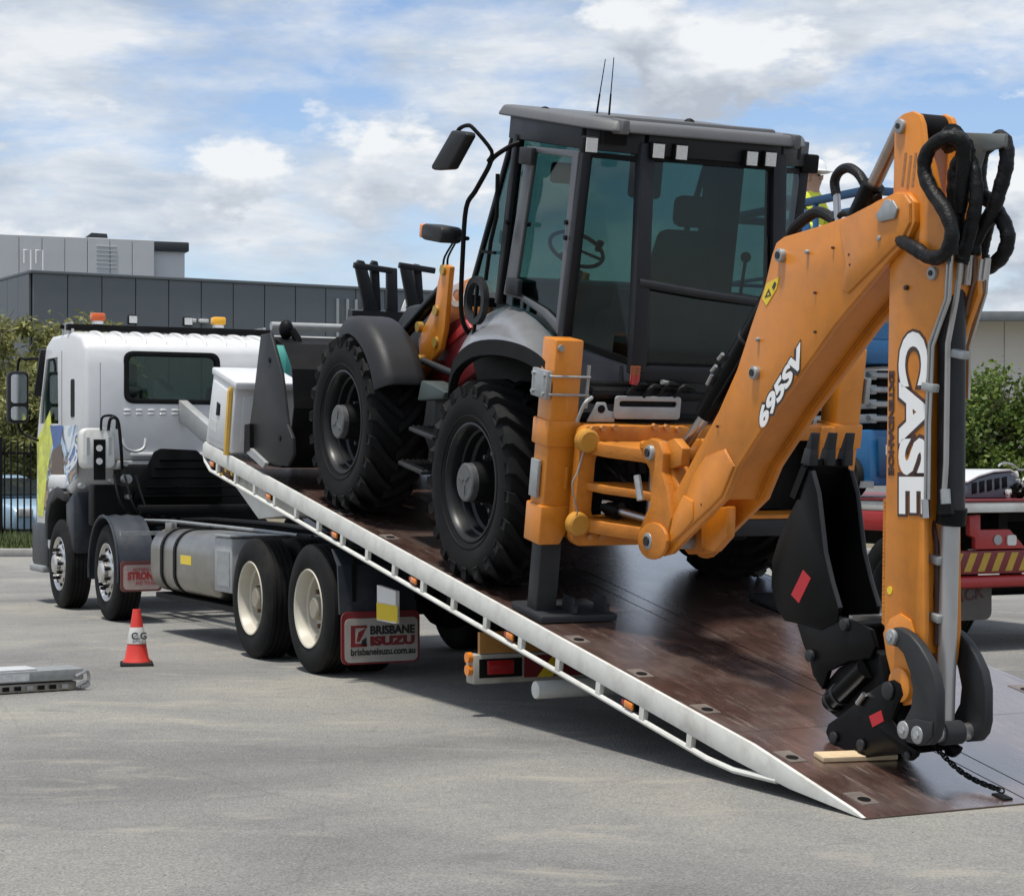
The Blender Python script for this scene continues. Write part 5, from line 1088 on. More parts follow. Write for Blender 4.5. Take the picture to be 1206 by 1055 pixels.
    for dt in (0, .24):
        rg = [A(766 + 17 * math.cos(k * math.pi / 8), 637 + 22 * math.sin(k * math.pi / 8), .44) for k in range(16)]; b = B(); b.side(rg, .45 + dt * 1.5, .475 + dt * 1.5); b.build('pin_boss', od, hoe, bevel=.006)
    # top clevis for the boom ram
    b = B(); b.side(TR([(776, 522), (790, 516), (800, 528), (798, 548), (786, 552), (778, 545)], .5), .52, .58); b.build('ram_clevis', od, hoe, bevel=.006)
    b = B(); b.side(TR([(776, 522), (790, 516), (800, 528), (798, 548), (786, 552), (778, 545)], .5), .70, .76); b.build('ram_clevis', od, hoe, bevel=.006)
    # swing ram, grease lines, link
    t, n = AT(755, 600, 3.15); b = B(); b.cyl((3.42, .45, .70), (3.32, .5, .69), .055); b.build('swing_ram', M['black'], hoe)
    b = B(); b.cyl((3.32, .5, .69), (3.1, .62, .67), .025); b.build('swing_ram_rod', M['steel'], hoe)
    for k in range(5): b = B(); b.tube([(3.5, .45 + .08 * k, .95), (3.42 - .02 * k, .5 + .06 * k, .9 - .05 * k), (3.45, .6 + .05 * k, .78)], .014, 6, sm=4); b.build('hydraulic_hose', M['hose'], hoe)
    for k in range(2): b = B(); b.cyl((3.40, .42, .73 - .06 * k), (3.35, .47, .73 - .06 * k), .016, seg=8); b.build('hose_fitting', M['lampwhite'], hoe)
    p = [(760, 565, .4), (763, 588, .4)]
    b = B(); b.cyl((A(759, 560, .5)[0], .45, A(759, 560, .5)[1]), (A(763, 589, .5)[0], .45, A(763, 589, .5)[1]), .022, seg=10); b.build('locking_link', M['galv'], hoe)
    b = B(); b.tube([(3.40, *AT(688, 528, 3.40)), (3.39, *AT(680, 556, 3.39)), (3.39, *AT(674, 570, 3.39)), (3.39, *AT(677, 590, 3.39)), (3.40, *AT(681, 607, 3.40))], .005, 6, sm=4); b.build('grease_line', M['galv'], hoe)
    # grey number-plate bracket, loop, cross hoses above the frame
    out = fr(((723, 466), (802, 466), (800, 494), (722, 494)), 3.5); (x0, y1), (x1, y0) = out[0], out[2]
    b = B(); o_ = rrect(out[3][0], out[1][0], out[2][1], out[0][1], .02, 3); i_ = rrect(out[3][0] + .03, out[1][0] - .03, out[0][1] - .065, out[0][1] - .03, .015, 3); ring(b, o_, i_, lambda p: (3.49, p[0], p[1]), lambda p: (3.505, p[0], p[1])); pb = b.build('plate_bracket', M['greyplate'], hoe, bevel=.003)
    b = B(); b.box(3.508, 3.515, out[3][0] + .02, out[1][0] - .02, out[2][1] + .05, out[0][1] - .02); b.build('bracket_back', M['blackmatt'], pb)
    t, n = AT(706, 485, 3.52); b = B(); b.cross([(t - .09, n - .06), (t + .1, n - .06), (t + .1, n), (t + .05, n + .01), (t + .03, n + .06), (t - .03, n + .06), (t - .06, n)], 3.50, 3.52); lp = b.build('lifting_eye', M['galv'], hoe, bevel=.006); b = B(); b.cyl((3.497, t, n + .02), (3.501, t, n + .02), .025); b.build('eye_hole', M['blackmatt'], lp)
    b = B(); b.tube([(3.50, t - .16, n - .06), (3.48, t - .13, n + .05), (3.50, t - .07, n + .09)], .012, 6, sm=4); b.build('wire_loop', M['galv'], hoe)
    for k, (y0, r_) in enumerate(((462, .04), (452, .022), (470, .03), (457, .025))):
        t0, n0 = AT(694, y0, 3.56 + .03 * k); b = B(); b.tube([(3.56 + .03 * k, t0, n0), (3.56 + .03 * k, t0 + .5, n0 - .005), (3.58 + .02 * k, t0 + 1.0, n0 - .02 - .02 * k)], r_, 10, sm=3); b.build('cross_hose', M['hose'], hoe)
    for k in range(4): t0, n0 = AT(740 + 18 * k, 455 + 3 * (k % 2), 3.5); b = B(); b.tube([(3.5, t0, n0 - .05), (3.48, t0 + .06, n0 + .02), (3.52, t0 + .16, n0 + .0)], .015, 6, sm=4); b.build('hydraulic_hose', M['hose'], hoe)
    t0, n0 = AT(798, 452, 3.5); b = B(); b.tube([(3.5, t0 - .06, n0 + .0), (3.49, t0 - .12, n0 + .01)], .016, 6); b.build('hose_fitting', M['galv'], hoe)
    b = B(); b.tube([(3.58, .30, 1.22), (3.56, .8, 1.23), (3.58, 2.0, 1.22)], .03, 8); b.build('rear_pipe', M['blackmatt'], hoe)
rear()
# ---------------- boom, dipper, bucket
def digging_arm():
    T0, T1 = .50, .80
    bo = [(778, 655), (768, 648), (766, 630), (776, 612), (800, 570), (846, 485), (868, 435), (884, 385), (901, 335), (909, 300), (914, 286), (923, 279), (960, 268), (1000, 254), (1035, 236), (1056, 226), (1068, 227), (1076, 238), (1077, 262), (1068, 284), (1049, 303), (983, 382), (910, 484), (868, 550), (853, 588), (790, 652)]
    P = TR(bo, T0)
    b = B(); b.side(P, T0, T0 + .035); bm1 = b.build('boom_plate', M['orange'], hoe, bevel=.006)
    b = B(); b.side(P, T1 - .035, T1); b.build('boom_plate', M['orange'], hoe, bevel=.006)
    # box between the plates: top and bottom skins set in from the plate edges
    lowi = TR([(845, 588), (861, 548), (905, 478), (978, 376), (1030, 312)], T0); up = TR([(862, 470), (884, 398), (906, 330), (918, 292), (960, 276), (1010, 258)], T0)
    b = B(); b.loft([[(a, T0 + .035, n), (a, T1 - .035, n)] for a, n in lowi], (.01, 0, .012)); b.build('boom_underside', M['orange'], hoe)
    b = B(); b.loft([[(a, T0 + .035, n), (a, T1 - .035, n)] for a, n in up], (-.01, 0, -.012)); b.build('boom_topside', M['orange'], hoe)
    for tt_ in (T0 + .035, T1 - .035): b = B(); b.tube([(a - .004, tt_ + (.006 if tt_ < .6 else -.006), n - .004) for a, n in lowi], .007, 6); b.build('weld_bead', M['orange_dull'], hoe)
    # doubler plates at the ends
    for pts in ([(990, 264), (1035, 238), (1056, 229), (1067, 230), (1073, 240), (1073, 262), (1063, 282), (1000, 345), (993, 342), (998, 312)], [(783, 648), (800, 612), (818, 560), (832, 538), (855, 529), (865, 549), (851, 583), (838, 597)]):
        b = B(); b.side(TR(pts, T0), T0 - .012, T0 + .002); b.build('doubler_plate', M['orange'], bm1, bevel=.004); q_ = TR(pts, T0); b = B(); b.tube([(a, T0 - .003, n) for a, n in q_ + q_[:1]], .006, 6); b.build('weld_bead', M['orange_dull'], bm1)
    b = B(); b.side(TR([(785, 645), (797, 605), (808, 583), (819, 590), (819, 612), (808, 625)], T0), T0 - .02, T0 - .01); b.build('doubler_plate', M['orange'], bm1, bevel=.003)
    for px, py, r_, ln in ((921.5, 301, .036, .03), (891, 439, .036, .03), (952, 297, .012, .02), (894, 400, .012, .02), (1038, 281, .013, .022), (1048, 247, .05, .02)):
        a, n = A(px, py, T0); b = B(); b.cyl((a, T0 - ln, n), (a, T0 + .01, n), r_, seg=18); pp = b.build('pin', M['galv'], bm1, bevel=.006)
        if r_ > .02: b = B(); b.cyl((a, T0 - ln - .006, n), (a, T0 - ln + .002, n), r_ * .55, seg=14); b.build('pin_bolt', M['charcoal'], pp)
    for px, py in ((982, 292), (961, 345), (1002, 300), (1003, 312), (961, 391), (846, 502), (828, 594)):
        a, n = A(px, py, T0); b = B(); b.cyl((a, T0 - .0135, n), (a, T0 + .002, n), .007, seg=8); b.build('bolt_hole', M['decalbrown'], bm1)
    b = B(); b.side(TR([(1036, 254), (1044, 242), (1056, 236), (1062, 246), (1058, 258), (1040, 262)], T0), T0 - .028, T0 - .013); b.build('pin_retainer', M['galv'], bm1, bevel=.004)
    # decals
    a0, n0 = A(896, 505, T0 - .014); d = Vector(A(931, 447, T0)) - Vector(A(896, 505, T0)); ux, uy = d.normalized(); f = T0 - .004
    for bl, m_, off in ((.016, M['decalblack'], 0), (.006, M['decalwhite'], .0015)): e = .012 if not off else 0; decal('model_number', '695SV', m_, bm1, bc, (a0 - ux * e, f - off, n0 - uy * e), (ux, 0, uy), (uy, 0, -ux), .125, bold=bl, shear=.2, width=.56 + 2 * e)
    yl = TR([(898, 352), (903, 334), (918, 326), (915, 340), (903, 360)], T0); b = B(); b.side(yl, T0 - .003, T0 + .001); wl = b.build('warning_sticker', M['yellow'], bm1)
    tri = TR([(901, 351), (906, 340), (909, 348)], T0); b = B(); ring(b, tri, [(sum(p[0] for p in tri) / 3 * .5 + x * .5, sum(p[1] for p in tri) / 3 * .5 + y * .5) for x, y in tri], lambda p: (p[0], T0 - .0045, p[1]), lambda p: (p[0], T0 - .003, p[1])); b.build('warning_mark', M['decalblack'], wl)
    b = B(); b.bar((A(911, 340, T0)[0], T0 - .004, A(911, 340, T0)[1]), (A(914, 333, T0)[0], T0 - .004, A(914, 333, T0)[1]), .003, .02); b.build('warning_mark', M['decalblack'], wl)
    # lower lug under the boom foot
    b = B(); b.side(TR([(835, 600), (868, 596), (866, 632), (850, 650), (836, 645)], T0 + .2), T0 + .14, T0 + .2); b.build('boom_lug', M['orange'], hoe, bevel=.012)
    # boom ram: black barrel, steel rod
    tm = .64
    p0, p1, p2 = A(783, 545, tm - .06), A(822, 487, tm - .06), A(903, 345, tm - .06)
    b = B(); b.cyl((p1[0], tm, p1[1]), (p2[0], tm, p2[1]), .068, seg=20); br = b.build('boom_ram', M['black'], hoe)
    b = B(); b.cyl((p0[0], tm, p0[1]), (p1[0], tm, p1[1]), .034); b.build('boom_ram_rod', M['steel'], hoe)
    b = B(); b.ball((p0[0], tm, p0[1]), (.07, .06, .07)); b.build('rod_eye', M['blackmatt'], hoe)
    d = (Vector((p2[0], 0, p2[1])) - Vector((p1[0], 0, p1[1]))).normalized()
    b = B(); b.cyl((p1[0] + d.x * .6, tm, p1[1] + d.z * .6), (p1[0] + d.x * .62, tm, p1[1] + d.z * .62), .072, seg=20); b.build('ram_band', M['charcoal'], br)
    for k, (o1, r_) in enumerate(((.085, .014), (.1, .01), (.08, .01))):
        nx = Vector((-d.z, 0, d.x)) * (1 if d.x < 0 else -1); q0 = Vector((p1[0], tm - .03 * k, p1[1])) + d * .15 + nx * o1; q1 = Vector((p2[0], tm - .03 * k, p2[1])) + nx * o1
        b = B(); b.tube([q0, (q0 + q1) / 2 + nx * .01, q1], r_, 8); b.build('ram_pipe', M['blackmatt'] if k else M['hose'], br)
    for px, py, ln in ((833, 447, .05), (838, 434, .03), (846, 420, .03)): a, n = A(px, py, tm - .1); b = B(); b.cyl((a + .02, tm - .085, n - ln * .6), (a - .02, tm - .085, n + ln * .6), .011, seg=10); b.build('pipe_fitting', M['galv'], br)
    # dipper ram on top of the boom
    q0, q1 = A(1000, 262, tm), A(1062, 148, tm); b = B(); b.cyl((q0[0], tm, q0[1] - .1), ((q0[0] + q1[0]) / 2, tm, (q0[1] + q1[1]) / 2 - .05), .06); b.build('dipper_ram', M['black'], hoe)
    b = B(); b.cyl(((q0[0] + q1[0]) / 2, tm, (q0[1] + q1[1]) / 2 - .05), (q1[0], tm, q1[1]), .036); b.build('dipper_ram_rod', mat('bronzed_rod', (.35, .28, .24), .3, metal=.8), hoe)
    # hose on top of the boom with steel elbow
    b = B(); b.tube([(A(x, y, tm)[0], tm, A(x, y, tm)[1]) for x, y in ((985, 230), (983, 214), (989, 202), (1000, 198), (1012, 206), (1022, 222), (1034, 234))], .026, 10, sm=5); b.build('hydraulic_hose', M['hose'], hoe)
    b = B(); b.cyl((A(987, 262, tm)[0], tm, A(987, 262, tm)[1]), (A(985, 226, tm)[0], tm, A(985, 226, tm)[1]), .02); b.build('hose_fitting', M['steel'], hoe)
    b = B(); b.tube([(A(x, y, tm)[0], tm, A(x, y, tm)[1]) for x, y in ((928, 285), (935, 270), (948, 258), (962, 250), (975, 254), (985, 262))], .03, 10, sm=5); b.build('hydraulic_hose', M['hose'], hoe)
    b = B(); b.tube([(A(x, y, tm)[0], tm, A(x, y, tm)[1]) for x, y in ((986, 258), (992, 252), (1002, 254), (1008, 262))], .016, 8, sm=5); b.build('hydraulic_hose', M['hose'], hoe)
    # ---- dipper
    D0, D1 = .535, .755
    dl = [(1053, 150), (1056, 140), (1064, 134), (1074, 131), (1082, 135), (1086, 146), (1088, 165), (1098, 195), (1112, 262), (1114, 345), (1092, 408), (1088, 590), (1089, 742), (1086, 775), (1080, 805), (1074, 829), (1064, 831), (1056, 822), (1052, 800), (1046, 775), (1041, 736), (1043, 584), (1047, 340), (1052, 215)]
    P = TR(dl, D0)
    b = B(); b.side(P, D0, D0 + .03); dp = b.build('dipper_plate', M['orange'], hoe, bevel=.006)
    b = B(); b.side(P, D1 - .03, D1); b.build('dipper_plate', M['orange'], hoe, bevel=.006)
    body = TR([(1056, 235), (1096, 240), (1108, 280), (1108, 340), (1087, 404), (1083, 590), (1083, 770), (1050, 770), (1046, 736), (1048, 584), (1051, 340)], D0)
    b = B(); b.side(body, D0 + .03, D1 - .03); b.build('dipper_box', M['orange'], hoe, bevel=.004)
    a, n = A(1070, 150, D0); b = B(); b.cyl((a, D0 + .03, n), (a, D1 - .03, n), .07); b.build('ram_eye', M['blackmatt'], hoe)
    # inner sliding section of the extending dipper, darker side face with rack teeth
    for k in range(30):
        y = 586 + k * 4.9; px_ = 1043 - (y - 584) / 152 * 2; a0, n0 = A(px_, y, D0); b = B(); b.side([(a0 - .004, n0), (a0 + .018, n0 - .008), (a0 + .018, n0 - .026), (a0 - .004, n0 - .034)], D0 + .002, D0 + .028); b.build('rack_tooth', M['orange_dull'], dp)
    for px, py, r_ in ((1061.5, 149, .036), (1100, 322, .033), (1069, 339, .012)):
        a, n = A(px, py, D0); b = B(); b.cyl((a, D0 - .02, n), (a, D0 + .01, n), r_, seg=18); pp = b.build('pin', M['galv'] if r_ > .02 else M['decalbrown'], dp, bevel=.005)
        if r_ > .02: b = B(); b.cyl((a, D0 - .026, n), (a, D0 - .018, n), r_ * .4, seg=12); b.build('pin_bolt', M['charcoal'], pp)
    b = B(); b.side(TR([(1042, 745), (1050, 728), (1062, 722), (1074, 730), (1082, 760), (1078, 790), (1070, 826), (1060, 826), (1053, 800), (1046, 772)], D0), D0 - .012, D0 + .002); b.build('doubler_plate', M['orange'], dp, bevel=.004)
    a, n = A(1064, 806, D0); b = B(); b.cyl((a, D0 - .03, n), (a, D1 + .03, n), .085, seg=24); b.build('pivot_boss', M['orange'], hoe, bevel=.008)
    f = D0 - .0025
    # lettering reads downwards on the dipper: x axis runs down, tops face rearwards
    (a0, n0), (a1, n1) = A(1061.5, 392, D0), A(1061.5, 605, D0); dn = Vector((a1 - a0, 0, n1 - n0)); L_ = dn.length; dn.normalize(); up_ = Vector((dn.z, 0, -dn.x)); up_ = up_ if up_.x < 0 else -up_
    for bl, m_, off in ((.026, M['decalbrown'], 0), (.012, M['decalwhite'], .0015)): e = .014 if not off else 0; decal('brand_letters', 'CASE', m_, dp, bc, (a0 - dn.x * e, f - off, n0 - dn.z * e), dn, up_, .285, bold=bl, width=L_ + 2 * e)
    (a0, n0), (a1, n1) = A(1048, 437, D0), A(1047, 560, D0); dn2 = Vector((a1 - a0, 0, n1 - n0)); L2 = dn2.length
    decal('model_letters', 'EXTENDAHOE', M['decalbrown'], dp, bc, (a0, f, n0), dn2, up_, .052, bold=.003, width=L2)
    for px, py in ((1048, 695), (1044, 697)): a, n = A(px, py, D0); b = B(); b.cyl((a, D0 - .003, n), (a, D0 + .001, n), .02, seg=12); b.build('round_sticker', M['yellow'], dp); break
    for j in range(3):
        a0, n0 = A(1066 + j * 6, 185 + 3 * (j % 2), D0); b = B(); b.side([(a0 - .012, n0 - .14), (a0 + .006, n0 - .14), (a0 + .006, n0 + .02), (a0 - .012, n0 + .02)], D0 - .0015, D0 + .001); b.build('stamped_plate', mat('worn_print', (.36, .15, .05), .5, var=.35, vscale=60), dp)
    # ---- bucket ram down the back of the dipper
    tc = .655
    k0, k1, k2 = A(1122, 260, tc), A(1120, 612, tc), A(1113, 866, tc)
    b = B(); b.cyl((k0[0], tc, k0[1]), (k1[0], tc, k1[1]), .066, seg=20); br = b.build('bucket_ram', M['charcoal'], hoe)
    b = B(); b.cyl((k1[0], tc, k1[1] - .03), (k2[0], tc, k2[1]), .046, .043, seg=18); b.build('bucket_ram_rod', mat('satin_rod', (.42, .42, .42), .35, metal=.6, var=.06), hoe)
    b = B(); b.cyl((k1[0], tc, k1[1] + .06), (k1[0], tc, k1[1] - .02), .072, seg=20); b.build('gland', M['blackmatt'], br)
    def pipe(pts, t, r_, m_, nm='steel_pipe', sm=0, seg=8): b = B(); b.tube([(A(x, y, t)[0], t, A(x, y, t)[1]) for x, y in pts], r_, seg, sm=sm); return b.build(nm, m_, hoe)
    pipe([(1117, 300), (1114, 352), (1095, 405), (1091, 500), (1090, 588)], D0 - .015, .009, M['steel']); pipe([(1121, 300), (1118, 352), (1099, 407), (1095, 500), (1094, 588)], D0 - .015, .009, M['steel'])
    pipe([(1131, 310), (1126, 352), (1116, 405), (1114, 545), (1112, 576)], .57, .014, M['steel']); pipe([(1113, 576), (1114, 594)], .57, .024, M['galv'], 'pipe_fitting'); pipe([(1113, 594), (1114, 606)], .575, .04, M['blackmatt'], 'pipe_elbow')
    for dx in (0, 5): pipe([(1160 + dx * .8, 300), (1157 + dx * .8, 345), (1140 + dx * .3, 408), (1139 + dx * .3, 470)], .80, .009, M['steel'])
    pipe([(1090, 588), (1091, 610)], D0 - .015, .02, M['steel'], 'pipe_fitting'); 
    for dx in (0, 6): pipe([(1091 + dx, 608), (1097 + dx, 640), (1098 + dx, 700), (1097 + dx, 760)], .62, .014, M['decalbrown'], 'hydraulic_hose')
    for y in (658, 726): a, n = A(1098, y, .6); b = B(); b.box(a - .06, a + .06, .585, .64, n - .02, n + .02); b.build('pipe_clamp', M['galv'], hoe, bevel=.006)
    for px, py, t in ((1093, 456, .52), (1128, 417, .58)): a, n = A(px, py, t); b = B(); b.box(a - .05, a + .04, t - .012, t + .03, n - .02, n + .02); b.build('pipe_clamp', M['galv'], hoe, bevel=.006)
    # rear face of dipper top: brown plate painting in its shade, with pipe manifold
    b = B(); b.side(TR([(1128, 270), (1148, 262), (1146, 330), (1136, 372), (1124, 360)], .7), .70, .73); b.build('dipper_shade_plate', mat('shaded_orange_brown', (.15, .065, .03), .5, var=.15), hoe, bevel=.006)
    for px, py, ln, r_ in ((1135, 312, .09, .025), (1140, 318, .07, .02), (1117, 305, .05, .018), (1127, 316, .06, .02), (1156, 318, .05, .016), (1162, 317, .05, .016)): a, n = A(px, py, .66); b = B(); b.cyl((a, .66, n - ln), (a, .66, n + ln), r_, seg=12); b.build('pipe_fitting', M['steel'], hoe)
    # big hose loops and their bracket
    def hz(pts, t0, t1, r_, nm='hydraulic_hose', tl=None):
        n_ = len(pts) - 1; b = B(); tl = tl or [t0 + (t1 - t0) * i / n_ for i in range(n_ + 1)]; b.tube([(A(x, y, tt)[0], tt, A(x, y, tt)[1]) for (x, y), tt in zip(pts, tl)], lambda u: r_ * (1 + .05 * math.sin(u * 61) + .03 * math.sin(u * 143)), 12, sm=8); return b.build(nm, M['hose'], hoe)
    hz([(1052, 274), (1066, 286), (1080, 294), (1092, 302), (1106, 303), (1117, 293), (1121, 272), (1113, 248), (1099, 228), (1090, 208), (1089, 190), (1096, 174), (1110, 164), (1124, 162), (1134, 172), (1135, 200), (1130, 250)], 0, 0, .035, tl=[.60, .50, .483] + [.478] * 9 + [.49, .52, .56, .59, .61])
    hz([(1121, 300), (1121, 272), (1112, 244), (1101, 226)], .52, .50, .030)
    hz([(1122, 160), (1134, 170), (1137, 184), (1128, 200), (1126, 235), (1124, 290)], .60, .62, .045); hz([(1140, 186), (1147, 200), (1150, 230), (1145, 262), (1135, 300), (1132, 310)], .64, .62, .034); hz([(1124, 158), (1119, 164), (1124, 172)], .58, .60, .055)
    hz([(1166, 170), (1178, 162), (1185, 172), (1185, 195), (1178, 222), (1168, 250), (1150, 280), (1146, 300)], .78, .70, .036); hz([(1155, 200), (1158, 180), (1166, 172)], .78, .78, .03)
    hz([(1153, 195), (1155, 225), (1168, 240), (1182, 262), (1187, 282), (1180, 302), (1166, 314), (1160, 316)], .76, .80, .036); hz([(1174, 240), (1165, 262), (1158, 290), (1156, 306)], .78, .78, .03)
    b = B(); b.side(TR([(1132, 156), (1184, 158), (1182, 172), (1172, 176), (1158, 178), (1152, 200), (1151, 246), (1142, 246), (1142, 196), (1136, 178)], .69), .69, .71); b.build('hose_bracket', mat('grey_green_bracket', (.16, .17, .16), .5, var=.1), hoe, bevel=.004)
    # ---- bucket linkage (curved side links) and cross pin
    lk = [(1044.5, 750), (1047, 742), (1053, 738), (1060, 740), (1071, 747), (1082, 760), (1091, 775), (1099, 793), (1103, 815), (1103, 854), (1100, 868), (1093, 877), (1080, 878), (1069, 873), (1061, 863), (1061, 852), (1066, 844), (1072, 832), (1074, 812), (1070, 790), (1063, 770), (1056, 762), (1048, 760)]
    P = TR(lk, .475)
    for t0, t1 in ((.475, .53), (.765, .815)):
        b = B(); b.side(P, t0, t1); l = b.build('tipping_link', M['charcoal'], hoe, bevel=.012, seg=3)
        if t0 < .5:
            for px, py, r_ in ((1051.6, 750, .033), (1066.5, 859, .036), (1083, 865, .036)):
                a, n = A(px, py, .475); b = B(); b.cyl((a, .455, n), (a, .48, n), r_ * 1.2, seg=18); p_ = b.build('pin', M['galv'], l, bevel=.005); b = B(); b.cyl((a, .449, n), (a, .456, n), r_ * .55, seg=6); b.build('pin_bolt', M['greyplate'], p_)
            b = B(); b.side(TR([(1060, 850), (1080, 846), (1100, 850), (1099, 868), (1090, 877), (1070, 874)], .475), .462, .476); b.build('link_boss', M['charcoal'], l, bevel=.006)
    a, n = A(1083, 865, .475); b = B(); b.cyl((a, .53, n), (a, .765, n), .042, seg=20); b.build('cross_pin', M['steel'], hoe)
    b = B(); b.cyl((a, .60, n), (a, .71, n), .058, seg=20); b.build('rod_eye', M['charcoal'], hoe)
    a2, n2 = A(1066.5, 859, .475); b = B(); b.cyl((a2, .53, n2), (a2, .765, n2), .04, seg=16); b.build('cross_pin', M['blackmatt'], hoe)
    # ---- trenching bucket, curled up with its teeth on top
    k0_, k1_ = .515, .775
    side = [(956, 555), (963, 581), (971, 651), (979, 685), (988, 716), (986, 732), (966, 742), (938, 734), (924, 731), (915, 717), (908, 690), (909, 660), (916, 636), (924, 617), (940, 585), (951, 551)]
    P = TR(side, k0_)
    for t0 in (k0_, k1_ - .02):
        b = B(); b.side(P, t0, t0 + .02); sp = b.build('bucket_side', M['black'], hoe, bevel=.004)
        b = B(); e = TR([(956, 555), (963, 581), (971, 651), (979, 685), (988, 716)], k0_); b.tube([(a, t0 + .01, n) for a, n in e], .012, 8); b.build('bucket_lip', M['charcoal'], sp)
    sh = TR([(951, 551), (940, 585), (924, 617), (916, 636), (909, 660), (908, 690), (915, 717), (924, 731), (938, 734), (966, 742), (986, 732)], k0_)
    b = B(); b.loft([[(a, k0_ + .02, n), (a, k1_ - .02, n)] for a, n in sh], (-.012, 0, .006)); b.build('bucket_shell', M['black'], hoe, sharp=60)
    b = B(); b.side(TR([(932, 584), (946, 548), (952, 552), (938, 588)], k0_), k0_ - .012, k0_); b.build('side_cutter', M['black'], hoe)
    st = TR([(946, 671), (955, 681), (941, 710), (932, 700)], k0_); b = B(); b.side(st, k0_ - .002, k0_ + .002); b.build('red_sticker', M['decalred'], hoe)
    (a0, n0), (a1, n1) = A(950, 552, k0_), A(952, 508, k0_)
    b = B(); b.hull([(a0 + .04, k0_, n0 - .02), (a0 - .01, k0_, n0 - .02), (a0 - .01, k1_, n0 - .02), (a0 + .04, k1_, n0 - .02)], [(a0 + .035, k0_, n0 + .05), (a0 + .0, k0_, n0 + .05), (a0 + .0, k1_, n0 + .05), (a0 + .035, k1_, n0 + .05)]); b.build('cutting_edge', M['black'], hoe, bevel=.004)
    for j, t in enumerate((k0_ + .02, (k0_ + k1_) / 2, k1_ - .02)):
        w = .028; dn = (n1 - n0)
        b = B(); b.hull([(a0 + .05, t - w, n0 + .02), (a0 - .03, t - w, n0 + .02), (a0 - .03, t + w, n0 + .02), (a0 + .05, t + w, n0 + .02)], [(a0 + .03, t - w * .9, n0 + dn * .55), (a0 - .025, t - w * .9, n0 + dn * .55), (a0 - .025, t + w * .9, n0 + dn * .55), (a0 + .03, t + w * .9, n0 + dn * .55)])
        b.hull([(a0 + .03, t - w * .8, n0 + dn * .5), (a0 - .025, t - w * .8, n0 + dn * .5), (a0 - .025, t + w * .8, n0 + dn * .5), (a0 + .03, t + w * .8, n0 + dn * .5)], [(a0 - .01, t - w, n0 + dn), (a0 - .022, t - w, n0 + dn), (a0 - .022, t + w, n0 + dn), (a0 - .01, t + w, n0 + dn)]); b.build('tooth', M['charcoal'], hoe, bevel=.004)
    # bucket ears
    ear = [(938, 734), (986, 724), (1003, 731), (1024, 741), (1030, 762), (1024, 776), (1000, 778), (975, 790), (968, 812), (957, 795), (953, 776), (946, 760)]
    for t0 in (.52, .74): b = B(); b.side(TR(ear, .52), t0, t0 + .03); e = b.build('bucket_ear', M['black'], hoe, bevel=.006)
    for px, py in ((996, 735), (955, 772)): a, n = A(px, py, .52); b = B(); b.cyl((a, .50, n), (a, .79, n), .032, seg=16); b.build('hitch_pin', M['charcoal'], hoe, bevel=.006)
    a, n = A(998, 728, .52); b = B(); b.bar((a, .54, n), (a, .75, n), .03, .025); b.build('spreader_bar', M['steel'], hoe)
    # quick hitch
    qh = [(984, 846), (1002, 832), (1022, 815), (1040, 803), (1052, 800), (1060, 805), (1063, 818), (1056, 832), (1050, 848), (1060, 862), (1068, 876), (1080, 884), (1077, 891), (1071, 896), (1064, 893), (1062, 887), (1020, 892), (1000, 890), (988, 886), (977, 874), (972, 862), (975, 852)]
    for t0 in (.50, .75): b = B(); b.side(TR(qh, .50), t0, t0 + .03); h = b.build('quick_hitch_plate', M['black'], hoe, bevel=.006)
    b = B(); b.side(TR([(990, 850), (1040, 812), (1050, 840), (1056, 880), (1000, 884)], .50), .53, .75); b.build('quick_hitch_body', M['blackmatt'], hoe, bevel=.01)
    b = B(); b.side(TR([(968, 806), (985, 786), (1018, 766), (1034, 770), (1040, 805), (1000, 835), (984, 846), (974, 838)], .54), .55, .73); b.build('quick_hitch_core', M['blackmatt'], hoe, bevel=.01)
    st = TR([(1024, 843), (1038, 836), (1041, 849), (1028, 856)], .5); b = B(); b.side(st, .497, .5005); b.build('red_sticker', M['decalred'], hoe)
    p0, p1 = A(977, 828, .52), A(1019, 787, .52); b = B(); b.cyl((p0[0], .53, p0[1]), (p1[0], .53, p1[1]), .055, seg=18); b.build('hitch_ram', M['black'], hoe)
    for u in (.06, .24): x, z = p0[0] + (p1[0] - p0[0]) * u, p0[1] + (p1[1] - p0[1]) * u; dx = (Vector(p1) - Vector(p0)).normalized() * .012; b = B(); b.cyl((x, .53, z), (x + dx.x, .53, z + dx.y), .062, seg=18); b.build('ram_band', M['charcoal'], hoe)
    p0, p1 = A(1012, 828, .50), A(1020, 817, .50); b = B(); b.cyl((p0[0], .49, p0[1]), (p1[0], .49, p1[1]), .014, seg=8); b.build('hose_fitting', M['steel'], hoe)
    for px, py, r_ in ((1015, 877, .03), (1047, 813, .045), (983, 868, .03), (1070, 889, .02)): a, n = A(px, py, .5); b = B(); b.cyl((a, .485, n), (a, .50, n), r_, seg=14); b.build('pin', M['charcoal'], hoe, bevel=.005)
    for k in range(3): b = B(); b.tube([(A(x, y, .6)[0], .6 + .03 * k, A(x, y, .6)[1]) for x, y in ((1022, 770), (1016, 792 + 3 * k), (1026, 812), (1020, 822))], .014, 8, sm=4); b.build('hydraulic_hose', M['hose'], hoe)
    b = B(); a, n = A(1030, 885, .6); b.box(a - .03, a + .03, .58, .70, DK(.8) + .002, n + .02); b.build('hitch_foot', M['black'], hoe)
digging_arm()
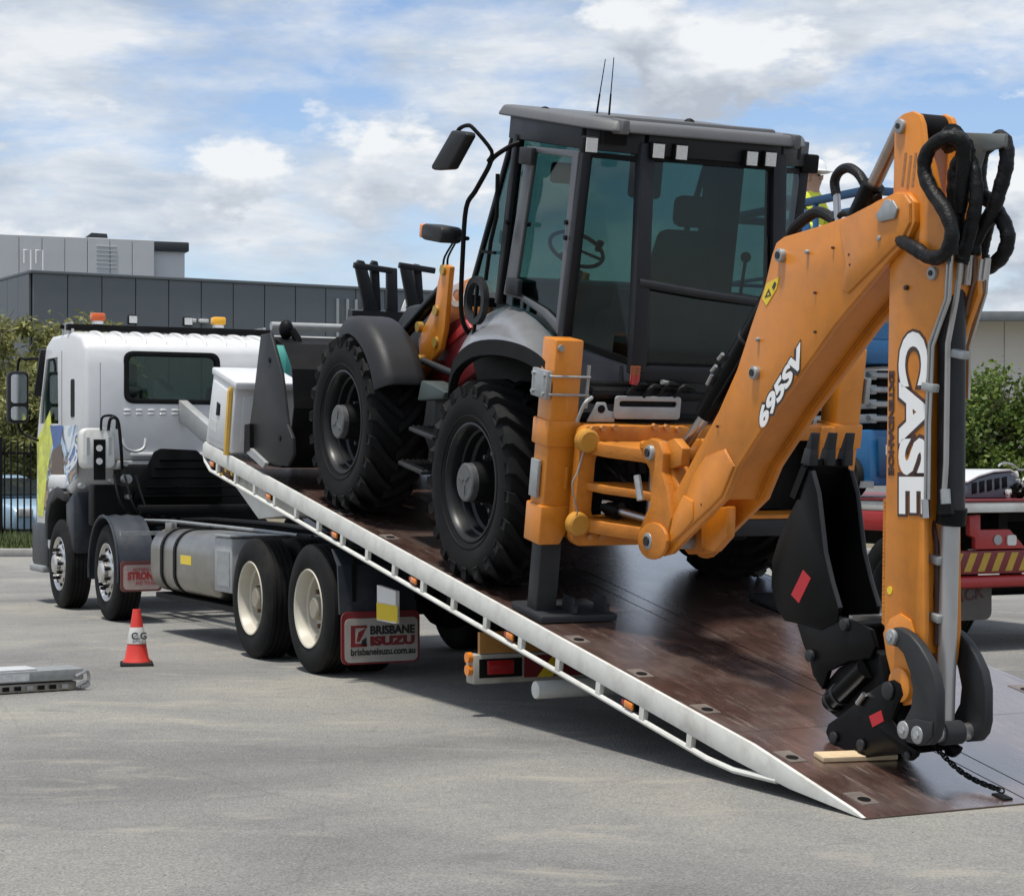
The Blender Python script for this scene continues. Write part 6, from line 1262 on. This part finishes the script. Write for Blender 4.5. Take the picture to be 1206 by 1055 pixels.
# ================================================================== THINGS ON AND ROUND THE TRAY
def trayframe(a, t, n): return frame(a * math.cos(AL) - n * math.sin(AL), t, Z0 + a * math.sin(AL) + n * math.cos(AL), AL)
def plank():
    o = MB(); o.box(-.05, .05, 0, .42, 0, .024); p = o.build('timber_plank', M['timber'], bevel=.003); p.matrix_world = trayframe(.76, .27, DK(.76) + .002) @ Matrix.Rotation(R(-6), 4, 'Z')
    tag(p, 'short pale timber plank lying on the deck under the quick hitch', 'plank')
plank()
def chain():
    P0 = Vector((.44, .70, .12)); P1 = Vector((.10, .87, DK(.1) + .03))
    r = thing('chain', 'dark steel chain hanging from the quick hitch down to the deck hole', 'chain', trayframe(.1, .87, DK(.1)))
    lb = MB(); pts = []
    for k in range(17):
        an = 2 * math.pi * k / 16; pts.append((math.cos(an) * .011 + (.010 if math.cos(an) > 0 else -.010), math.sin(an) * .011, 0))
    lb.tube(pts, .0042, 6); lm = lb.mesh('link', M['blackmatt'])
    N = 18; inv = r.matrix_world.inverted() @ trayframe(0, 0, 0)
    pr = None
    def pt(u): p = P0.lerp(P1, u); p.z -= .05 * math.sin(math.pi * u) * (1 - u * .3); p.z = max(p.z, DK(p.x) + .014); return inv @ Vector((p.x, -p.y, p.z))
    for i in range(N):
        p, q2 = pt(i / N), pt((i + 1) / N); d = (q2 - p).normalized(); o = link('link', lm, r, (p + q2) / 2)
        o.rotation_euler = (d.to_track_quat('X', 'Z').to_matrix() @ Matrix.Rotation(R(90 * (i % 2)), 3, 'X')).to_euler()
    b = MB(); b.box(-.05, .04, -.03, .03, -.002, .008); b.build('deck_hook', M['blackmatt'], r, bevel=.004)
chain()
def cone():
    g = gnd(161, 783); r = thing('traffic_cone', 'red traffic cone with a white band standing beside the truck wheels', 'cone', wframe(g.x, g.y, 0, R(12)))
    b = MB(); b.hull([(-.135, -.135, 0), (.135, -.135, 0), (.135, .135, 0), (-.135, .135, 0)], [(-.125, -.125, .028), (.125, -.125, .028), (.125, .125, .028), (-.125, .125, .028)]); b.build('base', M['rubber2'], r, bevel=.01)
    b = MB(); b.lathe((0, 0, 0), (0, 0, 1), [(.112, .028), (.108, .04), (.095, .06), (.075, .17), (.052, .31), (.032, .44), (.030, .45), (.022, .45), (.022, .40)], 32); b.build('body', M['cone'], r)
    b = MB(); b.lathe((0, 0, 0), (0, 0, 1), [(.0768, .175), (.0775, .176), (.0555, .305), (.0548, .306)], 32, closed=True); bd = b.build('reflective_band', mat('grey_white_band', (.5, .5, .48), .5, var=.2, dirt=.4), r)
    decal('band_letters', 'C.G', M['decalblack'], bd, MB().c, (-.045, .076, .215), (1, 0, 0), (0, -.17, 1), .075, bold=.002)
cone()
def folding_ramp():
    p0, p1 = gnd(-130, 826), gnd(98, 812); d = (p1 - p0); L = d.length
    r = thing('folding_ramp', 'folded aluminium loading ramp lying on the asphalt beside the cone', 'ramp', wframe(p1.x, p1.y, 0, math.atan2(d.y, d.x)))
    b = MB(); b.box(-L, -.05, -.26, .0, .004, .066); lo = b.build('lower_leaf', M['alu'], r, bevel=.006)
    b = MB(); b.box(-L, .0, -.28, .012, .076, .155); hi = b.build('upper_leaf', M['galv'], r, bevel=.008)
    b = MB(); b.box(-L, -.33, -.27, -.02, .156, .168); b.build('tread_plate', mat('bright_aluminium', (.75, .76, .77), .35, metal=.5, var=.06), hi, bevel=.004)
    for k in range(9): b = MB(); x = -.14 - k * .085; b.box(x - .022, x + .022, -.001, .014, .02, .05); b.build('slot', M['blackmatt'] if k % 3 else M['galv'], lo)
    for k in range(2): b = MB(); b.tube([(-.06, .02, .10 - .07 * k), (.0, .03, .13 - .07 * k), (.03, .02, .12 - .07 * k), (.03, .02, .05 - .02 * k), (-.03, .02, .03 - .01 * k)], .011, 8, sm=3); b.build('hook', M['steel'], r)
    b = MB(); b.box(-.62, -.40, .0125, .0145, .088, .14); b.build('sticker', mat('silver_label', (.6, .61, .62), .35, metal=.4, var=.2, vscale=40), hi)
folding_ramp()

# ================================================================== SECOND TRUCK WITH SCISSOR LIFT
S2, T2 = 6.22, 5.46
def K2(): return MB((S2 + 3, T2 + 1.25, 0))
DW2 = [DW[0].copy(), DW[1].copy(), DW[2]]
for m_ in DW2[:2]: m_.materials[0] = M['charcoal']
def truck2():
    r = thing('flatbed_truck', 'red flatbed truck with striped rear bumper parked behind the backhoe', 'truck', frame(S2 + 3, T2 + 1.25, 0))
    e = T2 + 2.5
    b = K2(); b.box(S2 - .02, S2 + 8.6, T2, e, 1.20, 1.29); b.build('bed', M['cream'], r, bevel=.015)
    b = K2(); b.box(S2 - .03, S2 + 8.6, T2 - .01, e + .01, 1.292, 1.31); b.build('bed_edge', M['darkred'], r)
    for t in (T2 + .0, e - .06): b = K2(); b.box(S2 + .3, S2 + 8.6, t, t + .06, 1.02, 1.198); b.build('side_rave', M['red'], r, bevel=.01)
    for t in (T2 + .8, T2 + 1.6): b = K2(); b.box(S2 + .35, S2 + 10.5, t, t + .1, .85, 1.195); b.build('chassis_rail', M['blackmatt'], r)
    for k in range(9): b = K2(); b.box(S2 + .5 + k, S2 + .56 + k, T2 + .07, e - .07, 1.1, 1.195); b.build('cross_bearer', M['blackmatt'], r)
    b = K2(); b.box(S2 + .1, S2 + .3, T2 + .05, e - .05, .668, .868); bp = b.build('bumper', M['darkred'], r, bevel=.006)
    w = .15
    for k in range(15):
        t0 = T2 + .06 + k * w
        b = K2(); f = S2 + .097; b.hull([(f, t0, .69), (f, t0 + .075, .69), (f, t0 + .15, .85), (f, t0 + .075, .85)], [(f + .004, t0, .69), (f + .004, t0 + .075, .69), (f + .004, t0 + .15, .85), (f + .004, t0 + .075, .85)]); b.build('hazard_stripe', mat('faded_yellow_stripe', (.45, .28, .03), .5, var=.15), bp)
    b = K2(); b.cyl((S2 + .15, T2 - .02, .6), (S2 + .15, e + .02, .6), .055); b.build('underrun_tube', M['red'], r)
    for t in (T2 + .85, e - .85): b = K2(); b.box(S2 + .16, S2 + .34, t - .05, t + .05, .6, .95); b.build('bumper_bracket', M['blackmatt'], r)
    t, z = qs(1153, 640, S2 + .1)
    b = K2(); b.cross([(t - .04, .88), (t - .04, .98), (t - .1, 1.0), (t - .1, 1.17), (t + .02, 1.18), (t + .02, 1.05), (t + .34, 1.05), (t + .52, .88)], S2 + .1, S2 + .16); br = b.build('hinge_bracket', M['red'], r, bevel=.01)
    b = K2(); b.cyl((S2 + .09, t + .2, .96), (S2 + .1, t + .2, .96), .045); b.build('pin', M['galv'], br)
    b = K2(); b.cross(rrect(t + .30, t + .40, .91, 1.0, .02, 2), S2 + .085, S2 + .1); b.build('latch', M['cream'], br)
    for t0 in (T2 + .03, e - .63):
        b = K2(); b.cross(rrect(t0, t0 + .6, .26, .64, .07), S2 + .24, S2 + .255); fl = b.build('mudflap', mat('grimy_flap', (.085, .075, .068), .7, var=.15, dirt=.4), r)
        if t0 < T2 + 1:
            cv = K2().c; rm = mat('flap_maroon_print', (.06, .018, .016), .7)
            decal('flap_text', 'MACK', rm, fl, cv, (S2 + .238, t0 + .06, .40), (0, 1, .12), (0, 0, 1), .16, bold=.004, shear=.2, width=.48); b = K2(); b.box(S2 + .236, S2 + .24, t0 + .14, t0 + .54, .55, .57); b.build('flap_line', rm, fl)
    for s in (7.05, 15.2):
        for t0, sd in ((T2, 0), (e, 1)):
            o = link('wheel', DW2[0], r, (s - S2 - 3, T2 + 1.25 - t0, .5), (0, s, 0 if sd == 0 else math.pi)); link('tyre', TY, o); link('hub', DW2[1], o); link('wheel_nuts', DW2[2], o)['kind'] = 'stuff'
            if s < 10: link('inner_tyre', TY, r, (s - S2 - 3, T2 + 1.25 - (t0 + (.33 if sd == 0 else -.61)), .5))
        b = K2(); b.cyl((s, T2 + .1, .5), (s, e - .1, .5), .08); b.build('axle', M['blackmatt'], r)
    # cab of the second truck, far behind the backhoe
    b = K2(); b.side([(15.0, 1.3), (15.0, 2.7), (15.2, 2.85), (16.3, 2.85), (16.75, 1.9), (16.8, .6), (15.8, .6), (15.75, 1.1), (14.7, 1.1)], T2 + .08, e - .08); c = b.build('cab', M['red'], r, bevel=.06, seg=3)
    for t, q2 in ((T2 + .07, T2 + .082), (e - .082, e - .07)): b = K2(); b.side([(15.5, 1.95), (15.5, 2.6), (16.25, 2.6), (16.55, 1.95)], t, q2); b.build('side_window', mat('dark_cab_glass', (.02, .025, .03), .06, var=.05), c)
    b = K2(); b.cross(rrect(T2 + .5, e - .5, 2.0, 2.55, .1), 14.985, 15.01); b.build('rear_window', MATS['dark_cab_glass'], c)
    return r
truck2()
LS, LT, LW, LL = 7.5, 5.52, .78, 2.4
def scissor():
    o0 = (LS + LL / 2, LT + LW / 2, 1.31); r = thing('scissor_lift', 'blue scissor lift loaded on the red flatbed, with guard rails on top', 'lift', frame(*o0))
    def q_(): return MB(o0)
    b = q_(); b.side([(LS, 1.42), (LS + .06, 1.93), (LS + LL, 1.93), (LS + LL, 1.42)], LT + .05, LT + LW - .05); ba = b.build('base', M['blue'], r, bevel=.02)
    b = q_(); b.box(LS - .03, LS + .001, LT + .12, LT + LW - .12, 1.5, 1.86); b.build('end_panel', M['blue2'], ba, bevel=.01)
    b = q_(); b.box(LS - .045, LS - .03, LT + .19, LT + .26, 1.70, 1.79); b.build('sticker', M['decalwhite'], ba)
    b = q_(); b.box(LS - .04, LS + LL, LT + .02, LT + .05, 1.40, 1.46); b.build('skirt', M['galv'], ba)
    for s in (LS + .3, LS + LL - .3):
        for t in (LT, LT + LW - .12): b = q_(); b.lathe((s, t, 1.31 + .19), (0, 1, 0), [(.001, .0), (.1, .0), (.1, .015), (.17, .0), (.19, .03), (.19, .1), (.17, .12), (.001, .12)], 24); b.build('wheel', M['rubber2'], r)
    # folded scissor arms: stacked grey bars, pairs on each side
    for k in range(4):
        z = 1.99 + k * .132
        for t in (LT + .1, LT + LW - .16): b = q_(); b.box(LS + .06, LS + LL - .06, t, t + .06, z, z + .085); b.build('scissor_arm', M['galv'], r, bevel=.008)
        b = q_(); b.cyl((LS + .12, LT + .1, z + .045), (LS + .12, LT + LW - .1, z + .045), .032); b.build('arm_tube', M['galv'], r)
        b = q_(); b.cyl((LS + LL - .12, LT + .1, z + .045), (LS + LL - .12, LT + LW - .1, z + .045), .032); b.build('arm_tube', M['galv'], r)
        b = q_(); b.box(LS + .04, LS + .12, LT + .1, LT + LW - .1, z + .02, z + .065); b.build('cross_bar', M['galv'], r, bevel=.006)
    b = q_(); b.box(LS + .2, LS + LL - .2, LT + .3, LT + .6, 1.94, 2.48); b.build('lift_ram_housing', M['blackmatt'], r)
    b = q_(); b.box(LS - .05, LS + LL + .05, LT - .02, LT + LW + .02, 2.53, 2.75); pf = b.build('platform', M['blue'], r, bevel=.012)
    b = q_()
    for s in (LS - .05, LS + LL + .03): b.box(s, s + .02, LT, LT + LW, 2.752, 2.9)
    for t in (LT - .02, LT + LW): b.box(LS - .03, LS + LL + .03, t, t + .02, 2.752, 2.9)
    b.build('toe_board', M['blue'], pf)
    for s in (LS, LS + .8, LS + 1.6, LS + LL):
        for t in (LT, LT + LW): b = q_(); b.bar((s, t, 2.75), (s, t, 4.12), .045, .045, up=(1, 0, 0)); b.build('rail_post', M['blue'], r, bevel=.006)
    for z, w in ((3.44, .035), (4.10, .07)):
        for t in (LT, LT + LW): b = q_(); b.bar((LS, t, z), (LS + LL, t, z), w, w); b.build('guard_rail', M['blue2' if w > .05 else 'blue'], r, bevel=.006)
        for s in (LS, LS + LL): b = q_(); b.bar((s, LT, z), (s, LT + LW, z), w, w); b.build('guard_rail', M['blue2' if w > .05 else 'blue'], r, bevel=.006)
    b = q_(); b.box(LS + .1, LS + .3, LT + .25, LT + .6, 3.75, 4.05); b.build('control_box', M['greyplate'], r, bevel=.02)
    b = q_(); b.tube([(LS + .9, LT - .03, 3.45), (LS + .95, LT - .03, 3.95), (LS + 1.2, LT - .03, 4.15), (LS + 1.45, LT - .03, 3.95), (LS + 1.5, LT - .03, 3.45)], .05, 8, sm=5); b.build('gate_hoop', M['blue'], r)
scissor()
def worker():
    t = 5.8; s = q(951, 250, t)[0]; o0 = (s, t, 2.752)
    r = thing('person', 'worker in a yellow high-visibility shirt and white helmet standing on the scissor lift', 'person', frame(s, t, 2.752, yaw=R(200)))
    V = [(0, 0, .95), (0, 0, 1.12), (.02, 0, 1.3), (.03, 0, 1.44), (.05, 0, 1.52), (.07, 0, 1.60), (.09, 0, 1.70),
         (.0, .20, 1.42), (.08, .27, 1.16), (.30, .24, 1.08), (.40, .22, 1.09), (.0, -.20, 1.42), (.1, -.27, 1.17), (.32, -.24, 1.10), (.42, -.22, 1.11),
         (0, .10, .88), (.03, .12, .48), (-.01, .13, .09), (.12, .14, .04), (0, -.10, .88), (.03, -.12, .48), (-.01, -.13, .09), (.12, -.14, .04)]
    E_ = [(0, 1), (1, 2), (2, 3), (3, 4), (4, 5), (5, 6), (3, 7), (7, 8), (8, 9), (9, 10), (3, 11), (11, 12), (12, 13), (13, 14), (0, 15), (15, 16), (16, 17), (17, 18), (0, 19), (19, 20), (20, 21), (21, 22)]
    rad = [.15, .145, .165, .13, .06, .085, .095, .075, .055, .042, .035, .075, .055, .042, .035, .09, .065, .05, .04, .09, .065, .05, .04]
    me = bpy.data.meshes.new('body'); me.from_pydata(V, E_, []); o = link('body', me)
    md = o.modifiers.new('s', 'SKIN'); sk = me.skin_vertices[0].data if me.skin_vertices else None
    if sk is None:
        bmx = bmesh.new(); bmx.from_mesh(me); bmx.verts.layers.skin.verify(); bmx.to_mesh(me); bmx.free(); sk = me.skin_vertices[0].data
    for v, x in zip(sk, rad): v.radius = (x, x)
    sk[0].use_root = True; o.modifiers.new('d', 'SUBSURF').levels = 2
    bpy.context.view_layer.update(); m2 = bpy.data.meshes.new_from_object(o.evaluated_get(bpy.context.evaluated_depsgraph_get())); o.modifiers.clear(); o.data = m2; o.parent = r
    m2.materials.clear()
    for m_ in (M['hivis'], M['navy'], M['skin'], M['blackmatt']): m2.materials.append(m_)
    for p in m2.polygons:
        c = p.center; p.use_smooth = True
        p.material_index = 2 if (c.z > 1.5 or (c.x > .28 and .95 < c.z < 1.3)) else (0 if c.z > .98 else (3 if c.z < .1 else 1))
    b = MB(); b.lathe((.085, 0, 1.69), (0, 0, 1), [(.15, .0), (.15, .008), (.118, .02), (.11, .07), (.08, .115), (.03, .135), (.001, .137)], 24); b.side([(.19, 1.69), (.26, 1.684), (.26, 1.69), (.19, 1.705)], -.07, .07); b.build('helmet', M['decalwhite'], r)
    for sd in (1, -1):                                       # hands closed on the rail
        for k in range(4): b = MB(); y = sd * .22 + (k - 1.5) * .02; b.tube([(.41, y, 1.10), (.46, y, 1.12), (.49, y, 1.09), (.47, y, 1.06)], .0095, 6, sm=3); b.build('finger', M['skin'], r)
        b = MB(); b.tube([(.41, sd * .22 - sd * .035, 1.09), (.45, sd * .22 - sd * .05, 1.07), (.48, sd * .22 - sd * .04, 1.06)], .011, 6, sm=3); b.build('thumb', M['skin'], r)
    b = MB(); b.ball((.165, 0, 1.63), (.02, .014, .022)); b.build('nose', M['skin'], r)
    for sd in (1, -1): b = MB(); b.ball((.155, sd * .032, 1.655), (.01, .014, .009)); b.build('eye', M['decalblack'], r); b = MB(); b.ball((.075, sd * .088, 1.63), (.02, .012, .032)); b.build('ear', M['skin'], r)
worker()
# ------------------------------------------------------------------ parked cars
def car(label, x, y, yaw, paint, h=1.5, tall=False):
    r = thing('parked_car', label, 'car', wframe(x, y, 0, yaw)); m_ = paint
    if tall: pr = [(-2.3, .35), (-2.32, 1.0), (-2.2, 1.06), (2.0, 1.06), (2.28, 1.0), (2.3, .35)]; gh = [(-2.2, 1.06), (-2.05, h - .05), (-1.9, h), (.5, h), (.7, h - .06), (1.2, 1.06)]
    else: pr = [(-2.2, .32), (-2.25, .75), (-2.1, .95), (-1.0, 1.0), (1.0, .98), (2.0, .82), (2.22, .65), (2.25, .32)]; gh = [(-1.75, .98), (-1.1, h - .04), (-.8, h), (.2, h), (.45, h - .05), (1.15, .98)]
    b = MB(); b.side(pr, -.88, .88); b.build('body', m_, r, bevel=.09, seg=3)
    b = MB(); b.hull([(a, -.80, n) if n < 1.1 else (a, -.66, n) for a, n in gh], [(a, .80, n) if n < 1.1 else (a, .66, n) for a, n in gh]); b.build('cabin', m_, r, bevel=.06, seg=3)
    dg = mat('car_glass', (.02, .026, .03), .05, var=.05)
    for sd in (-1, 1):
        for (x0, x1) in (((-1.9, -1.0), (-.92, .0), (.08, .8)) if tall else ((-1.35, -.6), (-.52, .2), (.28, .85))):
            b = MB(); b.hull([(x0, sd * .79, 1.08), (x1, sd * .79, 1.08), (x1 - .06, sd * .69, h - .1), (x0 + .06, sd * .69, h - .1)], [(x0, sd * .81, 1.08), (x1, sd * .81, 1.08), (x1 - .06, sd * .715, h - .1), (x0 + .06, sd * .715, h - .1)]); b.build('window', dg, r)
    b = MB(); b.hull([(gh[-1][0] + .02, -.72, 1.04), (gh[-1][0] + .02, .72, 1.04), (gh[-2][0] + .06, .6, h - .06), (gh[-2][0] + .06, -.6, h - .06)], [(gh[-1][0] - .06, -.72, 1.04), (gh[-1][0] - .06, .72, 1.04), (gh[-2][0] - .05, .6, h - .06), (gh[-2][0] - .05, -.6, h - .06)]); b.build('windscreen', dg, r)
    for sx in (-1.4, 1.4):
        for sd in (-1, 1): b = MB(); b.lathe((sx, sd * .9, .33), (0, -sd, 0), [(.2, .02), (.33, .0), (.34, .1), (.33, .2), (.001, .2)], 24); w = b.build('wheel', M['rubber2'], r); b = MB(); b.lathe((sx, sd * .9, .33), (0, -sd, 0), [(.2, .02), (.2, .005), (.001, .0)], 20); b.build('rim', M['chrome'], w)
    for sd in (-1, 1): b = MB(); b.box(2.12, 2.27, sd * .72 - .16, sd * .72 + .16, .62, .78); b.build('headlight', M['lampwhite'], r, bevel=.03)
    return r
paleblue = mat('pale_blue_car_paint', (.33, .47, .60), .25, coat=.6, var=.04)
car('pale blue car parked behind the black palisade fence', tx(-14, 40.8), 40.8, R(-40), paleblue, 1.42)
# ------------------------------------------------------------------ loose gear on the flatbed
def bed_gear():
    s = S2 + .55; t0, t1 = qs(1131, 580, s)[0], qs(1190, 580, s)[0]; w = t1 - t0
    r = thing('louvred_cover', 'grey louvred machine cover with a pale top lying on the red flatbed', 'cover', frame(s, (t0 + t1) / 2, 1.311)); o0 = (s, (t0 + t1) / 2, 1.311); T = lambda u: t0 + w * u
    b = MB(o0); b.cross([(T(0), 1.315), (T(1), 1.315), (T(.99), 1.40), (T(.93), 1.52), (T(.84), 1.545), (T(.5), 1.53), (T(.2), 1.49), (T(0), 1.44)], s - .1, s + .5); b.build('shell', mat('slate_grey_moulding', (.10, .12, .15), .45, var=.1), r, bevel=.015)
    b = MB(o0); b.loft([[(s - .11, T(u), z), (s + .51, T(u), z)] for u, z in ((-.01, 1.452), (.2, 1.503), (.5, 1.543), (.84, 1.558), (.95, 1.53))], (0, 0, .014)); b.build('top_skin', M['white'], r)
    for k in range(5): u = .08 + k * .15; z = 1.40 + k * .012; b = MB(o0); b.cross([(T(u), z - .05), (T(u + .09), z - .04), (T(u + .09), z + .06), (T(u), z + .05)], s - .112, s - .095); b.build('louvre', M['blackmatt'], r, bevel=.004)
    s = S2 + .5; tc = qs(1205, 575, s)[0]; o1 = (s, tc, 1.311)
    r = thing('chain_heap', 'heap of black chain with pale blocks on the flatbed beside the louvred cover', 'chain', frame(s, tc, 1.311))
    rnd = random.Random(5); lb = MB(); lb.tube([(math.cos(2 * math.pi * k / 14) * .05, math.sin(2 * math.pi * k / 14) * .03, 0) for k in range(15)], .012, 6); lm = lb.mesh('link', M['blackmatt'])
    bb = MB(); bb.box(-.03, .03, -.025, .025, -.02, .02); bme = bb.mesh('block', M['lampwhite'], bevel=.006); bk = MB(); bk.box(-.04, .04, -.035, .035, -.03, .03); bkm = bk.mesh('block', M['black'], bevel=.008)
    for k in range(70):
        a, rr = rnd.uniform(0, 6.28), .24 * math.sqrt(rnd.random()); z = .03 + rnd.random() * .28 * (1 - rr / .27)
        link(('link', 'block', 'block')[k % 3], (lm, bkm, bme)[k % 3], r, (rr * math.cos(a), rr * math.sin(a), z), (rnd.uniform(0, 3), rnd.uniform(0, 3), rnd.uniform(0, 3)))
    b = MB(o1); b.tube([(s, tc - .28, 1.60), (s, tc - .22, 1.625), (s, tc - .12, 1.61), (s, tc - .04, 1.565), (s, tc + .1, 1.56), (s, tc + .05, 1.52)], .010, 8, sm=5); b.build('wire_handle', M['steel'], r)
bed_gear()
